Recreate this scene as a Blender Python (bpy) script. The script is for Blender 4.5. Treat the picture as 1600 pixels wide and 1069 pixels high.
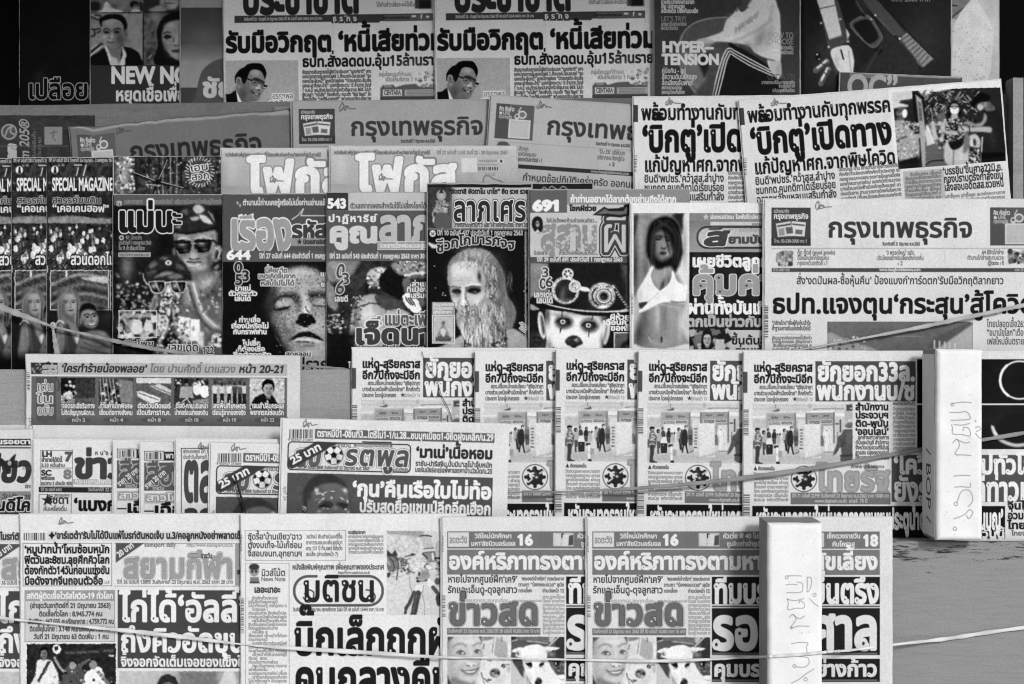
import bpy, math, random
import numpy as np
from mathutils import Matrix, Vector
C = bpy.context.scene
for o in list(bpy.data.objects):
 bpy.data.objects.remove(o)
# ------------------------------------------------------------------ camera, sky, sun, exposure
S = 0.00083                      # metres per photo pixel on the rearmost row of the rack
DIST = 1600 / 0.72               # camera distance in photo pixels (50 mm lens on 36 mm film)
LIFT = 0                         # extra depth of the lower rows
LEAN = math.radians(14)          # the rack leans back
RIG = Matrix.Translation((0, 0, 1.25)) @ Matrix.Rotation(-LEAN, 4, 'X')
cam = bpy.data.cameras.new('camera')
cam.lens = 50
cam.sensor_width = 36
cam.clip_end = 200
cam.clip_start = 0.05
cam_ob = bpy.data.objects.new('camera', cam)
C.collection.objects.link(cam_ob)
cam_ob.matrix_world = RIG @ Matrix.Translation((0, -DIST * S, 0)) @ Matrix.Rotation(math.pi / 2, 4, 'X')
C.camera = cam_ob
SUN_EL, SUN_AZ = math.radians(38), math.radians(28)      # azimuth measured from straight behind the camera towards its right
world = bpy.data.worlds.new('World')
C.world = world
world.use_nodes = True
wn = world.node_tree
sky = wn.nodes.new('ShaderNodeTexSky')
sky.sky_type = 'NISHITA'
sky.sun_disc = False
sky.sun_elevation = SUN_EL
sky.sun_rotation = math.pi - SUN_AZ
bw = wn.nodes.new('ShaderNodeRGBToBW')                    # black and white film
wn.links.new(sky.outputs[0], bw.inputs[0])
wn.links.new(bw.outputs[0], wn.nodes['Background'].inputs[0])
wn.nodes['Background'].inputs[1].default_value = 0.12
sun = bpy.data.lights.new('sun', 'SUN')
sun.energy = 1.9
sun.angle = math.radians(11)
sun.color = (1, 1, 1)
sun_ob = bpy.data.objects.new('sun', sun)
C.collection.objects.link(sun_ob)
sd = Vector((math.sin(SUN_AZ) * math.cos(SUN_EL), -math.cos(SUN_AZ) * math.cos(SUN_EL), math.sin(SUN_EL)))
sun_ob.rotation_euler = sd.to_track_quat('Z', 'Y').to_euler()
sun_ob.location = sd * 6
C.view_settings.view_transform = 'Standard'
C.view_settings.look = 'None'
C.view_settings.gamma = 1
C.cycles.filter_width = 1.1
C.view_settings.exposure = 0.2
# ------------------------------------------------------------------ helpers
def lin(t):
 t = np.clip(np.asarray(t, dtype=np.float32) / 255.0, 0, 1)
 return np.where(t <= 0.04045, t / 12.92, ((t + 0.055) / 1.055) ** 2.4)
def rack(x, y, d):
 """photo pixel (x, y) at d pixels in front of the rearmost row -> rack coordinates in metres"""
 k = (DIST - d) / DIST
 return Vector(((x - 800) * S * k, -d * S, (534.5 - y) * S * k))
def tag(o, label, cat, group=None, kind=None):
 o['label'] = label
 o['category'] = cat
 if group: o['group'] = group
 if kind: o['kind'] = kind
 return o
def link(o, parent=None):
 C.collection.objects.link(o)
 if parent is not None: o.parent = parent
 return o
def copy_tree(o, parent=None):
 c = o.copy()
 C.collection.objects.link(c)
 if parent is not None:
  c.parent = parent
 for ch in [q for q in bpy.data.objects if q.parent == o and q != c]:
  copy_tree(ch, c)
 return c
def print_mat(name, rough, spec, grain, bump, coat=0.0):
 m = bpy.data.materials.new(name)
 m.use_nodes = True
 nt = m.node_tree
 b = nt.nodes['Principled BSDF']
 a = nt.nodes.new('ShaderNodeAttribute'); a.attribute_name = 'tone'
 tc = nt.nodes.new('ShaderNodeTexCoord')
 n1 = nt.nodes.new('ShaderNodeTexNoise'); n1.inputs['Scale'].default_value = 480; n1.inputs['Detail'].default_value = 2
 n2 = nt.nodes.new('ShaderNodeTexNoise'); n2.inputs['Scale'].default_value = 22; n2.inputs['Detail'].default_value = 4
 nt.links.new(tc.outputs['Object'], n1.inputs['Vector'])
 nt.links.new(tc.outputs['Object'], n2.inputs['Vector'])
 r1 = nt.nodes.new('ShaderNodeMapRange'); r1.inputs['From Min'].default_value = .25; r1.inputs['From Max'].default_value = .75
 r1.inputs['To Min'].default_value = 1 - grain; r1.inputs['To Max'].default_value = 1 + grain
 r2 = nt.nodes.new('ShaderNodeMapRange'); r2.inputs['From Min'].default_value = .3; r2.inputs['From Max'].default_value = .7
 r2.inputs['To Min'].default_value = .925; r2.inputs['To Max'].default_value = 1.05
 nt.links.new(n1.outputs['Fac'], r1.inputs['Value']); nt.links.new(n2.outputs['Fac'], r2.inputs['Value'])
 mu = nt.nodes.new('ShaderNodeMath'); mu.operation = 'MULTIPLY'
 nt.links.new(r1.outputs[0], mu.inputs[0]); nt.links.new(r2.outputs[0], mu.inputs[1])
 vm = nt.nodes.new('ShaderNodeVectorMath'); vm.operation = 'SCALE'
 nt.links.new(a.outputs['Color'], vm.inputs[0]); nt.links.new(mu.outputs[0], vm.inputs['Scale'])
 nt.links.new(vm.outputs[0], b.inputs['Base Color'])
 b.inputs['Roughness'].default_value = rough
 b.inputs['Specular IOR Level'].default_value = spec
 if bump:
  bp = nt.nodes.new('ShaderNodeBump'); bp.inputs['Strength'].default_value = bump; bp.inputs['Distance'].default_value = .002
  n3 = nt.nodes.new('ShaderNodeTexNoise'); n3.inputs['Scale'].default_value = 40; n3.inputs['Detail'].default_value = 5
  nt.links.new(tc.outputs['Object'], n3.inputs['Vector'])
  nt.links.new(n3.outputs['Fac'], bp.inputs['Height']); nt.links.new(bp.outputs[0], b.inputs['Normal'])
 return m
NEWS = print_mat('newsprint', .95, .02, .105, .22)
GLOSS = print_mat('coated_cover', .5, .05, .10, .06)
def grey_mesh(name, verts, faces, tone, mat, parent=None, smooth=False):
 me = bpy.data.meshes.new(name)
 me.from_pydata([tuple(v) for v in verts], [], faces)
 at = me.color_attributes.new('tone', 'FLOAT_COLOR', 'POINT')
 t = np.ones((len(verts), 4), np.float32)
 t[:, :3] = lin(np.broadcast_to(np.asarray(tone, np.float32), (len(verts),)))[:, None]
 at.data.foreach_set('color', t.ravel())
 if smooth: me.polygons.foreach_set('use_smooth', [True] * len(me.polygons))
 me.materials.append(mat)
 me.update()
 o = bpy.data.objects.new(name, me)
 return link(o, parent)
# ------------------------------------------------------------------ type: each glyph of the built-in face as a distance field
EM = 72
PAD = 14
GL = {}
ADV = {}
UP = set('ิีึืัํ็')
TONE = set('่้๊๋์')
LOW = set('ุู')
TALL = set('ปฝฟ')
def _outline(s):
 """closed outlines of a string set in the built-in face, as lists of points in em"""
 cu = bpy.data.curves.new('g', 'FONT'); cu.body = s; cu.size = 1
 ob = bpy.data.objects.new('g', cu); C.collection.objects.link(ob)
 dg = bpy.context.evaluated_depsgraph_get(); dg.update()
 ev = ob.evaluated_get(dg); cv = ev.to_curve(dg)
 loops = []
 for sp in cv.splines:
  B = sp.bezier_points; P = []
  n = len(B)
  for i in range(n):
   p0, p1, p2, p3 = [np.array(q[:2]) for q in (B[i].co, B[i].handle_right, B[(i + 1) % n].handle_left, B[(i + 1) % n].co)]
   straight = abs(np.cross(p1 - p0, p3 - p0)) + abs(np.cross(p2 - p0, p3 - p0)) < 1e-6
   for t in ([0] if straight else [j / 6 for j in range(6)]):
    P.append((1 - t) ** 3 * p0 + 3 * (1 - t) ** 2 * t * p1 + 3 * (1 - t) * t * t * p2 + t ** 3 * p3)
  if len(P) > 2: loops.append(np.array(P))
 ev.to_curve_clear()
 bpy.data.objects.remove(ob); bpy.data.curves.remove(cu)
 return loops
def _xmax(L): return max(float(q[:, 0].max()) for q in L)
_BAR = _xmax(_outline('|'))
def glyph(c, serif=False):
 key = c + ('+' if serif and c in LOOPS else '')
 if key in GL: return GL[key]
 loops = _outline(c) if c != ' ' else []
 ADV[c] = _xmax(_outline(c + '|')) - _BAR
 if not loops:
  GL[key] = None
  return None
 allp = np.vstack(loops) * EM
 x0 = math.floor(allp[:, 0].min()) - PAD; y0 = math.floor(allp[:, 1].min()) - PAD
 w = math.ceil(allp[:, 0].max()) + PAD - x0 + 1; h = math.ceil(allp[:, 1].max()) + PAD - y0 + 1
 gx, gy = np.meshgrid(np.arange(w) + x0 + .013, np.arange(h) + y0 + .017)
 wind = np.zeros((h, w), np.int32); dist = np.full((h, w), 99.)
 for lp in loops:
  p = lp * EM
  for i in range(len(p)):
   A, B = p[i - 1], p[i]; d = B - A; L = max(d @ d, 1e-9)
   tt = np.clip(((gx - A[0]) * d[0] + (gy - A[1]) * d[1]) / L, 0, 1)
   dist = np.minimum(dist, np.hypot(gx - A[0] - tt * d[0], gy - A[1] - tt * d[1]))
   if A[1] != B[1]:
    cr = ((A[1] <= gy) != (B[1] <= gy)) & (gx < (B[0] - A[0]) * (gy - A[1]) / (B[1] - A[1]) + A[0])
    wind += np.where(cr, 1 if B[1] > A[1] else -1, 0)
 sdf = np.where(wind != 0, dist, -dist).astype(np.float32) / EM         # em units, positive inside
 if c == '1':                                   # a flag on the plain stroke
  a0, a1 = allp[:, 0].min() / EM + .03, allp[:, 1].max() / EM - .03
  qx, qy = gx / EM, gy / EM
  t = np.clip(((qx - a0) * -.15 + (qy - a1) * -.12) / (.15 ** 2 + .12 ** 2), 0, 1)
  sdf = np.maximum(sdf, (.03 - np.hypot(qx - a0 + .15 * t, qy - a1 + .12 * t)).astype(np.float32))
 if key != c:
  for (lx, ly) in LOOPS[c]:
   r = np.hypot(gx / EM - lx, gy / EM - ly)
   sdf = np.maximum(sdf, (.06 - r).astype(np.float32))
  HOLES[c] = LOOPS[c]
 GL[key] = (sdf, x0, y0)
 return GL[key]
# centres of the head loops of a looped Thai face, in em
LOOPS = {'ข': [(.11, .49)], 'ค': [(.24, .25)], 'ฆ': [(.11, .49)], 'ง': [(.29, .49)], 'จ': [(.12, .27)], 'ฉ': [(.13, .27)], 'ช': [(.12, .49)], 'ซ': [(.12, .49)],
   'ญ': [(.14, .07)], 'ณ': [(.14, .07)], 'ด': [(.21, .10)], 'ต': [(.21, .10)], 'ถ': [(.14, .07)], 'ท': [(.10, .49)], 'ธ': [(.10, .10)], 'น': [(.11, .49), (.40, .08)],
   'บ': [(.11, .49)], 'ป': [(.11, .49)], 'ผ': [(.20, .48)], 'ฝ': [(.20, .48)], 'พ': [(.08, .49)], 'ฟ': [(.08, .49)], 'ภ': [(.09, .07)], 'ม': [(.11, .49), (.14, .07)],
   'ย': [(.13, .49)], 'ร': [(.08, .07)], 'ล': [(.22, .09)], 'ว': [(.08, .07)], 'ศ': [(.25, .25)], 'ษ': [(.11, .49)], 'ส': [(.22, .09)], 'ห': [(.11, .49)],
   'อ': [(.13, .27)], 'ฮ': [(.13, .27)], 'ฤ': [(.14, .07)], 'เ': [(.15, .07)], 'แ': [(.15, .07), (.43, .07)], 'โ': [(.17, .07)], 'ใ': [(.16, .07)], 'ไ': [(.16, .07)]}
HOLES = {}
def layout(s, track=0.0):
 """[(char, x, dy, dx)] in em"""
 out = []; x = 0; prev = base = ''
 for i, c in enumerate(s):
  glyph(c)
  dx = dy = 0
  if c in UP or c in TONE:
   if base in TALL: dx = -.10
   if c in TONE and (prev in UP or (i + 1 < len(s) and s[i + 1] == 'ำ')): dy = .235 if prev in UP else .20
   elif c in TONE: dy = .03
  out.append((c, x + dx, dy))
  if not (c in UP or c in TONE or c in LOW):
   base = c
   x += ADV[c] + track
  prev = c
 return out, x
def vnoise(shape, cell, seed, octaves=3):
 r = np.random.RandomState(seed); h, w = shape; out = np.zeros(shape, np.float32); amp = 1.; tot = 0
 for o in range(octaves):
  c = max(cell / 2 ** o, 1.0)
  gh, gw = int(h / c) + 3, int(w / c) + 3
  g = r.rand(gh, gw).astype(np.float32)
  yy = np.arange(h) / c; xx = np.arange(w) / c
  iy = yy.astype(int); ix = xx.astype(int); fy = (yy - iy)[:, None]; fx = (xx - ix)[None]
  fy = fy * fy * (3 - 2 * fy); fx = fx * fx * (3 - 2 * fx)
  a = g[iy][:, ix]; b = g[iy][:, ix + 1]; c_ = g[iy + 1][:, ix]; d = g[iy + 1][:, ix + 1]
  out += amp * ((a * (1 - fx) + b * fx) * (1 - fy) + (c_ * (1 - fx) + d * fx) * fy)
  tot += amp; amp *= .5
 return out / tot
def smooth_pts(pts, n=7, closed=True):
 P = [np.array(p, float) for p in pts]; out = []; N = len(P)
 rng = range(N) if closed else range(N - 1)
 for i in rng:
  if closed: a, b, c, d = P[i - 1], P[i], P[(i + 1) % N], P[(i + 2) % N]
  else: a, b, c, d = P[max(i - 1, 0)], P[i], P[i + 1], P[min(i + 2, N - 1)]
  for k in range(n):
   t = k / n
   out.append(.5 * (2 * b + (c - a) * t + (2 * a - 5 * b + 4 * c - d) * t * t + (3 * b - a - 3 * c + d) * t ** 3))
 if not closed: out.append(P[-1])
 return out
FILL = ("สัญญาณอันตรายหนี้เสียท่วมประเทศ แบงก์ชาติ เคาะออกมาตรการอุ้มลูกหนี้เฟส สั่งแบงก์ ปิดงบดุล ลูกหนี้รายย่อย บัตรเครดิต "
  "สินเชื่อบุคคล เช่าซื้อรถ บ้าน แบงก์กระดานรายใหม่ ดีเดย์ กรกฎาคม ภัทร ประเมินหนี้ครัวเรือน ทะลุ ไม่น่ากังวลเท่า หนี้เสีย ที่จะเพิ่มขึ้น "
  "สดร. ปลื้มคนไทยสนใจชม สุริยุปราคา บางส่วนเหนือฟ้าเมืองไทย คึกคักทั่วประเทศ โดยผู้ปกครอง เจ้าหน้าที่คัดกรองผู้โดยสาร ก่อนเดินทาง "
  "ผ่านจุดตรวจ วัดอุณหภูมิ ตามมาตรการป้องกันโรค ").split(' ')
class Page:
 """a sheet of printed paper: a raster of ink tones in photo pixels, turned into a dense mesh that carries them as a point colour"""
 def __init__(s, x, y, w, h, tone, rot=0.0, hprint=None, rho=1.5, seed=1):
  s.x, s.y, s.w, s.h, s.rot, s.rho, s.seed = x, y, w, h, math.radians(rot), rho, seed
  s.hp = min(hprint or h, h)
  s.nu = int(round(w * rho)) + 1; s.nv = int(round(s.hp * rho)) + 1
  s.us = np.linspace(0, w, s.nu); s.vs = np.linspace(0, s.hp, s.nv)
  s.U, s.V = np.meshgrid(s.us, s.vs)
  s.T = np.full((s.nv, s.nu), float(tone), np.float32); s.base = tone
  s.parts = []
  s.clip = None
 # --- coordinates
 def L(s, x, y):
  c, n = math.cos(s.rot), math.sin(s.rot); dx, dy = x - s.x, y - s.y
  return dx * c + dy * n, -dx * n + dy * c
 def LP(s, pts): return [s.L(*p) for p in pts]
 def win(s, u0, v0, u1, v1):
  r = s.rho
  i0 = max(0, int(math.floor(u0 * r))); i1 = min(s.nu, int(math.ceil(u1 * r)) + 1)
  j0 = max(0, int(math.floor(v0 * r))); j1 = min(s.nv, int(math.ceil(v1 * r)) + 1)
  return (slice(j0, j1), slice(i0, i1)) if i1 > i0 and j1 > j0 else None
 def put(s, w, m, tone, mode='mix'):
  if s.clip is not None:
   m = m * s.clip[w]
  if mode == 'mix': s.T[w] = s.T[w] * (1 - m) + tone * m
  elif mode == 'mul': s.T[w] = s.T[w] * (1 - m + tone * m)
  elif mode == 'add': s.T[w] = s.T[w] + tone * m
 def clip_rect(s, x0, y0, x1, y1):
  u0, v0 = s.L(x0, y0); u1, v1 = u0 + x1 - x0, v0 + y1 - y0
  s.clip = ((s.U >= u0) & (s.U <= u1) & (s.V >= v0) & (s.V <= v1)).astype(np.float32)
 def noclip(s): s.clip = None
 # --- primitives
 def rect(s, x0, y0, x1, y1, tone, soft=.5, op=1.0, mode='mix'):
  u0, v0 = s.L(x0, y0); u1, v1 = u0 + x1 - x0, v0 + y1 - y0
  w = s.win(u0 - soft - 1, v0 - soft - 1, u1 + soft + 1, v1 + soft + 1)
  if w is None: return
  d = np.minimum(np.minimum(s.U[w] - u0, u1 - s.U[w]), np.minimum(s.V[w] - v0, v1 - s.V[w]))
  s.put(w, np.clip(d / soft * .5 + .5, 0, 1) * op, tone, mode)
 def frame(s, x0, y0, x1, y1, t, tone):
  s.rect(x0, y0, x1, y0 + t, tone); s.rect(x0, y1 - t, x1, y1, tone); s.rect(x0, y0, x0 + t, y1, tone); s.rect(x1 - t, y0, x1, y1, tone)
 def rrect(s, x0, y0, x1, y1, r, t, tone, fill=None):
  u0, v0 = s.L(x0, y0); u1, v1 = u0 + x1 - x0, v0 + y1 - y0
  w = s.win(u0 - 3, v0 - 3, u1 + 3, v1 + 3)
  if w is None: return
  qx = np.abs(s.U[w] - (u0 + u1) / 2) - (u1 - u0) / 2 + r; qy = np.abs(s.V[w] - (v0 + v1) / 2) - (v1 - v0) / 2 + r
  d = np.hypot(np.maximum(qx, 0), np.maximum(qy, 0)) + np.minimum(np.maximum(qx, qy), 0) - r
  if fill is not None: s.put(w, np.clip(.5 - d, 0, 1), fill)
  if t: s.put(w, np.clip(.5 + t / 2 - np.abs(d + t / 2), 0, 1), tone)
 def grad(s, x0, y0, x1, y1, t0, t1, axis='v', op=1.0):
  u0, v0 = s.L(x0, y0); u1, v1 = u0 + x1 - x0, v0 + y1 - y0
  w = s.win(u0, v0, u1, v1)
  if w is None: return
  f = (s.V[w] - v0) / (v1 - v0) if axis == 'v' else (s.U[w] - u0) / (u1 - u0)
  s.put(w, np.full_like(s.T[w], op), t0 + (t1 - t0) * np.clip(f, 0, 1))
 def ell(s, x, y, rx, ry, tone, soft=.8, rot=0, op=1.0, mode='mix'):
  u, v = s.L(x, y); R = max(rx, ry) + soft + 2
  w = s.win(u - R, v - R, u + R, v + R)
  if w is None: return
  a = math.radians(rot); c, n = math.cos(a), math.sin(a)
  du, dv = s.U[w] - u, s.V[w] - v
  p, q = (du * c + dv * n) / rx, (-du * n + dv * c) / ry
  r = np.sqrt(p * p + q * q) + 1e-6
  g = np.sqrt((p / rx) ** 2 + (q / ry) ** 2) / r + 1e-6
  d = (1 - r) / g
  s.put(w, np.clip(d / soft * .5 + .5, 0, 1) * op, tone, mode)
 def glow(s, x, y, rx, ry, tone, op=1.0, rot=0, mode='mix', p=2.0):
  u, v = s.L(x, y); R = max(rx, ry) * 2.2
  w = s.win(u - R, v - R, u + R, v + R)
  if w is None: return
  a = math.radians(rot); c, n = math.cos(a), math.sin(a)
  du, dv = s.U[w] - u, s.V[w] - v
  r2 = ((du * c + dv * n) / rx) ** 2 + ((-du * n + dv * c) / ry) ** 2
  s.put(w, np.exp(-r2 ** (p / 2) * 1.2) * op, tone, mode)
 def _seg(s, w, P, closed):
  U, V = s.U[w], s.V[w]; D = np.full(U.shape, 1e9); n = len(P)
  for i in range(n if closed else n - 1):
   (ax, ay), (bx, by) = P[i], P[(i + 1) % n]
   dx, dy = bx - ax, by - ay; L = dx * dx + dy * dy + 1e-9
   t = np.clip(((U - ax) * dx + (V - ay) * dy) / L, 0, 1)
   D = np.minimum(D, (U - ax - t * dx) ** 2 + (V - ay - t * dy) ** 2)
  return np.sqrt(D)
 def poly(s, pts, tone, soft=.8, smooth=False, op=1.0, mode='mix'):
  if smooth: pts = smooth_pts(pts, 6)
  P = s.LP(pts); xs = [p[0] for p in P]; ys = [p[1] for p in P]
  w = s.win(min(xs) - soft - 1, min(ys) - soft - 1, max(xs) + soft + 1, max(ys) + soft + 1)
  if w is None: return
  U, V = s.U[w], s.V[w]; ins = np.zeros(U.shape, bool)
  for i in range(len(P)):
   (ax, ay), (bx, by) = P[i - 1], P[i]
   if ay == by: continue
   ins ^= ((ay > V) != (by > V)) & (U < (bx - ax) * (V - ay) / (by - ay) + ax)
  d = s._seg(w, P, True)
  d = np.where(ins, d, -d)
  s.put(w, np.clip(d / soft * .5 + .5, 0, 1) * op, tone, mode)
 def line(s, pts, width, tone, soft=.8, smooth=False, op=1.0, closed=False, mode='mix'):
  if smooth: pts = smooth_pts(pts, 6, closed)
  P = s.LP(pts); xs = [p[0] for p in P]; ys = [p[1] for p in P]; g = width + soft + 1
  w = s.win(min(xs) - g, min(ys) - g, max(xs) + g, max(ys) + g)
  if w is None: return
  d = width / 2 - s._seg(w, P, closed)
  s.put(w, np.clip(d / soft * .5 + .5, 0, 1) * op, tone, mode)
 def noise(s, x0, y0, x1, y1, amp, cell, seed=0, octv=3, mode='add', bias=0.0):
  u0, v0 = s.L(x0, y0); u1, v1 = u0 + x1 - x0, v0 + y1 - y0
  w = s.win(u0, v0, u1, v1)
  if w is None: return
  n = (vnoise(s.T[w].shape, cell * s.rho, seed, octv) - .5) * 2 + bias
  s.put(w, np.ones_like(n), n * amp, mode)
 def speck(s, x0, y0, x1, y1, n, r, tones, seed=0, aspect=1.0, soft=1.0, op=1.0):
  R = random.Random(seed)
  for _ in range(n):
   q = R.uniform(.5, 1.2) * r
   s.ell(R.uniform(x0, x1), R.uniform(y0, y1), q, q * aspect * R.uniform(.6, 1.4), R.choice(tones) + R.uniform(-12, 12), soft, R.uniform(0, 180), op)
 def photo(s, x0, y0, x1, y1, warp=1.1, cell=7, tex=10, fine=9, blur=.6, contrast=1.0, mid=110, seed=0):
  """turn what is drawn in a box into a printed photograph: irregular contours, mottled tones, soft focus, grain"""
  u0, v0 = s.L(x0, y0); w = s.win(u0, v0, u0 + x1 - x0, v0 + y1 - y0)
  if w is None: return
  A = s.T[w].copy(); H, Wd = A.shape
  nx = (vnoise((H, Wd), cell, 100 + seed, 3) - .5) * 4 * warp * s.rho; ny = (vnoise((H, Wd), cell, 200 + seed, 3) - .5) * 4 * warp * s.rho
  jj, ii = np.meshgrid(np.arange(H), np.arange(Wd), indexing='ij')
  a = np.clip(ii + nx, 0, Wd - 1.01); b = np.clip(jj + ny, 0, H - 1.01); xi = a.astype(int); yi = b.astype(int); fa = a - xi; fb = b - yi
  x2 = np.minimum(xi + 1, Wd - 1); y2 = np.minimum(yi + 1, H - 1)
  B = (A[yi, xi] * (1 - fa) + A[yi, x2] * fa) * (1 - fb) + (A[y2, xi] * (1 - fa) + A[y2, x2] * fa) * fb
  r = int(round(blur * s.rho * 2))
  for _ in range(r):
   Bp = np.pad(B, 1, 'edge'); B = (Bp[1:-1, :-2] + Bp[1:-1, 2:] + Bp[:-2, 1:-1] + Bp[2:, 1:-1] + 2 * Bp[1:-1, 1:-1]) / 6
  amp = .35 + .65 * np.clip(B / 128, 0, 1) * np.clip((260 - B) / 110, 0, 1)
  B = mid + (B - mid) * contrast + ((vnoise((H, Wd), cell * 1.6, 300 + seed, 4) - .5) * 4 * tex + (np.random.RandomState(seed + 5).rand(H, Wd) - .5) * 2 * fine) * amp
  s.T[w] = np.clip(B, 4, 244)
 # --- type
 def text(s, txt, x, y, h, tone, x1=None, bold=0.0, out=(), shear=0.0, track=0.0, arc=None, rot=0.0, op=1.0, hole=None, align='l', wob=0):
  serif = hole is not None
  """baseline starts at (x, y); h = consonant height in px; x1 = right end (fits the width); bold and out grow in em"""
  u0, v0 = s.L(x, y)
  size = h / .56
  lay, wid = layout(txt, track)
  sx = size if x1 is None else ((x1 - x) / max(wid, 1e-3))
  if align == 'c': u0 -= wid * sx / 2
  if align == 'r': u0 -= wid * sx
  ca, sa = math.cos(math.radians(rot)), math.sin(math.radians(rot))
  R = random.Random(len(txt))
  for grow, tn in list(out) + [(bold, tone)]:
   for (c, gx, dy) in lay:
    g = glyph(c, serif)
    if g is None: continue
    sdf, X0, Y0 = g
    gr = grow * (.62 if (c in TONE or c in UP) and grow == bold else 1)
    H, W = sdf.shape
    cu, cv = u0 + gx * sx, v0
    if arc is not None:
     f = (gx * sx) / max(wid * sx, 1); cv = v0 - arc * 4 * f * (1 - f)
    if wob: cv += math.sin(gx * 9.1 + len(txt)) * wob
    ex0, ex1 = X0 / EM * sx, (X0 + W) / EM * sx
    ey0, ey1 = (Y0 / EM + dy) * size, ((Y0 + H) / EM + dy) * size
    if rot == 0:
     w = s.win(cu + ex0 + min(0, shear * ey0) - 1, cv - ey1 - 1, cu + ex1 + max(0, shear * ey1) + 1, cv - ey0 + 1)
    else:
     # rotated about the start of the line
     bx, by = u0 + (cu - u0) * ca, v0 + (cu - u0) * sa
     Rr = max(abs(ex0), abs(ex1), abs(ey0), abs(ey1)) * 1.5
     w = s.win(bx - Rr, by - Rr, bx + Rr, by + Rr)
    if w is None: continue
    if rot == 0: a, b = s.U[w] - cu, cv - s.V[w]
    else:
     da, db = s.U[w] - bx, s.V[w] - by
     a, b = da * ca + db * sa, -(-da * sa + db * ca)
    a = a - shear * b
    ga = a / sx * EM - X0; gb = (b / size - dy) * EM - Y0
    ok = (ga >= 0) & (ga < W - 1.001) & (gb >= 0) & (gb < H - 1.001)
    ia = np.clip(ga, 0, W - 1.01); ib = np.clip(gb, 0, H - 1.01)
    xi = ia.astype(int); yi = ib.astype(int); fa = ia - xi; fb = ib - yi
    d = (sdf[yi, xi] * (1 - fa) + sdf[yi, xi + 1] * fa) * (1 - fb) + (sdf[yi + 1, xi] * (1 - fa) + sdf[yi + 1, xi + 1] * fa) * fb
    pxs = (sx + size) / 2
    m = np.clip((d + gr) * pxs / 1.0 + .5, 0, 1) * ok
    s.put(w, m * op, tn)
    if c in HOLES and hole and tn is tone:
     for lx, ly in HOLES[c]:
      rr = np.hypot(ga + X0 - lx * EM, gb + Y0 - ly * EM) / EM
      s.put(w, np.clip((hole[0] - rr) * pxs + .5, 0, 1) * op, hole[1])
  return wid * sx
 def para(s, x0, y0, x1, y1, lh, h, tone, seed=0, indent=True, bold=.02, rag=0, op=.9, lines=None):
  """justified body text"""
  R = random.Random(seed * 7 + 3); y = y0 + lh * .8; i = 0
  while y <= max(y1, y0 + lh * .8):
   n = max(4, int((x1 - x0) / h / .66)); t = ''
   while len(t) < n: t += R.choice(FILL) + (' ' if R.random() < .45 else '')
   t = t[:n]
   while t and (t[0] in UP or t[0] in TONE or t[0] in LOW): t = t[1:]
   a = x0 + (h * 2 if indent and i == 0 else 0)
   s.text(t, a, y, h, tone, x1=x1 - (R.uniform(0, rag) if rag else 0), bold=bold, op=op)
   y += lh; i += 1
 def bars(s, x0, y0, x1, y1, tone=30, horiz=False, seed=0, bg=None, digits=True):
  R = random.Random(seed)
  if bg is not None: s.rect(x0 - 2, y0 - 2, x1 + 2, y1 + 2, bg)
  p, e = (y0, y1) if horiz else (x0, x1)
  while p < e:
   q = R.choice((.8, 1.1, 1.7, 2.3))
   if horiz: s.rect(x0, p, x1, min(p + q, e), tone, .4)
   else: s.rect(p, y0, min(p + q, e), y1, tone, .4)
   p += q + R.choice((.8, 1.2, 1.9))
 def pen(s, x, y, k=1.0, tone=45, ang=0):
  """the seller's scribble"""
  P = [(0, 5), (2, -1), (5, -5), (7, -2), (4, 4), (1, 6), (6, 5), (9, -1), (12, -1), (13, 3), (9, 6), (8, 2), (13, 0), (17, 3), (19, 2), (28, 2.5)]
  J = random.Random(int(x * 7 + y)); k *= J.uniform(.8, 1.05)
  P = [(a + J.uniform(-1.6, 1.6), b + J.uniform(-1.3, 1.3)) for a, b in P]
  s.line([(x + a * k, y + b * k) for a, b in P], 1.0, tone, .9, True)
  s.line([(x + 5 * k, y - 8 * k), (x + 7 * k, y - 6 * k)], .9, tone, .9)
 # --- regions that become parts of their own
 def part(s, name, x0, y0, x1, y1, label=None):
  u0, v0 = s.L(x0, y0); u1, v1 = u0 + x1 - x0, v0 + y1 - y0
  s.parts.append((name, u0, v0, u1, v1, label))
 # --- mesh
 def build(s, name, d, label, cat, group, mat, thick=5.0, edge=2.2, wave=.9, curl=0.0, soft_edge=True, leaves=2, shape=None, torn=None, yaw=0.0):
  d = d + LIFT
  k = (DIST - d) / DIST * S
  root = bpy.data.objects.new(name, None)
  root.empty_display_size = .02
  link(root)
  root.matrix_world = RIG @ Matrix.Translation(rack(s.x, s.y, d)) @ Matrix.Rotation(s.rot, 4, 'Y') @ Matrix.Rotation(math.radians(yaw), 4, 'Z')
  tag(root, label, cat, group)
  R = random.Random(s.seed * 13 + 5)
  # extra coarse rows below the printed area
  vs = list(s.vs)
  if s.h > s.hp + 1:
   extra = np.linspace(s.hp, s.h, max(3, int((s.h - s.hp) / 14)))[1:]
   vs = np.concatenate([s.vs, extra]); T = np.vstack([s.T, np.full((len(extra), s.nu), s.base, np.float32)])
  else:
   vs = s.vs; T = s.T
  nv, nu = T.shape
  U, V = np.meshgrid(s.us, vs)
  ph = [R.uniform(0, 6.28) for _ in range(4)]
  Z = wave * (.6 * np.sin(U / s.w * 4.2 + ph[0] + V / s.h * 1.3) + .5 * np.sin(V / s.h * 5.1 + ph[1]) + .25 * np.sin(U / s.w * 9.3 + ph[2]) * np.sin(V / s.h * 6 + ph[3]))
  Z = Z - wave * 1.4
  if curl: Z = Z - curl * (1 - np.clip(V / 60, 0, 1)) ** 2
  e = np.minimum(np.minimum(U, s.w - U), np.minimum(V, s.h - V))
  e = np.clip(e / edge, 0, 1)
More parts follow.
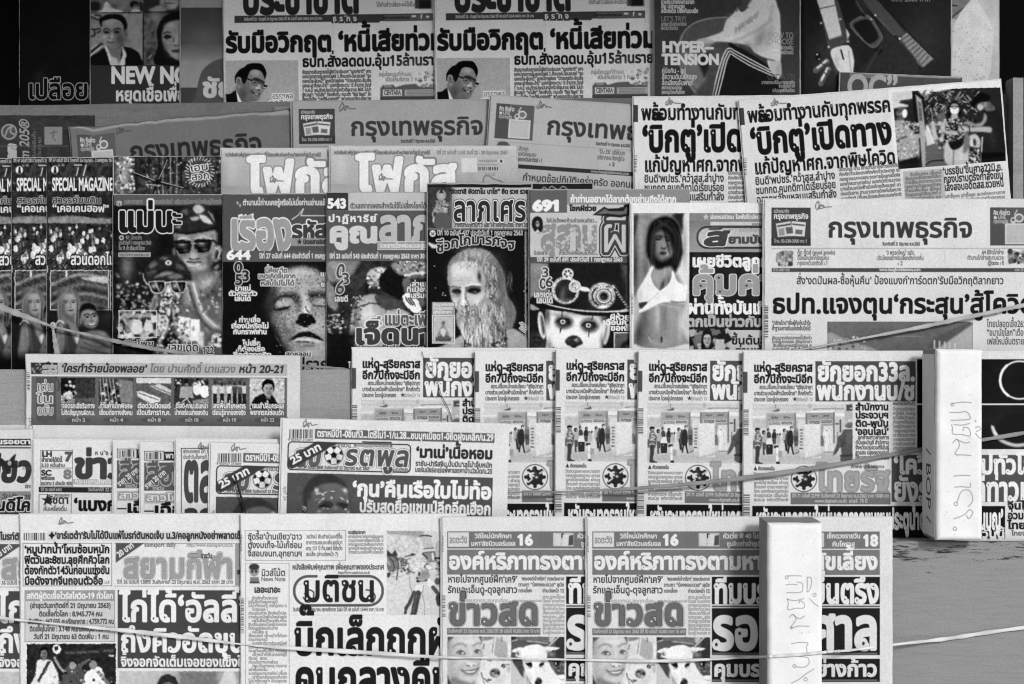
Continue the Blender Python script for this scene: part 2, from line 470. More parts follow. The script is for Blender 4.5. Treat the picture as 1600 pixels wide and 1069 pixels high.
  Z = Z - min(thick * .55, edge) * (1 - np.sqrt(np.clip(1 - (1 - e) ** 2, 0, 1)))
  if cat == 'newspaper':
   Z = Z * 1.35
   for _ in range(5):               # soft creases from handling
    an = R.choice((0, 0, math.pi / 2, R.uniform(-.6, .6))); cc = R.uniform(.12, .9) * (s.w if abs(an) < .7 else s.h * .7); q = U * math.cos(an) + V * math.sin(an) - cc
    Z = Z + R.choice((-1, 1)) * R.uniform(.4, 1.0) * np.exp(-np.abs(q) / R.uniform(5, 14))
   for cu_ in (0, s.w):             # lifted top corners
    Z = Z + R.uniform(0, 4) * np.clip(1 - np.hypot(U - cu_, V * 1.2) / R.uniform(36, 70), 0, 1) ** 2
  if shape is not None: Z = Z + shape(U, V)
  X, Y = U.copy(), V.copy()
  if True:
   # hand-cut, slightly uneven outline
   n1 = (vnoise((1, nu), 26, s.seed + 3)[0] - .5) * 1.3; n2 = (vnoise((1, nv), 26, s.seed + 9)[0] - .5) * 1.1
   fy = np.clip(1 - V / 16, 0, 1); fx = np.clip(1 - U / 14, 0, 1); gx = np.clip(1 - (s.w - U) / 14, 0, 1)
   Y = Y + n1[None] * fy; X = X + n2[:, None] * fx + n2[::-1, None] * gx
  if torn is not None: Y = Y + torn(U) * np.clip(1 - V / 40, 0, 1)
  co = np.stack([X * k, -(Z + 0) * k, -Y * k], -1).astype(np.float32)
  # cell -> part
  cu = (s.us[:-1] + s.us[1:]) / 2; cv = (vs[:-1] + vs[1:]) / 2
  CU, CV = np.meshgrid(cu, cv)
  ids = np.zeros(CU.shape, np.int32)
  for i, (_, u0, v0, u1, v1, _l) in enumerate(s.parts):
   ids[(CU >= u0) & (CU <= u1) & (CV >= v0) & (CV <= v1)] = i + 1
  col = lin(T)
  idx = np.arange(nv * nu).reshape(nv, nu)
  quads = np.stack([idx[:-1, :-1], idx[1:, :-1], idx[1:, 1:], idx[:-1, 1:]], -1)
  flat = co.reshape(-1, 3); cflat = col.reshape(-1)
  made = {}
  names = [({'newspaper': 'page', 'magazine': 'cover'}.get(cat, 'face'), None)] + [(p[0], p[5]) for p in s.parts]
  for i, (pn, pl) in enumerate(names):
   q = quads[ids == i].reshape(-1, 4)
   if len(q) == 0: continue
   used, inv = np.unique(q, return_inverse=True)
   vv = flat[used]; cc = cflat[used]; f = inv.reshape(-1, 4)
   if i == 0:
    # the edges of the bundle and its back
    ring = np.concatenate([idx[0, :], idx[1:, -1], idx[-1, -2::-1], idx[-2:0, 0]])
    fr = flat[ring]; br = fr.copy(); br[:, 1] = np.maximum(fr[:, 1] + .3 * k, thick * k)
    n0 = len(vv); m = len(ring)
    vv = np.vstack([vv, fr, br]); cc = np.concatenate([cc, np.full(2 * m, lin(min(s.base if cat == 'newspaper' else 150, 215)))])
    a = np.arange(m); b = (a + 1) % m
    side = np.stack([n0 + a, n0 + b, n0 + m + b, n0 + m + a], -1)
    f = np.vstack([f, side])
   me = bpy.data.meshes.new(pn)
   nf = len(f)
   me.vertices.add(len(vv)); me.vertices.foreach_set('co', vv.astype(np.float32).ravel())
   me.loops.add(nf * 4); me.loops.foreach_set('vertex_index', f.astype(np.int32).ravel())
   me.polygons.add(nf); me.polygons.foreach_set('loop_start', np.arange(0, nf * 4, 4, dtype=np.int32))
   try: me.polygons.foreach_set('loop_total', np.full(nf, 4, np.int32))
   except Exception: pass
   me.polygons.foreach_set('use_smooth', np.ones(nf, bool))
   me.update(calc_edges=True)
   at = me.color_attributes.new('tone', 'FLOAT_COLOR', 'POINT')
   c4 = np.ones((len(vv), 4), np.float32); c4[:, :3] = cc[:, None]
   at.data.foreach_set('color', c4.ravel())
   me.materials.append(mat)
   ob = link(bpy.data.objects.new(pn, me), root)
   if pl: ob['label'] = pl
   made[pn] = ob
  # inner leaves showing a little past the front one (only their outer band is built)
  N = 26; iu = np.clip((np.linspace(0, s.w, N + 1) * s.rho).astype(int), 0, nu - 1)
  jv = np.clip(np.searchsorted(vs, np.linspace(0, s.h, N + 1)), 0, nv - 1)
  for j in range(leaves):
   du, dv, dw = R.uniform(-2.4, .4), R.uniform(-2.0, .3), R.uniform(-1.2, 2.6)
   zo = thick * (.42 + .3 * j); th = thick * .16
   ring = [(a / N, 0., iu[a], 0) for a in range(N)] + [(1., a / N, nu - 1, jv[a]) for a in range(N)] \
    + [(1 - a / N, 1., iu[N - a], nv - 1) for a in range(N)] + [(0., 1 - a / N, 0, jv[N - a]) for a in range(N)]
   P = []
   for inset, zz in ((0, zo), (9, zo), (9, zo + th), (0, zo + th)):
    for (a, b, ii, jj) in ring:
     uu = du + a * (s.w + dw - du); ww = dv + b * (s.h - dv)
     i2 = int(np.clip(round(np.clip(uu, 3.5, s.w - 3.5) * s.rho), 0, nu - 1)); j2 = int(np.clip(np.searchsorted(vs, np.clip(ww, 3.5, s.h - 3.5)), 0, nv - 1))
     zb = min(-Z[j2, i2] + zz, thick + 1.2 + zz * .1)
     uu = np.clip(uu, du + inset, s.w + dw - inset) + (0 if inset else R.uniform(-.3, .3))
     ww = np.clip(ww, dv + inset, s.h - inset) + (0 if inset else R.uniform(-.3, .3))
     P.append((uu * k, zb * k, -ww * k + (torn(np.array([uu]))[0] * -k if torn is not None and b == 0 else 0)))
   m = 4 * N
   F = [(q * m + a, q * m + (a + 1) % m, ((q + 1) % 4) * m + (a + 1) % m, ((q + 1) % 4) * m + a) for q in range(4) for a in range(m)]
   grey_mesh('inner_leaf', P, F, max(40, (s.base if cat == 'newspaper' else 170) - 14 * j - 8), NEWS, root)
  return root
def copy_page(src, x, y, d, label, rot=0.0, yaw=0.0):
 c = copy_tree(src)
 d = d + LIFT
 c.matrix_world = RIG @ Matrix.Translation(rack(x, y, d)) @ Matrix.Rotation(math.radians(rot), 4, 'Y') @ Matrix.Rotation(math.radians(yaw), 4, 'Z')
 c['label'] = label
 return c
# ------------------------------------------------------------------ printed pictures
def head(p, x, y, w, h, skin=150, hair=25, long=False, dark=0.6, turn=0.0, bald=False, hat=None, smile=False):
 """a small printed portrait; (x, y) is the middle of the face, w x h its size"""
 if not bald:
  if long:
   p.poly([(x - w * .62, y + h * .75), (x - w * .66, y - h * .1), (x - w * .45, y - h * .62), (x, y - h * .78), (x + w * .45, y - h * .62), (x + w * .66, y - h * .1), (x + w * .6, y + h * .75)], hair, 1, True)
  else:
   p.ell(x, y - h * .16, w * .58, h * .55, hair, 1)
 p.rect(x - w * .2, y + h * .3, x + w * .2, y + h * .7, skin * .72, 1)
 p.ell(x, y + h * .04, w * .46, h * .52, skin, 1)
 p.glow(x + w * .22 * (1 if turn >= 0 else -1), y + h * .1, w * .26, h * .4, skin * .72, .55)
 p.glow(x - w * .12, y - h * .2, w * .25, h * .16, min(235, skin * 1.25), .5)
 if not bald: p.poly([(x - w * .5, y - h * .1), (x - w * .42, y - h * .5), (x, y - h * .66), (x + w * .42, y - h * .5), (x + w * .5, y - h * .1), (x + w * .36, y - h * .3), (x, y - h * .38), (x - w * .36, y - h * .28)], hair, 1, True)
 o = turn * w * .12
 for sx in (-1, 1):
  ex = x + sx * w * .2 + o
  p.line([(ex - w * .1, y - h * .1), (ex + w * .1, y - h * .11)], max(.8, h * .035), skin * .35, .8, op=dark)
  p.ell(ex, y - h * .015, w * .085, h * .028, 20, .8, op=dark + .2)
 p.line([(x + o * 1.3, y), (x + o * 1.6 + w * .03, y + h * .16), (x + o * 1.2 - w * .05, y + h * .18)], max(.7, h * .03), skin * .55, 1, op=.7)
 p.line([(x - w * .14 + o, y + h * .3), (x + o, y + h * (.325 if not smile else .35)), (x + w * .14 + o, y + h * .3)], max(.8, h * .045), skin * .4, .9, True, op=.85)
 if smile: p.line([(x - w * .11 + o, y + h * .305), (x + o, y + h * .33), (x + w * .11 + o, y + h * .305)], max(.7, h * .03), 225, .7, True)
def crowdish(p, x0, y0, x1, y1, seed, dark=35, light=190, n=40, r=3):
 """busy unreadable photograph: overlapping patches"""
 p.rect(x0, y0, x1, y1, dark)
 R = random.Random(seed)
 for _ in range(n):
  a, b = R.uniform(x0, x1), R.uniform(y0, y1); q = R.uniform(.6, 1.8) * r
  t = R.choice((dark, dark * 1.5, (dark + light) / 2, light, light * .8))
  p.poly([(a - q, b - q * R.random()), (a + q * R.random(), b - q), (a + q, b + q * R.random()), (a - q * R.random(), b + q)], t, 1.0)
def soccer(p, x, y, r):
 p.ell(x, y, r, r, 232, .8); p.glow(x + r * .3, y + r * .4, r * .6, r * .6, 150, .5)
 pent = lambda cx, cy, q, a0: [(cx + q * math.cos(a0 + i * 1.2566), cy + q * math.sin(a0 + i * 1.2566)) for i in range(5)]
 p.poly(pent(x, y, r * .36, -1.57), 25, .7)
 for i in range(5):
  a = -1.57 + i * 1.2566
  p.line([(x + r * .36 * math.cos(a), y + r * .36 * math.sin(a)), (x + r * .75 * math.cos(a), y + r * .75 * math.sin(a))], .9, 90, .7)
  p.poly([(x + r * .97 * math.cos(a - .28), y + r * .97 * math.sin(a - .28)), (x + r * .7 * math.cos(a - .2), y + r * .7 * math.sin(a - .2)), (x + r * .68 * math.cos(a + .2), y + r * .68 * math.sin(a + .2)), (x + r * .97 * math.cos(a + .28), y + r * .97 * math.sin(a + .28))], 30, .7)
 p.line([(x + r * math.cos(t / 20 * 6.283), y + r * math.sin(t / 20 * 6.283)) for t in range(20)], 1, 60, .8, closed=True)
def photo_businessman(p, x0, y0):
 """laughing man in glasses, dark jacket; x0, y0 = top left of the picture"""
 z = Zoom(p, x0 - 6, y0 - 4.5, 13.9)
 z.poly([(80, 55), (1700, 55), (1700, 1060), (80, 1060)], 164, 6, False); z.glow(1300, 200, 400, 300, 174, .5)
 z.poly([(300, 520), (300, 400), (360, 300), (440, 230), (520, 190), (580, 140), (700, 116), (830, 118), (920, 170), (980, 280), (985, 400), (950, 470), (1000, 560), (960, 700), (900, 800), (860, 870), (780, 950), (640, 1060), (440, 1060), (320, 700)], 190, 40, op=.5)
 z.poly([(470, 480), (560, 320), (640, 260), (780, 250), (900, 320), (945, 450), (960, 560), (940, 690), (900, 770), (850, 860), (790, 930), (720, 970), (600, 1000), (480, 1060), (400, 900), (330, 720), (330, 600)], 128, 12)
 z.glow(470, 800, 160, 200, 70, .8); z.glow(700, 900, 100, 60, 92, .6); z.glow(560, 620, 80, 90, 96, .6); z.glow(760, 330, 110, 70, 172, .85); z.glow(650, 320, 40, 40, 160, .5); z.glow(700, 640, 50, 50, 148, .6); z.glow(880, 680, 50, 60, 146, .5); z.glow(640, 740, 60, 80, 90, .6); z.glow(790, 880, 60, 40, 118, .6)
 z.poly([(310, 560), (296, 470), (310, 390), (350, 320), (420, 240), (490, 215), (560, 150), (640, 122), (760, 116), (870, 130), (940, 200), (978, 290), (984, 380), (950, 468), (930, 400), (880, 310), (800, 262), (700, 255), (630, 290), (600, 360), (570, 440), (540, 520), (490, 575), (450, 480), (400, 420), (340, 480)], 15, 10)
 z.ell(375, 535, 52, 118, 116, 12, -6); z.glow(390, 500, 20, 50, 60, .7); z.glow(395, 630, 30, 26, 168, .8); z.line([(330, 500), (350, 440), (390, 425), (420, 470)], 12, 150, 10)
 z.poly([(440, 500), (500, 560), (500, 470), (460, 440)], 26, 16, op=.8)
 z.line([(560, 450), (620, 478), (668, 492)], 26, 14, 10); z.line([(660, 492), (720, 480), (800, 520), (830, 560)], 20, 24, 12); z.line([(670, 500), (672, 560), (730, 600), (790, 590), (826, 552)], 9, 54, 8)
 z.poly([(690, 460), (760, 432), (850, 466), (940, 520), (930, 560), (860, 530), (780, 500)], 44, 16); z.ell(730, 545, 34, 20, 84, 10); z.line([(700, 540), (740, 534), (770, 556)], 9, 26, 8)
 z.line([(836, 560), (880, 560), (940, 590), (1000, 610)], 15, 30, 10); z.line([(880, 590), (890, 650), (950, 672), (990, 640), (1005, 600)], 9, 50, 8); z.poly([(930, 590), (1000, 600), (990, 636), (940, 632)], 12, 9); z.poly([(940, 570), (1000, 580), (980, 596)], 196, 8); z.poly([(930, 640), (980, 640), (960, 664)], 190, 8); z.ell(905, 620, 24, 16, 90, 10)
 z.poly([(826, 570), (850, 590), (860, 650), (840, 680), (790, 690), (755, 660), (780, 630)], 168, 12); z.glow(780, 655, 28, 22, 216, .9); z.poly([(770, 690), (830, 692), (850, 720), (790, 714)], 48, 12)
 z.line([(690, 690), (660, 740), (700, 780)], 12, 54, 14); z.poly([(680, 740), (740, 752), (800, 770), (850, 770), (820, 818), (760, 800), (700, 775)], 40, 9); z.poly([(732, 760), (770, 772), (806, 785), (800, 806), (750, 786)], 206, 8); z.line([(740, 815), (790, 832), (830, 824)], 14, 96, 12)
 z.poly([(80, 820), (150, 790), (210, 780), (300, 715), (330, 722), (350, 850), (370, 1000), (390, 1070), (80, 1070)], 20, 9); z.poly([(330, 725), (345, 740), (410, 880), (475, 1010), (460, 1060), (380, 1060), (360, 900)], 222, 8, False); z.poly([(610, 1010), (660, 965), (740, 960), (790, 990), (800, 1060), (610, 1060)], 214, 9)
 p.photo(x0, y0, x0 + 116, y0 + 74, warp=.22, cell=3, tex=6, fine=8, blur=.15, contrast=1.05, mid=110, seed=41)
def photo_queue(p, x0, y0, full=True):
 """disinfection gates with a queue (156 x 94)"""
 z = Zoom(p, x0 - 6, y0 - 6.5, 9.41)
 B = lambda a, b, c, d, t, soft=5: z.poly([(a, b), (c, b), (c, d), (a, d)], t, soft, False)
 B(56, 60, 1530, 950, 206); B(56, 70, 1000, 160, 200); B(56, 780, 1530, 950, 186, 60); z.glow(400, 880, 300, 50, 168, .6); z.glow(1100, 850, 260, 60, 172, .6)
 for y in (74, 130, 290): z.line([(60, y), (1000, y + 6)], 5, 176, 6)
 B(56, 235, 260, 262, 226); B(690, 205, 840, 255, 226); B(1260, 190, 1420, 240, 230); B(56, 290, 260, 420, 190, 12); B(690, 262, 840, 274, 150)
 z.poly([(320, 110), (380, 70), (410, 80), (410, 160), (330, 170)], 190, 10); z.poly([(350, 160), (410, 150), (440, 128), (450, 160), (400, 174)], 84, 8); z.line([(400, 70), (402, 130), (452, 158)], 7, 110)
 z.poly([(880, 68), (920, 64), (920, 120), (884, 120)], 176, 10); z.line([(960, 140), (1100, 128), (1400, 132)], 16, 130, 8); B(930, 80, 1440, 124, 200, 10)
 # gates
 B(255, 200, 690, 420, 158); B(255, 190, 690, 216, 176); B(675, 200, 696, 700, 120); B(255, 216, 285, 420, 170)
 B(838, 185, 1262, 380, 152); z.poly([(860, 170), (1240, 150), (1260, 186), (838, 190)], 228, 6, False); B(1245, 180, 1270, 640, 116); B(838, 200, 862, 350, 120)
 for a, b, c, d in ((330, 248, 432, 276), (515, 244, 612, 270), (920, 228, 1020, 254), (1100, 222, 1184, 248)):
  R = random.Random(a)
  for i in range(12): z.line([(a + (c - a) * i / 12, R.uniform(b, d)), (a + (c - a) * (i + .9) / 12, R.uniform(b, d))], 9, 96, 5)
 for a, b, c, d, t in ((300, 330, 465, 372, 112), (486, 322, 642, 360, 84), (892, 306, 1046, 350, 78), (1070, 300, 1222, 340, 84)):
  B(a - 8, b - 8, c + 8, d + 8, 226); B(a, b, c, d, t); R = random.Random(c)
  for i in range(9): z.line([(a + 12 + (c - a - 20) * i / 9, R.uniform(b + 8, d - 8)), (a + 16 + (c - a - 20) * (i + .6) / 9, R.uniform(b + 8, d - 8))], 8, 190, 4)
 B(300, 372, 640, 560, 222, 14); B(700, 300, 720, 480, 170, 8); B(740, 400, 815, 740, 200, 8)
 for i, y in enumerate((440, 490, 530, 574, 620, 664, 716)): B(752 + (i % 2) * 8, y - 9, 796, y + 9, 104 if i % 3 else 80)
 B(828, 360, 1062, 860, 219, 6); z.glow(900, 420, 60, 80, 208, .5); z.glow(960, 780, 90, 50, 206, .5); z.speck(840, 380, 1050, 850, 30, 7, [170, 186], 3, .7); z.poly([(820, 860), (1070, 800), (1070, 820), (830, 876)], 150, 12, op=.6)
 B(1060, 380, 1100, 660, 150, 10); B(1062, 530, 1110, 680, 110, 9); B(1270, 250, 1420, 660, 196, 8); B(1276, 340, 1330, 366, 110); B(1340, 290, 1362, 480, 80); B(1415, 150, 1530, 400, 176, 8); B(1438, 70, 1530, 160, 78, 6); B(1480, 40, 1530, 60, 90); B(1490, 116, 1530, 130, 205); B(1468, 290, 1526, 312, 220); B(1300, 480, 1312, 640, 100); B(1380, 440, 1400, 620, 110)
 # crowd by the gate
 z.poly([(660, 460), (725, 440), (725, 690), (680, 690)], 104, 10); B(665, 530, 724, 600, 70); z.line([(690, 600), (694, 690)], 10, 60); z.line([(716, 600), (718, 660)], 9, 60); z.ell(706, 440, 18, 26, 130, 8)
 def person(P, tone, hx, hy, r, hair=34, legs=None, lt=60, soft=7):
  z.poly(P, tone, soft); z.ell(hx, hy, r, r * 1.2, hair, 6); z.ell(hx + r * .4, hy + r * .3, r * .5, r * .7, 150, 7)
  if legs:
   for L in legs: z.line(L, 26, lt, 7)
 person([(264, 500), (280, 470), (310, 470), (330, 520), (320, 560), (270, 560)], 70, 284, 440, 18)
 person([(345, 500), (380, 465), (405, 500), (405, 560), (345, 560)], 46, 380, 455, 20, 30, [[(360, 560), (366, 640)], [(392, 560), (386, 640)]], 64)
 person([(415, 520), (440, 500), (466, 530), (462, 640), (420, 640)], 176, 425, 508, 12, 30); z.ell(460, 506, 12, 18, 40, 6)
 person([(490, 500), (530, 466), (560, 520), (550, 600), (520, 640), (500, 600)], 176, 524, 448, 22, 36, [[(536, 600), (556, 740)], [(560, 600), (560, 740)]], 52)
 person([(540, 520), (575, 480), (600, 560), (590, 640), (550, 660)], 84, 570, 470, 16, 40)
 person([(190, 540), (215, 500), (250, 500), (275, 560), (260, 640), (200, 630)], 176, 222, 478, 26, 30, [[(214, 640), (224, 800)], [(240, 640), (238, 720)]], 74)
 z.poly([(270, 600), (300, 560), (336, 590), (352, 652), (262, 656)], 226, 7); z.poly([(255, 655), (358, 655), (354, 800), (262, 802)], 48, 6, False); z.ell(300, 686, 7, 7, 190, 5)
 B(365, 655, 445, 670, 206); B(372, 670, 440, 712, 60); B(405, 700, 440, 950, 228, 6); B(405, 910, 460, 945, 50, 6); B(412, 790, 438, 830, 200); B(440, 750, 492, 840, 150, 9); z.ell(462, 700, 16, 18, 205, 7)
 person([(570, 500), (600, 450), (640, 460), (655, 540), (660, 600), (640, 680), (580, 680), (562, 600)], 48, 628, 412, 22, 40, [[(600, 660), (580, 780)], [(630, 660), (660, 795)]], 44); z.ell(632, 424, 14, 18, 190, 6)
 z.poly([(655, 700), (730, 692), (745, 790), (680, 795)], 176, 8); z.line([(690, 790), (740, 760)], 12, 80)
 # man at the left
 z.poly([(88, 530), (110, 480), (160, 476), (184, 540), (182, 660), (160, 720), (100, 710), (84, 640)], 124, 8); z.speck(94, 490, 180, 680, 50, 11, [60, 84, 190, 210], 5, .9); z.ell(128, 446, 34, 36, 60, 7); z.ell(136, 456, 24, 24, 140, 8); z.poly([(92, 440), (110, 414), (150, 414), (172, 432), (130, 440)], 32, 6)
 z.poly([(100, 690), (165, 690), (160, 800), (150, 900), (215, 936), (150, 944), (98, 930), (104, 800)], 64, 8); z.line([(190, 560), (186, 660), (170, 720)], 15, 90, 8); B(66, 600, 90, 720, 84, 10)
 # figure in white
 z.poly([(1090, 520), (1105, 460), (1140, 440), (1190, 440), (1215, 500), (1222, 600), (1240, 760), (1196, 764), (1180, 640), (1165, 762), (1128, 762), (1116, 620)], 226, 8); z.ell(1148, 428, 26, 30, 214, 8); z.line([(1140, 446), (1160, 456)], 9, 110, 7); z.line([(1180, 470), (1196, 600), (1212, 740)], 7, 180, 9); z.line([(1110, 520), (1130, 640)], 6, 170, 9); z.poly([(1120, 764), (1250, 760), (1250, 772), (1120, 776)], 130, 9)
 # guard seen from behind
 z.poly([(1410, 440), (1440, 425), (1530, 425), (1530, 910), (1360, 910), (1366, 780), (1350, 700), (1290, 790), (1236, 820), (1250, 780), (1300, 640), (1320, 540), (1370, 505)], 86, 9); z.glow(1480, 560, 60, 120, 104, .7); z.glow(1400, 620, 30, 100, 66, .6); z.line([(1360, 690), (1380, 640)], 8, 50, 12); z.poly([(1364, 810), (1530, 800), (1530, 830), (1364, 838)], 62, 9)
 z.poly([(1420, 390), (1440, 350), (1490, 335), (1530, 345), (1530, 400), (1430, 410)], 104, 9); z.line([(1412, 404), (1450, 424), (1530, 420)], 13, 226, 6); z.poly([(1236, 812), (1262, 812), (1250, 870), (1240, 860)], 180, 9)
 p.photo(x0 - .5, y0 - 1, x0 + 157, y0 + 94, warp=.2, cell=3, tex=6, fine=9, blur=.1, contrast=1.02, mid=150, seed=43)
def photo_selfie(p, x0, y0):
 """smiling woman beside a white dog"""
 z = Zoom(p, x0 - 4, y0 - 6, 8.29)
 z.poly([(20, 50), (850, 50), (850, 760), (20, 760)], 212, 6, False); z.poly([(640, 60), (740, 90), (820, 160), (800, 320), (640, 330)], 172, 16); z.poly([(480, 50), (640, 50), (590, 90), (490, 100)], 130, 12)
 z.line([(660, 60), (630, 280)], 14, 232, 8); z.line([(630, 140), (612, 260)], 8, 130, 7); z.line([(512, 150), (500, 200)], 14, 90, 9); z.line([(740, 60), (742, 110)], 12, 90, 8); z.poly([(820, 160), (850, 170), (850, 330), (826, 330)], 226, 9)
 # face
 z.poly([(25, 50), (460, 50), (480, 110), (496, 200), (500, 320), (490, 420), (440, 540), (400, 640), (340, 700), (200, 720), (60, 640), (25, 500)], 196, 10)
 z.poly([(25, 50), (110, 50), (50, 130), (40, 230), (25, 310)], 70, 20); z.poly([(440, 50), (480, 50), (482, 130), (462, 90)], 80, 12)
 z.glow(60, 200, 50, 110, 146, .7); z.glow(300, 110, 150, 50, 226, .8); z.glow(180, 190, 60, 20, 212, .5); z.glow(80, 420, 60, 160, 160, .6); z.glow(260, 360, 110, 34, 222, .5); z.glow(480, 360, 30, 90, 150, .7); z.glow(110, 600, 90, 90, 150, .7); z.glow(300, 600, 90, 40, 210, .6); z.glow(200, 470, 50, 40, 160, .55); z.glow(440, 440, 40, 60, 150, .6)
 z.poly([(25, 540), (50, 600), (90, 660), (120, 700), (120, 760), (25, 760)], 62, 14); z.poly([(90, 590), (200, 610), (330, 650), (390, 640), (340, 720), (120, 720)], 130, 24)
 z.line([(112, 180), (160, 150), (230, 146), (276, 172)], 20, 136, 16); z.line([(370, 172), (420, 140), (470, 136)], 18, 136, 16)
 for ex, ey, w, a in ((208, 258, 58, 8), (428, 245, 44, -18)):
  z.ell(ex, ey + 4, w, 20, 160, 16, a); z.line([(ex - w, ey), (ex - w * .3, ey - 24), (ex + w * .5, ey - 14), (ex + w, ey + 14)], 11, 66, 9); z.ell(ex - 4, ey, 22, 18, 60, 9); z.ell(ex + 24, ey + 8, 20, 10, 236, 8); z.ell(ex - 4, ey - 4, 6, 5, 150, 5); z.line([(ex - w * .8, ey + 14), (ex, ey + 22), (ex + w, ey + 18)], 6, 120, 10)
 z.line([(330, 210), (336, 330), (300, 390)], 18, 214, 24); z.poly([(282, 400), (310, 380), (360, 386), (404, 400), (380, 430), (320, 434)], 224, 14); z.ell(306, 430, 16, 9, 96, 9); z.ell(376, 424, 14, 8, 116, 9); z.line([(270, 400), (280, 430)], 9, 150, 12)
 z.poly([(210, 480), (270, 490), (340, 484), (400, 468), (440, 460), (410, 520), (350, 550), (290, 545), (240, 515)], 120, 12); z.poly([(250, 492), (340, 494), (400, 480), (384, 512), (320, 524), (270, 512)], 222, 9); z.line([(208, 482), (280, 496), (400, 480), (440, 458)], 7, 92, 9); z.line([(250, 545), (330, 560), (390, 540)], 9, 160, 14)
 # dog
 z.poly([(480, 330), (520, 296), (620, 280), (700, 320), (770, 350), (850, 360), (850, 760), (470, 760), (440, 640), (460, 440)], 224, 10)
 z.glow(830, 470, 26, 40, 130, .7); z.glow(700, 620, 80, 50, 190, .6); z.glow(500, 420, 40, 60, 205, .6); z.glow(590, 420, 50, 40, 236, .6); z.glow(760, 560, 40, 60, 200, .5)
 z.line([(555, 362), (606, 366)], 10, 96, 9); z.ell(762, 432, 28, 26, 36, 8); z.ell(770, 424, 8, 7, 170, 5); z.line([(800, 410), (850, 412)], 12, 90, 9)
 z.poly([(590, 500), (630, 470), (690, 470), (720, 520), (700, 570), (640, 580), (590, 550)], 104, 14); z.ell(628, 505, 26, 20, 46, 9); z.ell(694, 530, 22, 26, 50, 9); z.ell(626, 520, 16, 9, 178, 7); z.ell(676, 545, 9, 9, 190, 7)
 z.line([(476, 520), (490, 580), (530, 610), (560, 640)], 13, 60, 9); z.poly([(560, 600), (600, 604), (600, 625), (560, 620)], 80, 9); z.line([(500, 610), (512, 660)], 9, 110, 9)
 z.speck(480, 320, 840, 740, 90, 8, [196, 206, 240], 3, .6)
 p.photo(x0, y0, x0 + 99, y0 + 90, warp=.25, cell=3.5, tex=6, fine=8, blur=.2, contrast=1.0, mid=160, seed=45)
def photo_dog(p, x0, y0):
 """pale dog looking down"""
 z = Zoom(p, x0 - 104, y0 - 6, 8.29)
 z.poly([(862, 50), (1560, 50), (1560, 760), (862, 760)], 92, 6, False); z.poly([(930, 50), (1360, 50), (1340, 130), (1080, 110)], 112, 12); z.poly([(1450, 60), (1560, 60), (1560, 320), (1450, 300)], 62, 12); z.poly([(862, 50), (930, 60), (900, 110), (862, 110)], 60, 12)
 z.line([(870, 110), (940, 90)], 12, 200, 9); z.line([(1080, 108), (1200, 118), (1340, 140)], 10, 196, 9); z.line([(1360, 165), (1480, 52)], 16, 205, 8); z.poly([(1360, 60), (1440, 50), (1380, 130)], 190, 12)
 z.poly([(862, 350), (900, 370), (1020, 560), (1030, 760), (862, 760)], 190, 8); z.poly([(880, 350), (1000, 350), (1030, 580), (960, 500)], 78, 9)
 z.poly([(1330, 350), (1560, 350), (1560, 560), (1460, 550), (1380, 450)], 104, 10); z.speck(1400, 350, 1550, 540, 60, 16, [70, 130, 60], 3, .7); z.poly([(1430, 390), (1470, 350), (1500, 360), (1480, 430), (1440, 430)], 40, 10); z.ell(1446, 396, 9, 20, 200, 7)
 z.poly([(1320, 340), (1400, 470), (1500, 600), (1560, 620), (1560, 760), (1240, 760), (1270, 500)], 226, 10); z.poly([(1460, 556), (1560, 548), (1560, 600), (1500, 600)], 232, 9); z.poly([(1030, 500), (1080, 560), (1120, 760), (1030, 760)], 196, 14); z.glow(1080, 590, 16, 60, 96, .7)
 z.poly([(865, 240), (960, 188), (1020, 190), (1060, 170), (1130, 154), (1220, 150), (1290, 180), (1340, 176), (1480, 190), (1480, 210), (1420, 230), (1340, 260), (1330, 340), (1310, 420), (1270, 560), (1260, 640), (1250, 720), (1190, 760), (1150, 700), (1090, 600), (1040, 480), (1000, 340), (960, 320), (920, 300), (925, 260)], 230, 8)
 z.glow(950, 265, 30, 30, 112, .75); z.glow(1350, 250, 36, 24, 120, .75); z.ell(1410, 236, 14, 12, 50, 8); z.glow(1390, 280, 40, 30, 170, .6); z.line([(940, 260), (960, 285)], 9, 70, 8); z.glow(1040, 400, 24, 60, 190, .6); z.glow(1290, 430, 20, 80, 186, .6); z.glow(1100, 620, 26, 80, 178, .6)
 z.poly([(1052, 398), (1080, 392), (1120, 380), (1138, 410), (1130, 440), (1100, 445)], 30, 9); z.poly([(1230, 415), (1260, 390), (1290, 386), (1280, 420), (1240, 440)], 34, 9); z.glow(1110, 450, 34, 16, 120, .6); z.glow(1250, 445, 26, 14, 130, .6); z.line([(1040, 380), (1090, 366)], 8, 160, 12); z.line([(1260, 370), (1300, 376)], 8, 150, 12)
 z.poly([(1175, 650), (1205, 590), (1250, 600), (1262, 640), (1240, 690), (1190, 690)], 60, 12); z.glow(1215, 590, 30, 14, 140, .6); z.ell(1190, 648, 16, 12, 24, 7); z.ell(1246, 626, 12, 14, 28, 7)
 z.line([(1190, 460), (1196, 560)], 8, 206, 16)
 p.photo(x0, y0, x0 + 84, y0 + 90, warp=.25, cell=3.5, tex=6, fine=8, blur=.2, contrast=1.1, mid=150, seed=46)
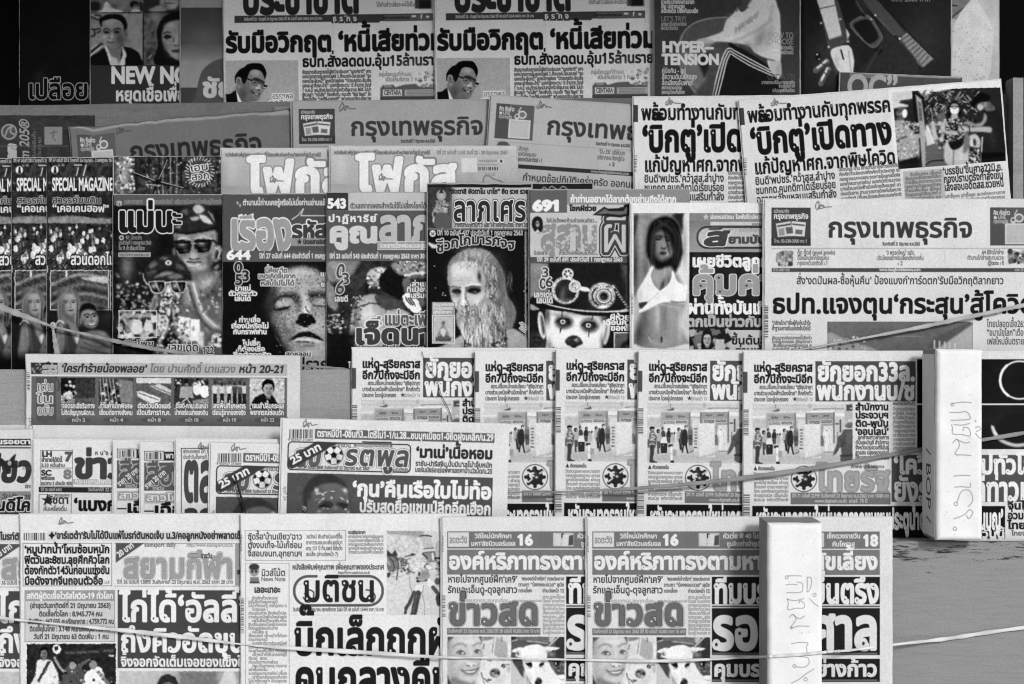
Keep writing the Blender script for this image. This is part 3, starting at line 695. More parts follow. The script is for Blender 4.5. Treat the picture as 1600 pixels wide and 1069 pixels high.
def photo_football(p, x0, y0, x1, y1):
 p.rect(x0, y0, x1, y1, 42); p.noise(x0, y0, x1, y1, 14, 8, 4)
 w = x1 - x0
 for a, b in ((60, 12), (78, 11), (96, 10), (120, 9)): p.rect(x0 + a, y0 + b, x0 + a + 16, y0 + b + 4, 80, 1)
 p.rect(x0 + 128, y0 + 17, x0 + 136, y0 + 20, 200, 1)
 p.poly([(x0 + 4, y1), (x0 + 14, y0 + 46), (x0 + 16, y0 + 28), (x0 + 24, y0 + 24), (x0 + 38, y0 + 26), (x0 + 44, y0 + 36), (x0 + 50, y0 + 52), (x0 + 46, y1)], 215, 1, True)
 p.poly([(x0 + 33, y0 + 27), (x0 + 38, y0 + 27), (x0 + 20, y0 + 60), (x0 + 16, y0 + 58)], 60, .8)
 head(p, x0 + 27, y0 + 15, 12, 15, 120, 22)
 p.ell(x0 + 47, y0 + 8, 7, 7, 225, .8); p.poly([(x0 + 43, y0 + 5), (x0 + 49, y0 + 3), (x0 + 50, y0 + 9), (x0 + 45, y0 + 11)], 40, .8)
 p.poly([(x0 + 56, y1), (x0 + 60, y0 + 40), (x0 + 72, y0 + 32), (x0 + 88, y0 + 42), (x0 + 96, y1)], 78, 1, True); p.ell(x0 + 72, y0 + 34, 5, 6, 150, 1)
 p.line([(x0 + 44, y0 + 22), (x0 + 52, y0 + 36), (x0 + 60, y0 + 44)], 4, 150, 1, True)
 p.poly([(x0 + 92, y1), (x0 + 90, y0 + 52), (x0 + 100, y0 + 40), (x0 + 114, y0 + 36), (x0 + 122, y0 + 52), (x0 + 126, y1)], 220, 1, True); p.ell(x0 + 104, y0 + 33, 6, 7, 130, 1)
 p.line([(x0 + 112, y0 + 44), (x0 + 128, y0 + 62)], 5, 110, 1)
 p.poly([(x0 + 80, y0 + 32), (x0 + 98, y0 + 22), (x0 + 100, y0 + 25), (x0 + 84, y0 + 38)], 95, 1)
 p.speck(x0, y0 + 40, x1, y1, 60, 1.6, [30, 70, 120, 190], 8)
 p.photo(x0, y0, x1, y1, warp=.7, cell=4, tex=12, fine=10, blur=.15, contrast=1.1, mid=90, seed=48)
def photo_telescope(p, x0, y0):
 """telescope and camera on a tripod"""
 z = Zoom(p, x0 - 4, y0 - 4.7, 7.63)
 z.poly([(30, 36), (700, 36), (700, 1050), (30, 1050)], 210, 6, False); z.poly([(30, 36), (430, 36), (470, 80), (440, 140), (300, 110), (40, 70)], 158, 16); z.poly([(30, 100), (430, 130), (430, 320), (200, 330), (30, 250)], 214, 20)
 z.speck(40, 110, 430, 300, 90, 16, [186, 176, 226], 3, .7, 10); z.speck(40, 600, 690, 1040, 200, 9, [190, 198, 224], 4, .7)
 z.poly([(38, 270), (90, 310), (130, 270), (150, 300), (150, 340), (40, 350)], 52, 9); z.poly([(40, 360), (100, 345), (190, 360), (300, 400), (290, 470), (160, 500), (100, 530), (40, 500)], 112, 9)
 z.line([(60, 360), (100, 400), (120, 470), (100, 520)], 10, 40, 7); z.line([(130, 350), (170, 410), (165, 500), (150, 620)], 13, 50, 7); z.line([(40, 400), (70, 440)], 14, 190, 8); z.line([(180, 400), (190, 470)], 14, 200, 8); z.poly([(40, 540), (80, 540), (60, 590), (40, 590)], 50, 8); z.line([(80, 560), (200, 510), (280, 520), (200, 580), (90, 580)], 9, 150, 8)
 z.poly([(220, 400), (300, 380), (310, 460), (340, 520), (280, 560), (230, 500)], 96, 10); z.speck(200, 320, 370, 560, 70, 12, [50, 80, 190, 226], 5, .9); z.line([(250, 345), (370, 320)], 14, 70, 8); z.poly([(320, 310), (360, 308), (350, 330), (320, 330)], 40, 8)
 z.poly([(300, 370), (400, 340), (470, 340), (500, 400), (440, 440), (420, 520), (330, 520), (300, 440)], 212, 9); z.speck(310, 350, 490, 510, 80, 11, [186, 176, 232], 6, .8)
 z.poly([(436, 100), (560, 95), (580, 200), (590, 250), (480, 250), (460, 200)], 186, 7, False); z.line([(434, 100), (500, 92), (562, 104)], 15, 44, 7); z.line([(474, 252), (590, 240)], 12, 84, 7); z.poly([(460, 300), (600, 290), (610, 400), (520, 410), (490, 340)], 130, 9); z.line([(460, 312), (500, 350), (510, 370)], 18, 36, 8); z.line([(470, 300), (600, 288)], 12, 90, 7); z.poly([(566, 310), (590, 310), (596, 380), (574, 384)], 222, 7); z.line([(604, 290), (612, 400)], 8, 60, 7)
 z.poly([(620, 180), (700, 170), (700, 350), (620, 350)], 176, 12); z.line([(610, 365), (700, 368)], 22, 40, 8); z.poly([(630, 450), (700, 450), (700, 690), (640, 680), (640, 560)], 118, 12); z.speck(620, 380, 700, 690, 60, 15, [60, 90, 170, 210], 8, .9); z.ell(640, 640, 34, 40, 70, 12)
 z.poly([(440, 420), (500, 400), (560, 450), (580, 490), (540, 520), (540, 620), (480, 640), (400, 620), (400, 560), (440, 520)], 156, 9); z.ell(420, 548, 12, 24, 40, 7); z.poly([(450, 410), (510, 430), (480, 500), (440, 470)], 214, 8); z.line([(480, 480), (490, 450), (520, 430)], 12, 36, 7); z.poly([(500, 450), (550, 450), (580, 480), (530, 500)], 226, 8); z.glow(500, 560, 50, 40, 118, .6); z.line([(540, 520), (620, 510)], 12, 222, 8); z.line([(388, 600), (400, 610)], 16, 50, 8)
 z.poly([(390, 625), (450, 636), (520, 615), (516, 640), (450, 655), (392, 648)], 36, 7); z.poly([(420, 650), (520, 640), (560, 700), (590, 660), (560, 720), (520, 720), (470, 690)], 206, 8); z.poly([(352, 740), (380, 690), (470, 680), (460, 750), (400, 780), (360, 772)], 232, 8); z.line([(470, 690), (460, 760), (430, 790)], 7, 110, 7); z.poly([(520, 610), (580, 640), (590, 690), (560, 720), (520, 700)], 230, 8)
 z.line([(356, 770), (310, 880), (262, 960)], 40, 62, 7); z.line([(262, 950), (252, 1020)], 30, 56, 7); z.line([(405, 785), (378, 900), (350, 1040)], 72, 58, 7); z.line([(390, 800), (350, 1000)], 12, 96, 9); z.line([(584, 712), (640, 780), (680, 830)], 46, 70, 7); z.poly([(620, 810), (690, 800), (696, 900), (650, 935), (626, 900)], 52, 8)
 z.line([(300, 580), (312, 700), (332, 760)], 5, 120, 6); z.line([(452, 790), (480, 900), (480, 1040)], 5, 120, 6)
 p.photo(x0, y0, x0 + 88, y0 + 132, warp=.3, cell=3, tex=9, fine=10, blur=.1, contrast=.92, mid=165, seed=47)
def photo_masks(p, x0, y0):
 """people in masks at a gate; drawn in place"""
 z = Zoom(p, 1290, 120, 5.09)
 z.poly([(500, 60), (1440, 60), (1440, 800), (560, 800)], 40, 6, False)
 z.poly([(525, 60), (700, 60), (700, 130), (690, 175), (610, 190), (540, 230)], 196, 8); z.line([(600, 190), (690, 175)], 7, 60); z.poly([(700, 60), (1100, 60), (1000, 95), (900, 120), (780, 150)], 205, 8, False); z.line([(780, 150), (880, 124), (980, 100)], 6, 90)
 # market clutter
 R = random.Random(3)
 for _ in range(230):
  a, b = R.uniform(780, 1200), R.uniform(110, 420); l = R.uniform(14, 50); an = R.choice((R.uniform(0, 3.1), -.9, .9))
  z.line([(a, b), (a + l * math.cos(an), b + l * math.sin(an))], R.uniform(4, 11), R.choice((24, 24, 70, 110, 150, 190)), 6)
 z.poly([(800, 380), (950, 360), (960, 640), (820, 660)], 74, 18); z.speck(790, 340, 950, 640, 90, 14, [40, 110, 160, 190], 6, .8); z.poly([(840, 370), (870, 360), (890, 480), (860, 500)], 176, 9); z.poly([(890, 300), (940, 290), (960, 340), (900, 340)], 96, 12)
 # gate post
 z.poly([(695, 110), (780, 150), (800, 400), (830, 680), (770, 720), (740, 500), (700, 250)], 26, 6, False); z.poly([(722, 140), (768, 176), (800, 440), (815, 715), (772, 720), (752, 460)], 158, 7, False); z.poly([(736, 190), (764, 205), (776, 350), (748, 350)], 92, 7, False); z.line([(742, 230), (764, 240)], 7, 150); z.poly([(795, 520), (870, 520), (960, 650), (960, 720), (800, 720)], 92, 9, False); z.line([(800, 700), (850, 670), (950, 662)], 9, 30)
 # man with cap and mask
 z.poly([(540, 330), (610, 330), (660, 390), (700, 440), (745, 500), (735, 660), (590, 670), (560, 500)], 148, 9); z.speck(555, 350, 740, 650, 170, 8, [100, 176, 196, 205], 3, .8); z.poly([(570, 500), (640, 470), (650, 490), (590, 520)], 60, 9)
 z.poly([(540, 250), (600, 240), (650, 270), (650, 310), (610, 340), (545, 340)], 84, 9); z.poly([(545, 260), (570, 250), (590, 300), (560, 340), (545, 330)], 40, 9); z.ell(632, 290, 20, 34, 226, 7, 10); z.line([(590, 300), (624, 272)], 5, 190); z.ell(576, 290, 10, 18, 110, 8)
 z.poly([(530, 250), (528, 214), (560, 200), (600, 208), (656, 222), (650, 238), (600, 240), (560, 246)], 206, 8); z.line([(590, 240), (655, 236)], 6, 130)
 z.poly([(590, 500), (650, 480), (740, 455), (790, 430), (800, 455), (740, 490), (650, 520), (600, 530)], 150, 9); z.ell(795, 445, 28, 22, 165, 9); z.glow(700, 480, 50, 12, 186, .6)
 z.poly([(592, 670), (740, 630), (745, 720), (600, 740)], 26, 9, False)
 z.poly([(800, 390), (830, 400), (866, 530), (810, 550), (800, 470)], 196, 7, False); z.line([(806, 385), (866, 525)], 7, 226)
 # woman
 z.poly([(985, 330), (980, 260), (990, 210), (1020, 185), (1050, 190), (1075, 230), (1080, 300), (1060, 330)], 20, 9)
 z.poly([(996, 250), (1004, 210), (1030, 196), (1060, 210), (1068, 250), (1056, 290), (1030, 300), (1006, 290)], 140, 9); z.poly([(996, 246), (1030, 256), (1064, 246), (1056, 288), (1030, 298), (1006, 288)], 218, 7); z.line([(1002, 236), (1020, 232)], 5, 30, 5); z.line([(1040, 232), (1060, 236)], 5, 30, 5); z.poly([(992, 240), (1000, 205), (1030, 190), (1062, 206), (1070, 240), (1050, 212), (1012, 212)], 22, 8)
 z.poly([(1012, 296), (1050, 296), (1060, 330), (1030, 345), (1000, 330)], 160, 9)
 z.poly([(955, 360), (1000, 325), (1030, 345), (1070, 325), (1120, 350), (1140, 420), (1120, 480), (1080, 520), (1000, 530), (950, 510)], 62, 9); z.speck(955, 335, 1135, 520, 190, 9, [24, 24, 150, 176, 200], 5, .9)
 z.poly([(930, 360), (965, 345), (960, 420), (1020, 425), (1050, 440), (1000, 460), (935, 440), (916, 400)], 165, 9); z.glow(940, 400, 14, 30, 190, .6)
 z.poly([(960, 520), (1080, 520), (1140, 560), (1180, 690), (970, 700)], 178, 9); z.line([(1024, 560), (1020, 700)], 7, 100, 9); z.glow(1080, 640, 30, 50, 205, .6); z.poly([(985, 520), (1060, 500), (1110, 470), (1110, 520), (1060, 570), (1010, 575)], 26, 8); z.line([(985, 520), (1100, 440), (1120, 380)], 8, 40, 8)
 # man in black cap and shirt
 z.poly([(1180, 400), (1260, 330), (1280, 240), (1340, 240), (1400, 290), (1440, 330), (1440, 620), (1260, 600), (1300, 420), (1240, 390)], 34, 9); z.glow(1330, 480, 40, 100, 52, .7)
 z.poly([(1210, 220), (1240, 190), (1290, 185), (1340, 230), (1350, 260), (1290, 270), (1260, 250), (1230, 270)], 104, 9); z.ell(1236, 240, 24, 24, 176, 8); z.glow(1320, 230, 20, 30, 60, .6); z.ell(1275, 215, 10, 18, 140, 8)
 z.poly([(1160, 215), (1190, 160), (1220, 130), (1260, 125), (1310, 150), (1300, 190), (1240, 200), (1200, 220), (1190, 250)], 18, 8)
 z.poly([(1270, 290), (1250, 350), (1200, 370), (1130, 350), (1120, 370), (1190, 392), (1250, 390), (1290, 330)], 138, 9); z.poly([(1320, 400), (1240, 395), (1150, 400), (1090, 395), (1060, 390), (1100, 430), (1180, 436), (1260, 436), (1320, 440)], 168, 9); z.ell(1095, 415, 36, 24, 176, 9); z.line([(1070, 380), (1100, 420)], 8, 60, 8); z.line([(1150, 396), (1150, 434)], 9, 60)
 # child in a white hat
 z.poly([(1140, 480), (1160, 460), (1200, 455), (1235, 500), (1230, 560), (1190, 570), (1150, 510)], 176, 9); z.ell(1165, 525, 22, 28, 205, 8); z.ell(1190, 520, 12, 26, 50, 9); z.poly([(1150, 580), (1230, 570), (1235, 680), (1160, 690)], 60, 9); z.speck(1145, 570, 1230, 690, 50, 9, [24, 200, 215], 7, .8); z.line([(1252, 480), (1240, 680)], 9, 196); z.poly([(1110, 460), (1140, 450), (1150, 560), (1100, 600)], 110, 12)
 z.poly([(1240, 600), (1440, 600), (1440, 690), (1240, 690)], 18, 9, False)
 p.photo(x0 - 6, y0 - 12, x0 + 176, y0 + 112, warp=.16, cell=3, tex=6, fine=9, blur=.05, contrast=1.1, mid=95, seed=49)
# ------------------------------------------------------------------ printed cover art (absolute photo pixels)
class Zoom:
 """draws on a page in the units of an enlarged detail: page = (ox, oy) + z / k"""
 def __init__(s, p, ox, oy, k): s.p, s.ox, s.oy, s.k = p, ox, oy, k
 def q(s, P): return [(s.ox + a / s.k, s.oy + b / s.k) for a, b in P]
 def poly(s, P, t, soft=8, smooth=True, op=1.0): s.p.poly(s.q(P), t, max(soft / s.k, .7), smooth, op)
 def line(s, P, w, t, soft=6, smooth=True, op=1.0, closed=False): s.p.line(s.q(P), w / s.k, t, max(soft / s.k, .7), smooth, op, closed)
 def ell(s, x, y, rx, ry, t, soft=8, rot=0, op=1.0): s.p.ell(s.ox + x / s.k, s.oy + y / s.k, rx / s.k, ry / s.k, t, max(soft / s.k, .7), rot, op)
 def glow(s, x, y, rx, ry, t, op=.6, rot=0): s.p.glow(s.ox + x / s.k, s.oy + y / s.k, rx / s.k, ry / s.k, t, op, rot)
 def photo(s, x0, y0, x1, y1, **a): s.p.photo(s.ox + x0 / s.k, s.oy + y0 / s.k, s.ox + x1 / s.k, s.oy + y1 / s.k, **a)
 def speck(s, x0, y0, x1, y1, n, r, T, seed=0, op=1.0, soft=6): s.p.speck(s.ox + x0 / s.k, s.oy + y0 / s.k, s.ox + x1 / s.k, s.oy + y1 / s.k, n, r / s.k, T, seed, 1, max(soft / s.k, .7), op)
 def strands(s, n, f, w, T, seed=0, op=.6, soft=5):
  R = random.Random(seed)
  for i in range(n): s.line(f(R), w * R.uniform(.6, 1.3), R.choice(T), soft, True, op)
def art_sculpture(p):
 """644: weathered stone face, eyes closed"""
 p.rect(348, 408, 530, 590, 15)
 z = Zoom(p, 400, 405, 6.287)
 z.poly([(160, 260), (230, 160), (320, 105), (430, 80), (540, 95), (640, 150), (760, 240), (760, 1120), (420, 1120), (300, 930), (230, 800), (160, 640), (120, 520), (130, 380)], 150, 26)
 z.poly([(60, 520), (90, 380), (150, 280), (220, 240), (180, 420), (150, 540), (100, 620)], 44, 40, op=.8)
 z.glow(80, 720, 150, 320, 12, .97, -14); z.glow(200, 880, 110, 220, 16, .95, -20); z.glow(300, 1000, 80, 120, 30, .8); z.glow(150, 440, 60, 160, 48, .8, 12); z.glow(320, 720, 70, 120, 84, .6, -20)
 z.glow(440, 130, 150, 60, 190, .75); z.glow(330, 240, 110, 60, 158, .5); z.glow(470, 330, 60, 110, 180, .6); z.glow(620, 180, 80, 50, 140, .5)
 z.glow(210, 600, 70, 60, 118, .5); z.glow(340, 620, 60, 70, 160, .5); z.glow(620, 660, 70, 80, 176, .55); z.glow(500, 690, 70, 26, 190, .6); z.glow(560, 900, 120, 60, 165, .55); z.glow(440, 880, 50, 40, 120, .5)
 z.poly([(180, 400), (240, 350), (310, 338), (380, 345), (415, 375), (400, 420), (340, 395), (270, 385), (215, 420), (180, 470)], 24, 30); z.glow(395, 400, 40, 60, 52, .75, 14)
 z.poly([(515, 340), (590, 325), (690, 335), (700, 375), (620, 375), (560, 385), (535, 410)], 30, 28)
 z.ell(280, 435, 92, 46, 158, 18, -10); z.glow(270, 420, 40, 22, 188, .7, -10); z.glow(350, 440, 30, 40, 130, .5)
 z.poly([(176, 486), (220, 488), (270, 480), (330, 466), (310, 492), (250, 506), (200, 508)], 16, 9); z.line([(190, 514), (260, 520), (340, 492)], 10, 92, 12); z.line([(176, 486), (250, 480), (340, 462)], 5, 18)
 z.ell(640, 430, 74, 36, 150, 18, 4); z.line([(570, 455), (620, 462), (700, 466)], 13, 30, 9); z.line([(590, 480), (700, 488)], 10, 110, 14)
 z.poly([(445, 350), (500, 360), (516, 440), (545, 540), (500, 545), (440, 540), (450, 450)], 182, 18); z.glow(425, 470, 26, 70, 78, .75, 8); z.glow(490, 500, 40, 40, 226, .8); z.glow(550, 500, 20, 40, 110, .6)
 z.line([(486, 465), (500, 500), (530, 530)], 9, 26)
 z.poly([(430, 545), (470, 532), (540, 545), (562, 560), (586, 620), (548, 650), (505, 670), (440, 655), (388, 622), (408, 590)], 12, 8)
 z.glow(360, 640, 20, 40, 90, .5); z.line([(520, 664), (560, 640)], 10, 205, 8)
 z.poly([(320, 800), (390, 745), (450, 716), (530, 712), (600, 750), (664, 806), (600, 790), (520, 770), (440, 768), (370, 785)], 14, 9)
 z.poly([(372, 800), (440, 770), (540, 770), (620, 800), (664, 815), (590, 822), (520, 812), (440, 806), (390, 826)], 186, 10); z.line([(390, 812), (470, 812), (560, 822)], 11, 34, 9); z.glow(500, 850, 90, 18, 78, .6)
 z.line([(285, 560), (272, 660)], 5, 60, 6); z.line([(180, 740), (240, 840)], 4, 96, 6)
 z.photo(-330, 20, 760, 1120, warp=.55, cell=4, tex=13, fine=12, blur=.3, contrast=1.12, mid=88, seed=3)
 z.speck(170, 100, 700, 700, 190, 5, [30, 50, 70], 7, .75); z.speck(200, 100, 700, 1000, 150, 5, [205, 220], 8, .6)
def art_carcass(p):
 """543: a wrapped bundle and dark beak-like mouth"""
 p.rect(510, 406, 672, 585, 46); p.noise(510, 406, 672, 585, 22, 16, 8)
 p.poly([(512, 408), (560, 406), (556, 420), (540, 436), (514, 440)], 120, 3, True); p.glow(530, 420, 14, 10, 150, .7)
 p.poly([(544, 440), (566, 424), (586, 416), (582, 430), (556, 452)], 60, 2, True)
 p.poly([(574, 440), (576, 424), (590, 418), (602, 420), (600, 436), (586, 448)], 165, 1.5, True); p.speck(574, 420, 604, 450, 70, 1.6, [60, 200, 220, 110], 3)
 p.poly([(592, 436), (604, 420), (616, 412), (632, 414), (634, 440), (630, 466), (612, 462), (596, 452)], 22, 1.4, True)
 p.poly([(612, 412), (640, 406), (668, 410), (672, 420), (640, 430), (622, 428)], 130, 2, True); p.poly([(630, 430), (660, 424), (668, 426), (650, 434)], 205, 1.2, True); p.speck(620, 406, 672, 424, 40, 1.6, [40, 180, 215], 12)
 p.poly([(630, 436), (668, 432), (672, 470), (656, 478), (636, 466)], 96, 2, True); p.poly([(640, 436), (668, 434), (668, 446), (644, 446)], 40, 1.5)
 p.poly([(545, 545), (548, 506), (552, 478), (566, 464), (586, 460), (598, 474), (604, 500), (600, 530), (592, 560), (560, 565)], 150, 1.8, True)
 p.glow(574, 490, 16, 18, 205, .85); p.glow(580, 520, 14, 14, 180, .6); p.glow(556, 500, 6, 24, 90, .7)
 p.poly([(586, 462), (612, 466), (632, 474), (626, 488), (606, 484), (592, 478)], 70, 1.5, True); p.poly([(604, 486), (628, 484), (640, 492), (610, 494)], 160, 1.5, True)
 p.line([(552, 482), (566, 478), (580, 474), (594, 476)], 2, 50, 1.2, True); p.speck(546, 462, 566, 540, 90, 1.3, [50, 70, 190, 205], 4)
 p.poly([(628, 466), (634, 458), (644, 460), (654, 472), (658, 484), (650, 490), (638, 482)], 225, 1, True)
 for i in range(3): p.line([(633 + i * 4, 464 + i * .8), (641 + i * 4, 476 + i * .8)], 1.6, 25, .7)
 p.line([(628, 468), (634, 482), (648, 490)], 1.6, 60, 1, True)
 p.poly([(510, 440), (522, 450), (528, 480), (520, 484), (510, 470)], 130, 2, True); p.speck(512, 488, 540, 520, 50, 1.8, [20, 150, 190], 5)
 p.rect(510, 520, 556, 585, 18, 5, .9); p.photo(510, 406, 690, 585, warp=.9, cell=5, tex=13, fine=10, blur=.25, contrast=1.2, mid=95, seed=21)
def art_hermit(p):
 """bearded hermit statue"""
 p.rect(668, 362, 834, 556, 18); p.rect(821, 362, 834, 556, 96); p.speck(821, 430, 834, 520, 14, 4, [20, 30], 5); p.rect(820, 362, 821.4, 556, 170)
 z = Zoom(p, 690, 380, 6.286)
 for x, y in ((12, 490), (810, 470), (-70, 225), (-60, 440), (10, 510), (36, 512)): z.ell(x, y, 6, 6, 215, 4)
 z.poly([(-140, -10), (-30, 30), (-90, 50)], 200, 8)
 z.poly([(-140, 1060), (0, 1010), (120, 950), (200, 920), (240, 1120), (-140, 1120)], 168, 12); z.poly([(620, 850), (690, 835), (780, 880), (850, 960), (880, 1120), (600, 1120)], 160, 12)
 # head of hair and skull
 z.poly([(58, 270), (75, 190), (130, 120), (220, 68), (330, 50), (430, 65), (510, 120), (580, 220), (625, 340), (640, 500), (700, 590), (732, 680), (715, 780), (680, 840), (625, 840), (560, 700), (420, 420), (300, 300), (80, 420)], 116, 8)
 z.glow(330, 100, 160, 60, 168, .7, 10); z.glow(560, 330, 70, 200, 84, .7); z.glow(690, 700, 50, 120, 104, .6); z.glow(600, 600, 50, 100, 88, .6)
 z.poly([(68, 300), (75, 420), (90, 520), (110, 590), (140, 640), (170, 690), (240, 720), (330, 690), (440, 560), (470, 470), (420, 330), (380, 230), (300, 180), (190, 180), (110, 210)], 186, 12)
 z.glow(190, 270, 110, 80, 222, .75); z.glow(300, 320, 60, 60, 198, .5); z.glow(372, 330, 22, 62, 34, .92, -6); z.glow(84, 330, 20, 110, 128, .6); z.glow(420, 420, 40, 80, 130, .5)
 for y in (340, 365): z.line([(110, y + 6), (190, y), (300, y + 4)], 5, 150, 8, op=.7)
 z.strands(120, lambda R: (lambda x, y: [(x, y), (x + R.uniform(-18, 6), y + R.uniform(8, 22)), (x + R.uniform(-26, 4), y + R.uniform(24, 46))])(R.uniform(180, 480), R.uniform(80, 230)), 5, [84, 100, 205, 222], 4, .55)
 z.strands(120, lambda R: (lambda x, y: [(x, y), (x + R.uniform(-12, 14), y + 26), (x + R.uniform(-6, 18), y + 56)])(R.uniform(420, 540), R.uniform(190, 560)), 7, [50, 70, 190, 215, 226], 5, .6)
 z.strands(90, lambda R: (lambda x, y: [(x, y), (x + R.uniform(-6, 14), y + 40), (x + R.uniform(0, 24), y + 90)])(R.uniform(540, 690), R.uniform(250, 730)), 5, [70, 90, 140, 160], 6, .5)
 # brows, sockets, eyes
 z.line([(80, 440), (110, 428), (186, 436)], 9, 70, 8); z.line([(244, 424), (300, 402), (380, 408)], 16, 214, 9); z.line([(240, 440), (300, 424), (384, 432)], 8, 60, 9)
 z.poly([(96, 470), (120, 448), (170, 450), (192, 470), (190, 500), (150, 500), (110, 490)], 32, 14); z.glow(150, 515, 46, 22, 96, .7); z.line([(110, 498), (150, 508), (186, 500)], 6, 150, 8); z.ell(150, 486, 22, 12, 64, 9); z.line([(112, 478), (150, 470), (188, 480)], 6, 20)
 z.poly([(250, 468), (280, 436), (340, 432), (382, 452), (372, 488), (330, 500), (280, 494)], 28, 14); z.glow(320, 520, 56, 14, 196, .7); z.line([(268, 494), (330, 506), (374, 486)], 6, 165, 8); z.ell(326, 482, 26, 12, 60, 9); z.line([(258, 474), (320, 458), (376, 468)], 7, 18); z.ell(332, 478, 4, 4, 190, 5)
 z.line([(240, 446), (228, 500), (232, 540)], 14, 40, 14, op=.85)
 # nose, cheek, mouth
 z.poly([(194, 440), (226, 450), (226, 520), (250, 580), (268, 600), (250, 622), (206, 624), (186, 610), (196, 540)], 206, 12); z.line([(234, 540), (262, 586), (268, 606), (246, 622)], 10, 96, 10); z.glow(214, 560, 12, 60, 232, .8); z.line([(190, 616), (230, 630), (262, 616)], 8, 74, 8); z.ell(238, 620, 10, 6, 40, 6)
 z.glow(350, 570, 60, 46, 214, .7); z.glow(140, 590, 26, 46, 206, .6); z.line([(178, 560), (160, 620), (160, 660)], 10, 100, 14, op=.7); z.glow(300, 640, 24, 34, 120, .55); z.line([(420, 540), (380, 600), (340, 650)], 12, 110, 18, op=.6)
 z.poly([(176, 660), (210, 636), (240, 640), (300, 648), (318, 662), (260, 664), (220, 668)], 150, 8); z.line([(196, 672), (222, 682), (262, 672), (316, 658)], 8, 26, 6); z.poly([(204, 684), (240, 684), (300, 668), (278, 700), (240, 716), (214, 704)], 104, 9); z.line([(212, 712), (246, 722), (280, 706)], 7, 52, 9)
 # ear, beard
 z.ell(490, 528, 22, 26, 40, 9); z.ell(486, 524, 14, 14, 150, 9); z.ell(484, 518, 5, 5, 235, 5)
 z.poly([(180, 660), (200, 720), (260, 730), (330, 680), (400, 560), (450, 530), (520, 600), (590, 700), (630, 830), (630, 1120), (290, 1120), (230, 960), (190, 880), (180, 780)], 142, 12)
 z.poly([(140, 700), (176, 680), (190, 780), (184, 850), (150, 800)], 150, 10)
 z.glow(260, 830, 60, 130, 190, .6); z.glow(420, 640, 60, 90, 178, .6); z.glow(560, 860, 60, 160, 62, .75); z.glow(500, 720, 40, 120, 88, .5); z.glow(360, 1030, 60, 60, 84, .6)
 z.strands(260, lambda R: (lambda x, y: [(x, y), (x + R.uniform(-14, 14), y + 34), (x + R.uniform(-12, 16), y + 70), (x + R.uniform(-10, 20), y + 105)])(R.uniform(200, 600), R.uniform(580, 960) + 0), 7, [50, 70, 205, 225, 232], 7, .55)
 z.strands(90, lambda R: (lambda x, y: [(x, y), (x + R.uniform(-10, 10), y + 40), (x + R.uniform(-8, 12), y + 90)])(R.uniform(190, 420), R.uniform(740, 1000)), 6, [60, 222, 236], 9, .6)
 z.poly([(180, 640), (200, 720), (250, 735), (200, 760), (176, 720)], 160, 12, op=.4)
 # collar
 z.line([(226, 960), (232, 1120)], 16, 40, 8); z.line([(480, 1010), (560, 980), (630, 940)], 40, 54, 9); z.speck(470, 950, 630, 1040, 46, 8, [60, 190, 215], 3); z.speck(228, 970, 290, 1060, 26, 8, [50, 200], 4); z.line([(628, 850), (640, 1100)], 7, 40, 6)
 z.ell(604, 780, 22, 50, 150, 9, 10); z.ell(606, 790, 10, 22, 70, 9, 10)
 z.photo(-140, -110, 910, 1110, warp=.45, cell=4, tex=8, fine=9, blur=.25, contrast=1.12, mid=110, seed=5)
 # inset card
 p.rect(675, 472, 711, 492, 150); p.para(677, 473, 709, 491, 6, 3.6, 240, 4, False, .03)
 p.rect(675, 492, 711, 537, 215); p.frame(677, 494, 709, 535, 1, 110); p.rect(679, 496, 707, 533, 186)
 p.poly([(684, 527), (688, 513), (692.5, 508), (697, 513), (701, 527)], 130, 1, True); p.ell(692.5, 505, 3, 3.6, 110, .9); p.poly([(680, 529), (688, 524), (692.5, 522), (698, 524), (706, 529), (700, 532), (685, 532)], 90, 1, True); p.poly([(688, 516), (692, 513), (697, 516), (694, 526), (690, 524)], 205, .9, True); p.rect(681, 531, 705, 533, 60)
 p.photo(678, 495, 708, 534, warp=.4, cell=3, tex=10, fine=10, blur=.2, seed=2)
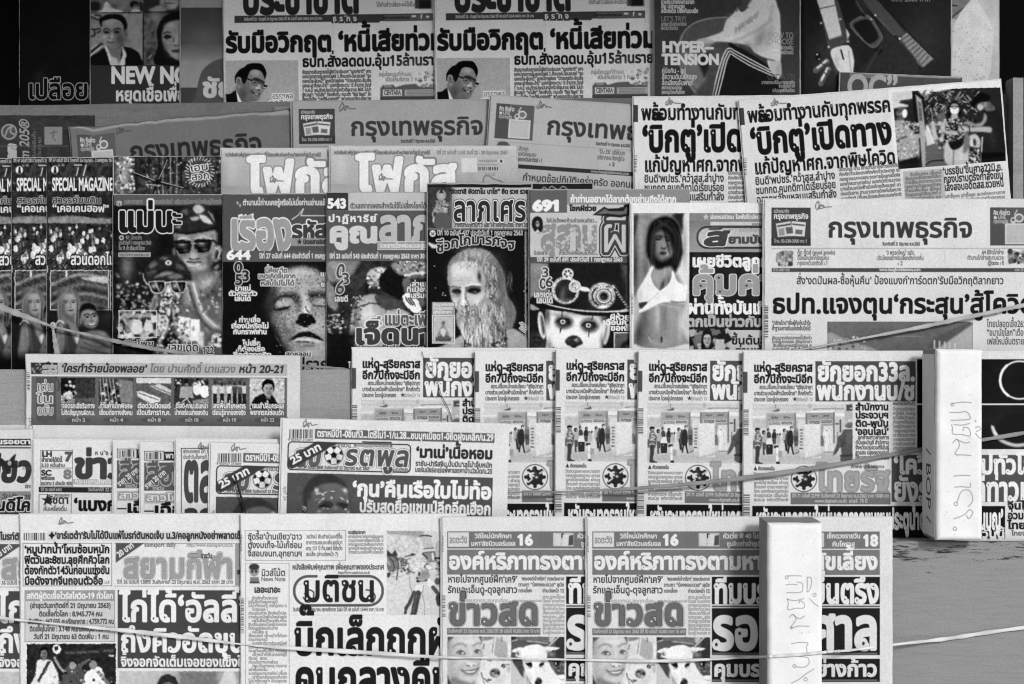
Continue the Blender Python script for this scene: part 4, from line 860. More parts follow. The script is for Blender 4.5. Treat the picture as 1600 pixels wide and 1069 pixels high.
def art_clown(p):
 """made-up face under a top hat with riveted goggles"""
 p.rect(828, 411, 1000, 560, 22)
 z = Zoom(p, 825, 405, 7.37)
 z.poly([(20, 40), (240, 50), (245, 300), (210, 470), (20, 460)], 124, 14, False); z.glow(120, 100, 90, 70, 160, .5); z.glow(200, 420, 60, 60, 90, .5)
 z.poly([(238, 45), (1080, 45), (1160, 560), (900, 560), (600, 560), (230, 500)], 26, 16, False); z.poly([(1070, 60), (1180, 60), (1180, 560), (1140, 560)], 74, 24, False); z.glow(1110, 330, 26, 120, 24, .8)
 z.poly([(20, 850), (140, 850), (210, 960), (210, 1050), (20, 1050)], 44, 20); z.strands(30, lambda R: (lambda x, y: [(x, y), (x + 40, y - 20), (x + 80, y + 10)])(R.uniform(20, 140), R.uniform(870, 1040)), 7, [90, 24, 70], 3, .8)
 # face
 z.ell(160, 760, 44, 160, 214, 9, -8); z.ell(168, 760, 20, 110, 74, 16, -8); z.glow(140, 800, 14, 60, 236, .7); z.ell(905, 850, 36, 140, 196, 9, 10); z.ell(890, 850, 14, 90, 130, 14, 10)
 z.poly([(215, 570), (300, 590), (500, 600), (760, 620), (890, 640), (885, 820), (850, 950), (800, 1080), (260, 1080), (215, 940), (205, 760)], 228, 9)
 z.glow(225, 640, 34, 130, 60, .85); z.glow(880, 680, 60, 70, 50, .85); z.glow(560, 620, 260, 36, 128, .75); z.glow(245, 1000, 40, 90, 130, .8); z.glow(850, 960, 26, 120, 120, .8); z.glow(500, 660, 40, 30, 205, .5); z.glow(330, 640, 50, 24, 140, .7); z.glow(720, 680, 90, 24, 120, .6)
 for ex, ey, a in ((405, 722, 6), (700, 762, 8)):
  z.ell(ex + 10, ey, 96, 62, 26, 34, a); z.glow(ex, ey + 40, 70, 44, 48, .8); z.ell(ex, ey + 2, 44, 26, 70, 10, a)
  z.ell(ex - 4, ey, 28, 27, 232, 6); z.poly([(ex - 22, ey), (ex - 4, ey - 18), (ex + 16, ey), (ex - 4, ey + 18)], 24, 5, False); z.poly([(ex - 14, ey), (ex - 4, ey - 10), (ex + 8, ey), (ex - 4, ey + 10)], 236, 4, False); z.ell(ex - 3, ey + 1, 7, 7, 20, 4)
  z.line([(ex - 80, ey + 4), (ex - 20, ey - 34), (ex + 70, ey - 26)], 9, 16, 8)
 z.poly([(388, 600), (398, 600), (396, 668), (386, 668)], 30, 6, False); z.poly([(370, 790), (390, 790), (374, 850), (366, 850)], 26, 6, False); z.poly([(744, 640), (754, 645), (740, 700), (732, 700)], 30, 6, False); z.poly([(696, 825), (712, 825), (704, 894), (697, 894)], 26, 6, False)
 z.poly([(428, 945), (460, 900), (520, 878), (580, 895), (622, 945), (628, 975), (590, 995), (560, 1010), (530, 1040), (500, 1010), (450, 985)], 42, 9); z.glow(560, 930, 34, 22, 150, .8); z.glow(470, 930, 22, 20, 84, .7); z.glow(530, 1000, 30, 20, 24, .6); z.speck(530, 910, 600, 955, 12, 6, [205, 60], 4)
 z.poly([(280, 1020), (320, 1030), (340, 1070), (270, 1070)], 30, 10); z.glow(300, 1030, 30, 20, 90, .6)
 # brim
 z.poly([(40, 440), (120, 430), (200, 500), (400, 560), (700, 610), (1170, 610), (1170, 660), (700, 650), (480, 610), (300, 590), (180, 570), (110, 560), (30, 500)], 20, 9); z.line([(200, 508), (300, 540), (480, 575), (700, 600), (900, 605), (1100, 600), (1170, 590)], 15, 214, 6); z.poly([(900, 600), (1040, 590), (1130, 572), (1170, 580), (1170, 604), (1000, 610)], 206, 8)
 z.poly([(28, 520), (80, 540), (130, 578), (40, 584)], 150, 9)
 # goggles
 z.ell(432, 358, 162, 162, 150, 8); z.ell(432, 358, 150, 150, 212, 12); z.ell(436, 362, 126, 130, 34, 8)
 z.glow(400, 400, 34, 90, 110, .8, 12); z.glow(470, 330, 40, 60, 66, .7); z.glow(350, 300, 24, 60, 70, .6, 20); z.glow(432, 470, 90, 24, 120, .6)
 R = random.Random(6)
 for i in range(90):
  a, r = R.uniform(0, 6.283), R.uniform(130, 158); z.ell(432 + r * math.cos(a), 358 + r * math.sin(a), 5, 5, R.choice((90, 110, 235, 238)), 5)
 z.ell(459, 168, 66, 64, 222, 7); z.ell(459, 168, 46, 44, 40, 7)
 for a in (20, 80, 140, 200, 260, 320): z.line([(459, 168), (459 + 50 * math.cos(math.radians(a)), 168 + 48 * math.sin(math.radians(a)))], 13, 222, 5)
 z.ell(459, 168, 16, 16, 230, 6); z.line([(480, 196), (512, 262)], 20, 224, 7); z.line([(488, 200), (520, 258)], 5, 90, 5)
 z.ell(540, 314, 70, 70, 226, 7); z.ell(540, 314, 52, 52, 120, 8); z.ell(540, 314, 45, 45, 216, 8); z.ell(528, 306, 26, 28, 70, 9); z.ell(534, 312, 22, 24, 205, 8); z.line([(540, 320), (552, 350)], 8, 90, 6)
 z.poly([(608, 318), (680, 326), (712, 350), (706, 376), (612, 366)], 222, 7); z.line([(612, 366), (700, 378)], 6, 90)
 z.ell(852, 425, 156, 154, 120, 8); z.ell(850, 420, 148, 146, 190, 12); z.glow(790, 500, 90, 70, 84, .7); z.glow(880, 320, 90, 40, 216, .7)
 for i in range(190):
  a, r = R.uniform(0, 6.283), R.uniform(88, 146); z.ell(852 + r * math.cos(a), 422 + r * math.sin(a), R.uniform(4, 9), R.uniform(4, 7), R.choice((40, 70, 100, 205, 225, 238)), 5)
 z.line([(852 + 112 * math.cos(t / 8), 424 + 112 * math.sin(t / 8)) for t in range(16, 34)], 14, 30, 8); z.ell(874, 428, 90, 88, 30, 6); z.ell(874, 428, 82, 80, 226, 6); z.ell(874, 428, 64, 62, 60, 6); z.ell(874, 428, 58, 56, 206, 8); z.ell(874, 428, 48, 46, 26, 8); z.glow(860, 440, 26, 20, 70, .8)
 z.poly([(820, 545), (900, 530), (906, 552), (830, 566)], 230, 6)
 z.poly([(970, 300), (1000, 300), (1006, 330), (980, 334)], 215, 6)
 for i in range(15):
  t = i / 14; z.line([(1006 + t * 140, 372 + t * 190), (1022 + t * 142, 366 + t * 196)], 14, 205 if i % 2 else 70, 6); z.line([(996 + t * 90, 306 + t * 140), (1006 + t * 90, 322 + t * 140)], 10, 160 if i % 2 else 50, 6)
 z.photo(20, 44, 1300, 1130, warp=.3, cell=4, tex=9, fine=9, blur=.2, contrast=1.1, mid=110, seed=9)
 p.rect(959, 519, 1000, 560, 205); p.rect(961, 521, 1000, 560, 84); p.poly([(968, 560), (970, 542), (980, 532), (1000, 528), (1000, 560)], 22, 2, True); p.ell(984, 548, 5, 9, 170, 3); p.photo(961, 521, 1000, 558, warp=.8, cell=5, tex=10, seed=4)
def art_swimwear(p):
 """woman with raised arms in a white crossed top"""
 X0, Y0, X1, Y1 = 990, 333, 1077, 547
 p.clip_rect(X0, Y0, X1, Y1)
 z = Zoom(p, 985, 330, 4.86)
 p.rect(X0, Y0, X1, Y1, 196)
 z.poly([(20, 10), (480, 10), (470, 80), (380, 60), (300, 40), (180, 40), (90, 60), (60, 40), (20, 60)], 150, 10); z.poly([(320, 30), (400, 15), (420, 60), (400, 170), (360, 90)], 44, 14); z.poly([(20, 50), (70, 40), (60, 120), (40, 200), (22, 300)], 60, 14)
 # raised arms
 z.poly([(70, 45), (180, 40), (160, 100), (126, 180), (120, 300), (150, 400), (140, 470), (80, 600), (40, 640), (22, 600), (22, 300), (50, 150)], 128, 16); z.glow(80, 220, 26, 160, 172, .7); z.glow(36, 420, 24, 220, 56, .85); z.glow(120, 440, 26, 80, 92, .6); z.glow(110, 80, 40, 30, 160, .5)
 z.poly([(408, 20), (470, 30), (464, 250), (450, 420), (436, 560), (400, 640), (330, 520), (360, 450), (390, 350), (400, 180)], 212, 12); z.glow(412, 260, 18, 160, 150, .7); z.glow(446, 300, 14, 180, 230, .6); z.glow(380, 470, 40, 60, 222, .6)
 # torso
 z.poly([(150, 420), (210, 400), (270, 430), (330, 440), (400, 560), (420, 700), (396, 760), (378, 860), (392, 910), (440, 1060), (20, 1060), (50, 1000), (90, 900), (84, 790), (60, 640), (110, 540)], 146, 16)
 z.glow(66, 930, 46, 150, 56, .9, 10); z.glow(110, 830, 34, 120, 92, .75); z.glow(150, 900, 40, 110, 128, .5); z.glow(205, 790, 22, 110, 196, .7); z.glow(262, 800, 20, 130, 112, .7); z.glow(318, 830, 34, 110, 168, .5); z.glow(296, 850, 12, 90, 138, .5); z.glow(376, 860, 18, 140, 206, .6); z.glow(210, 1000, 110, 30, 176, .5); z.glow(110, 980, 60, 60, 96, .6)
 z.line([(236, 720), (238, 830), (236, 940)], 6, 120, 14, op=.7); z.ell(237, 976, 8, 22, 42, 8); z.glow(222, 985, 16, 22, 122, .7); z.line([(140, 960), (160, 990)], 5, 205, 8)
 z.poly([(30, 1010), (100, 1035), (240, 1045), (340, 1030), (440, 1010), (450, 1070), (20, 1070)], 216, 8)
 # neck, chest
 z.poly([(190, 380), (290, 370), (310, 440), (320, 500), (235, 600), (160, 520), (180, 440)], 150, 14); z.glow(235, 405, 46, 34, 58, .85); z.glow(200, 500, 30, 50, 168, .7); z.glow(262, 440, 12, 60, 190, .5); z.glow(245, 560, 16, 50, 54, .85, 18); z.glow(292, 520, 20, 46, 96, .75, 20); z.glow(190, 545, 22, 30, 140, .5)
 # top
 z.poly([(158, 415), (180, 420), (156, 490), (170, 550), (200, 585), (226, 606), (250, 640), (210, 690), (140, 720), (70, 695), (52, 620), (80, 560), (128, 480)], 226, 7)
 z.poly([(314, 460), (330, 452), (350, 520), (400, 560), (436, 570), (418, 690), (400, 700), (310, 690), (226, 700), (150, 740), (78, 770), (70, 745), (140, 690), (200, 640), (226, 606), (290, 560), (312, 510)], 232, 7)
 z.glow(74, 640, 24, 60, 186, .6); z.glow(170, 640, 40, 40, 240, .5); z.glow(200, 660, 24, 16, 206, .5); z.glow(370, 600, 40, 50, 240, .5); z.glow(300, 640, 30, 40, 216, .4)
 z.line([(226, 608), (180, 650), (120, 700)], 4, 178, 6, op=.8); z.line([(158, 430), (150, 500), (190, 580), (228, 610), (300, 545), (318, 490)], 5, 244, 5); z.line([(240, 705), (180, 725), (84, 766)], 4, 190, 6)
 z.poly([(68, 700), (130, 690), (96, 732), (76, 738)], 58, 7); z.line([(310, 684), (360, 692), (412, 690)], 9, 104, 7); z.line([(238, 708), (300, 722), (390, 740)], 6, 176, 10)
 # hair and face
 z.poly([(118, 310), (124, 180), (150, 100), (200, 52), (270, 36), (330, 56), (376, 120), (386, 220), (396, 320), (376, 390), (356, 440), (336, 460), (300, 420), (210, 440), (176, 410), (150, 385)], 26, 14)
 z.poly([(172, 230), (190, 170), (240, 150), (290, 180), (322, 250), (322, 310), (286, 356), (240, 374), (204, 350), (178, 296)], 132, 22); z.glow(178, 250, 20, 100, 40, .8); z.glow(290, 322, 26, 26, 176, .8); z.glow(256, 262, 16, 34, 150, .7); z.glow(316, 240, 20, 60, 40, .8); z.glow(225, 330, 30, 26, 84, .5); z.glow(240, 190, 40, 24, 70, .6)
 z.line([(194, 196), (216, 188), (238, 196)], 8, 26, 10); z.ell(212, 212, 20, 8, 20, 9, -6); z.ell(288, 220, 16, 8, 26, 9); z.line([(268, 196), (300, 200)], 7, 26, 10)
 z.line([(238, 280), (254, 288), (266, 280)], 8, 46, 9); z.poly([(224, 316), (248, 308), (272, 316), (258, 330), (236, 330)], 46, 9); z.glow(246, 344, 22, 8, 130, .6)
 z.poly([(244, 110), (290, 130), (350, 200), (384, 300), (376, 330), (340, 300), (310, 220)], 28, 16); z.poly([(250, 120), (262, 200), (300, 330), (290, 250), (276, 180)], 24, 10, op=.8)
 z.strands(60, lambda R: (lambda t: [(240 + R.uniform(-60, 60), 60 + R.uniform(0, 30)), (150 + t * 230, 190 + R.uniform(-20, 20)), (150 + t * 220 + R.uniform(-16, 16), 380 + R.uniform(-20, 50))])(R.choice((R.uniform(0, .12), R.uniform(.78, 1)))), 3, [54, 70, 14], 3, .45)
 z.photo(20, 10, 470, 1060, warp=.2, cell=5, tex=4, fine=8, blur=.15, contrast=1.08, mid=168, seed=11); p.noclip()
def art_statues(p):
 """two gilded child statues in caps and sunglasses"""
 p.rect(176, 304, 352, 565, 28); p.noise(176, 320, 352, 565, 16, 26, 5); p.rect(196, 366, 240, 400, 58, 12, .7)
 p.speck(182, 420, 270, 480, 60, 2.2, [110, 150, 190, 205], 3, soft=2.0, op=.8); p.glow(198, 418, 11, 22, 120, .8); p.speck(336, 390, 350, 470, 24, 2.6, [110, 170, 200], 4, soft=2.0, op=.8); p.speck(190, 440, 235, 485, 40, 1.6, [190, 60, 210], 9, soft=1.5, op=.7)
 p.rect(178, 304, 350, 321, 84)
 z = Zoom(p, 215, 310, 4.277)
 # large statue behind
 z.poly([(360, 500), (470, 470), (540, 520), (590, 600), (590, 1080), (280, 1080), (290, 600)], 96, 18); z.poly([(330, 440), (350, 500), (400, 520), (470, 490), (490, 400)], 92, 14)
 z.poly([(246, 220), (250, 300), (262, 370), (300, 440), (350, 480), (400, 490), (450, 470), (500, 420), (520, 340), (524, 220), (400, 200)], 128, 12)
 z.glow(300, 260, 30, 20, 176, .6); z.glow(440, 250, 50, 16, 168, .6); z.glow(262, 300, 12, 70, 70, .7); z.glow(320, 420, 36, 26, 186, .75); z.glow(420, 460, 50, 22, 178, .7); z.glow(480, 420, 24, 50, 60, .75); z.glow(290, 400, 20, 34, 90, .6); z.glow(376, 380, 16, 20, 190, .7); z.glow(420, 400, 20, 20, 96, .5)
 z.ell(530, 370, 26, 56, 150, 9, 14); z.ell(530, 374, 14, 38, 54, 9, 14); z.line([(520, 330), (544, 350), (540, 400)], 5, 210, 6); z.ell(243, 358, 12, 28, 100, 9)
 z.poly([(236, 210), (250, 130), (290, 70), (350, 40), (430, 36), (490, 80), (520, 150), (520, 190), (440, 215), (340, 230), (260, 220)], 46, 9)
 for P, t in (([(370, 60), (410, 40), (446, 76), (420, 100), (384, 96)], 170), ([(410, 110), (460, 120), (500, 170), (440, 160)], 186), ([(350, 130), (400, 120), (410, 140), (370, 150)], 150), ([(470, 90), (500, 110), (510, 150)], 140), ([(250, 190), (290, 180), (280, 200)], 120), ([(290, 90), (330, 70), (330, 110)], 84)): z.poly(P, t, 7)
 z.line([(240, 222), (340, 232), (450, 214), (524, 196)], 16, 20, 8)
 for cx, cy in ((304, 326), (434, 318)):
  P = [(cx - 54, cy - 26), (cx - 30, cy - 40), (cx + 46, cy - 36), (cx + 54, cy - 6), (cx + 30, cy + 44), (cx - 26, cy + 50), (cx - 48, cy + 20)]
  z.poly(P, 18, 6); z.glow(cx - 6, cy - 12, 34, 14, 190, .85); z.glow(cx + 16, cy + 22, 20, 14, 110, .6); z.line([(cx - 40, cy - 6), (cx + 40, cy - 10)], 5, 24, 5); z.line(P, 5, 34, 5, True, 1, True); z.line([(cx - 44, cy + 24), (cx - 24, cy + 50), (cx + 30, cy + 45)], 5, 170, 5)
 z.line([(240, 292), (290, 282), (360, 300), (400, 286), (500, 282), (526, 300)], 10, 20, 5); z.line([(360, 300), (384, 300)], 10, 160, 5); z.line([(270, 276), (310, 264), (350, 276)], 6, 196, 6); z.line([(390, 268), (440, 258), (490, 270)], 6, 190, 6)
 z.poly([(352, 372), (372, 360), (396, 374), (410, 400), (376, 408), (344, 398)], 156, 8); z.line([(344, 402), (376, 412), (408, 402)], 7, 46, 6)
 z.poly([(326, 420), (376, 412), (420, 420), (400, 440), (350, 440)], 140, 7); z.line([(328, 424), (374, 428), (420, 424)], 6, 30, 5); z.line([(340, 444), (376, 450), (410, 442)], 6, 205, 6)
 z.glow(440, 560, 60, 60, 150, .7, -20); z.glow(520, 640, 40, 90, 70, .7); z.glow(470, 560, 60, 30, 196, .6, -30)
 z.poly([(320, 560), (390, 560), (420, 680), (470, 790), (590, 880), (590, 940), (480, 900), (420, 820), (360, 720), (310, 700)], 138, 12); z.line([(372, 570), (410, 700), (460, 800), (560, 880)], 9, 224, 9, op=.9); z.line([(340, 590), (380, 720), (440, 830), (540, 910)], 16, 40, 14, op=.85); z.line([(330, 600), (350, 680)], 6, 190, 9)
 z.glow(560, 760, 30, 70, 120, .6); z.speck(410, 600, 580, 760, 30, 9, [215, 60, 190], 5, .6); z.poly([(480, 900), (590, 880), (590, 1060), (450, 1060)], 84, 20); z.speck(480, 900, 580, 990, 26, 14, [205, 40, 160], 12)
 # books
 z.poly([(270, 786), (348, 800), (350, 946), (268, 930)], 206, 6, False); z.poly([(352, 804), (414, 812), (420, 960), (350, 950)], 214, 6, False); z.ell(309, 855, 12, 14, 140, 7); z.ell(371, 872, 12, 14, 140, 7); z.poly([(134, 770), (184, 780), (176, 910), (130, 900)], 186, 8, False); z.poly([(410, 880), (440, 900), (440, 1010), (400, 980)], 190, 10, False)
 # small statue
 z.poly([(90, 600), (130, 680), (150, 730), (200, 750), (250, 730), (290, 660), (310, 600), (200, 560)], 84, 9)
 z.ell(108, 706, 22, 60, 150, 8, 12); z.ell(108, 710, 13, 44, 92, 9, 12)
 z.poly([(34, 508), (60, 460), (90, 420), (160, 382), (240, 380), (300, 420), (340, 480), (366, 540), (330, 552), (200, 560), (80, 566), (50, 550)], 42, 9)
 for P, t in (([(76, 450), (110, 420), (130, 440), (90, 470)], 96), ([(150, 400), (200, 392), (180, 410)], 110), ([(110, 530), (180, 490), (240, 500), (170, 520)], 128), ([(200, 520), (280, 500), (300, 530), (230, 540)], 104), ([(260, 440), (300, 450), (310, 480), (270, 470)], 84), ([(60, 500), (110, 480), (120, 500), (70, 520)], 84)): z.poly(P, t, 10)
 z.line([(40, 512), (120, 500), (200, 470), (260, 490), (350, 540)], 6, 20, 9, op=.8); z.ell(204, 431, 22, 16, 216, 6); z.ell(204, 431, 10, 8, 70, 5); z.line([(36, 506), (44, 548), (74, 580)], 6, 200, 5)
 for cx, cy in ((128, 592), (268, 592)):
  P = [(cx - 52, cy - 24), (cx - 40, cy - 34), (cx + 46, cy - 36), (cx + 54, cy - 10), (cx + 40, cy + 30), (cx, cy + 42), (cx - 34, cy + 28)]
  z.poly(P, 16, 6); z.glow(cx - 20, cy - 6, 22, 20, 176, .85); z.line([(cx - 10, cy - 30), (cx + 14, cy + 26)], 9, 214, 7, op=.8); z.glow(cx + 26, cy + 4, 12, 22, 96, .7); z.line(P, 7, 196, 5, True, 1, True)
 z.line([(180, 566), (214, 560)], 8, 205, 5); z.poly([(190, 600), (206, 580), (226, 630), (208, 650), (180, 646)], 190, 7); z.ell(206, 640, 16, 8, 30, 6); z.glow(210, 620, 8, 16, 236, .9)
 z.poly([(160, 676), (206, 664), (254, 672), (236, 694), (180, 696)], 186, 6); z.line([(158, 680), (206, 682), (256, 676)], 6, 24, 5); z.line([(176, 702), (236, 700)], 6, 224, 6)
 z.speck(140, 640, 280, 760, 90, 8, [30, 200, 226, 60], 4, .75)
 z.poly([(196, 740), (240, 740), (260, 820), (300, 900), (360, 1000), (370, 1080), (120, 1080), (130, 960), (180, 860)], 110, 12)
 z.line([(206, 745), (200, 830), (150, 950)], 18, 206, 12, op=.85); z.line([(240, 750), (262, 850), (330, 970)], 16, 196, 12, op=.8); z.line([(222, 750), (226, 860), (222, 940)], 13, 30, 8); z.poly([(160, 960), (222, 890), (290, 960), (290, 1020), (170, 1020)], 22, 14)
 z.speck(130, 740, 350, 1060, 170, 9, [30, 50, 205, 226, 90], 12, .75)
 z.photo(-170, 48, 590, 1110, warp=.45, cell=4, tex=12, fine=10, blur=.2, contrast=1.2, mid=95, seed=13)
 # inset crowd picture
 crowdish(p, 186, 486, 244, 527, 5, 30, 205, 110, 4); p.poly([(206, 520), (208, 502), (214, 498), (220, 502), (222, 520)], 205, 1, True); p.poly([(224, 516), (228, 500), (236, 500), (238, 518)], 196, 1, True); p.ell(213, 496, 3, 3.4, 60); p.ell(232, 497, 3, 3.4, 60); p.rect(190, 490, 240, 496, 180, 1, .7)
 p.photo(186, 486, 244, 527, warp=.9, cell=4, tex=14, seed=3, contrast=1.1); p.frame(185, 485, 245, 528, 1.4, 205)
def art_tulips(p):
 """garden magazine: forest, crowd of white tulips, flower fields, couple"""
 p.rect(72, 246, 262, 590, 44); p.noise(72, 246, 262, 345, 36, 6, 3); p.speck(72, 250, 262, 300, 90, 2, [30, 60, 110, 150], 2, op=.7)
 for x in range(76, 260, 13): p.line([(x + 3, 262), (x - 3, 285)], 5, 52, 1.2, op=.7)
 p.rect(72, 306, 262, 338, 40, 3, .7)
 p.poly([(72, 341), (110, 337), (160, 341), (262, 344), (262, 352), (150, 350), (72, 348)], 128, 1.5, True); p.noise(72, 334, 262, 352, 14, 5, 8)
 p.rect(72, 350, 262, 420, 45, 2); p.noise(72, 350, 262, 420, 26, 5, 9); p.speck(72, 352, 262, 380, 120, 2, [25, 40, 90, 120], 3)
 R = random.Random(8)
 for i in range(95):
  y = 356 + 50 * (i / 95) + R.uniform(-3, 3); x = R.uniform(72, 262); q = 1.6 + (y - 352) * .055
  p.line([(x, y + q), (x + R.uniform(-1, 1), y + q + 9)], 1, 80, 1); p.ell(x, y, q, q * 1.5, R.choice((205, 226, 232, 60, 110)), 1); p.line([(x - q * .3, y - q), (x - q * .2, y + q)], .8, 150, .8)
 p.speck(72, 395, 262, 421, 260, 1.1, [25, 45, 90, 120, 150], 7)
 p.rect(72, 421, 262, 590, 36, 2); p.noise(72, 421, 262, 590, 10, 18, 4)
 for x0 in (78, 171.5):
  p.rect(x0, 422, x0 + 92, 485, 205); p.rect(x0 + 1.3, 423.3, x0 + 90.7, 483.7, 70)
  p.clip_rect(x0 + 1.3, 423.3, x0 + 90.7, 483.7)
  p.noise(x0, 422, x0 + 92, 436, 30, 4, 5); p.rect(x0 + 24, 423, x0 + 27, 434, 205)
  for j in range(7):
   y = 432 + j * 7.5
   p.line([(x0 - 4, y + 16), (x0 + 28, y + 2), (x0 + 56, y - 3), (x0 + 96, y + 6)], 4.6, (128, 58, 100, 50, 118, 66, 96)[j], 1.6, True)
  p.poly([(x0 + 50, 434), (x0 + 92, 432), (x0 + 92, 442), (x0 + 66, 440)], 175, 2, True); p.noise(x0, 430, x0 + 92, 484, 26, 2.5, 6); p.noclip()
 z = Zoom(p, 70, 330, 3.896)
 z.poly([(20, 610), (440, 610), (740, 610), (740, 1000), (20, 1000)], 30, 10, False); z.glow(380, 640, 50, 40, 50, .7); z.glow(340, 600, 30, 30, 20, .7)
 # woman
 z.poly([(78, 640), (74, 560), (86, 500), (120, 470), (160, 468), (196, 490), (214, 540), (214, 610), (190, 680), (200, 760), (130, 760), (96, 700)], 92, 9)
 z.strands(46, lambda R: (lambda t: [(135 + t * 30, 474), (84 + t * 124, 550), (86 + t * 120 + R.uniform(-8, 8), 660 + R.uniform(0, 60))])(R.choice((R.uniform(0, .25), R.uniform(.75, 1)))), 4, [140, 150, 50, 60], 4, .6)
 z.poly([(104, 560), (112, 520), (140, 500), (172, 506), (190, 540), (190, 590), (176, 622), (154, 632), (128, 616), (110, 590)], 138, 9); z.glow(112, 580, 14, 50, 74, .75); z.glow(150, 520, 30, 14, 160, .7); z.glow(170, 576, 16, 20, 160, .5); z.glow(120, 610, 20, 20, 92, .5)
 z.line([(112, 548), (124, 543), (138, 547)], 4, 56, 4); z.line([(162, 545), (176, 541), (188, 546)], 4, 56, 4); z.ell(126, 555, 9, 4, 40, 4); z.ell(174, 554, 9, 4, 40, 4); z.line([(154, 552), (158, 580), (150, 586), (162, 587)], 3, 92, 4); z.poly([(142, 604), (156, 600), (172, 602), (158, 611)], 84, 4); z.line([(140, 604), (174, 603)], 2.4, 50, 3)
 z.poly([(60, 900), (66, 760), (80, 690), (110, 664), (150, 670), (180, 690), (210, 740), (220, 900)], 104, 9); z.glow(80, 780, 16, 70, 134, .6); z.glow(120, 700, 30, 24, 130, .5); z.glow(170, 730, 20, 40, 140, .5)
 z.poly([(120, 700), (140, 690), (160, 740), (186, 800), (200, 760), (214, 760), (206, 900), (110, 900), (124, 800)], 56, 9); z.poly([(184, 770), (204, 750), (212, 770), (196, 810)], 186, 7); z.line([(66, 690), (84, 668), (104, 672), (120, 688)], 7, 214, 5); z.line([(120, 690), (130, 760), (140, 860)], 12, 76, 8); z.line([(100, 690), (110, 760)], 6, 130, 8)
 # man
 z.poly([(212, 640), (212, 600), (230, 570), (262, 558), (296, 570), (314, 600), (318, 640), (300, 620), (260, 610), (236, 620), (224, 660)], 18, 6)
 z.poly([(218, 650), (224, 614), (260, 598), (300, 606), (322, 636), (324, 670), (312, 700), (290, 712), (262, 706), (236, 690)], 124, 8); z.glow(230, 680, 16, 26, 66, .75); z.glow(280, 620, 24, 14, 152, .6); z.glow(300, 660, 14, 16, 152, .5); z.ell(220, 668, 8, 20, 110, 6); z.glow(262, 700, 16, 12, 84, .6)
 z.line([(240, 634), (256, 626), (272, 632)], 6, 24, 4); z.line([(286, 630), (300, 622), (316, 628)], 6, 24, 4); z.ell(258, 644, 9, 5, 24, 4); z.ell(302, 638, 8, 5, 24, 4); z.line([(280, 640), (286, 662), (276, 668), (296, 668)], 4, 84, 5); z.poly([(258, 684), (286, 684), (314, 670), (306, 692), (284, 700), (266, 696)], 70, 4); z.poly([(262, 685), (288, 684), (310, 674), (300, 690), (280, 695)], 196, 4)
 z.poly([(200, 900), (206, 800), (230, 750), (270, 730), (330, 726), (380, 750), (420, 800), (440, 900)], 100, 9); z.glow(270, 770, 40, 30, 134, .7); z.glow(350, 750, 30, 20, 140, .6); z.glow(330, 830, 60, 20, 70, .6); z.glow(400, 840, 24, 36, 140, .5); z.line([(216, 830), (300, 850), (380, 870)], 9, 62, 9); z.line([(240, 800), (280, 820)], 5, 70, 8)
 p.rect(72, 555, 262, 590, 16, 8, .85); p.photo(72, 246, 262, 446, warp=.8, cell=4, tex=14, fine=10, blur=.15, contrast=1.15, mid=90, seed=23); p.photo(72, 446, 262, 590, warp=.18, cell=4, tex=6, fine=8, blur=.05, contrast=1.15, mid=95, seed=24)
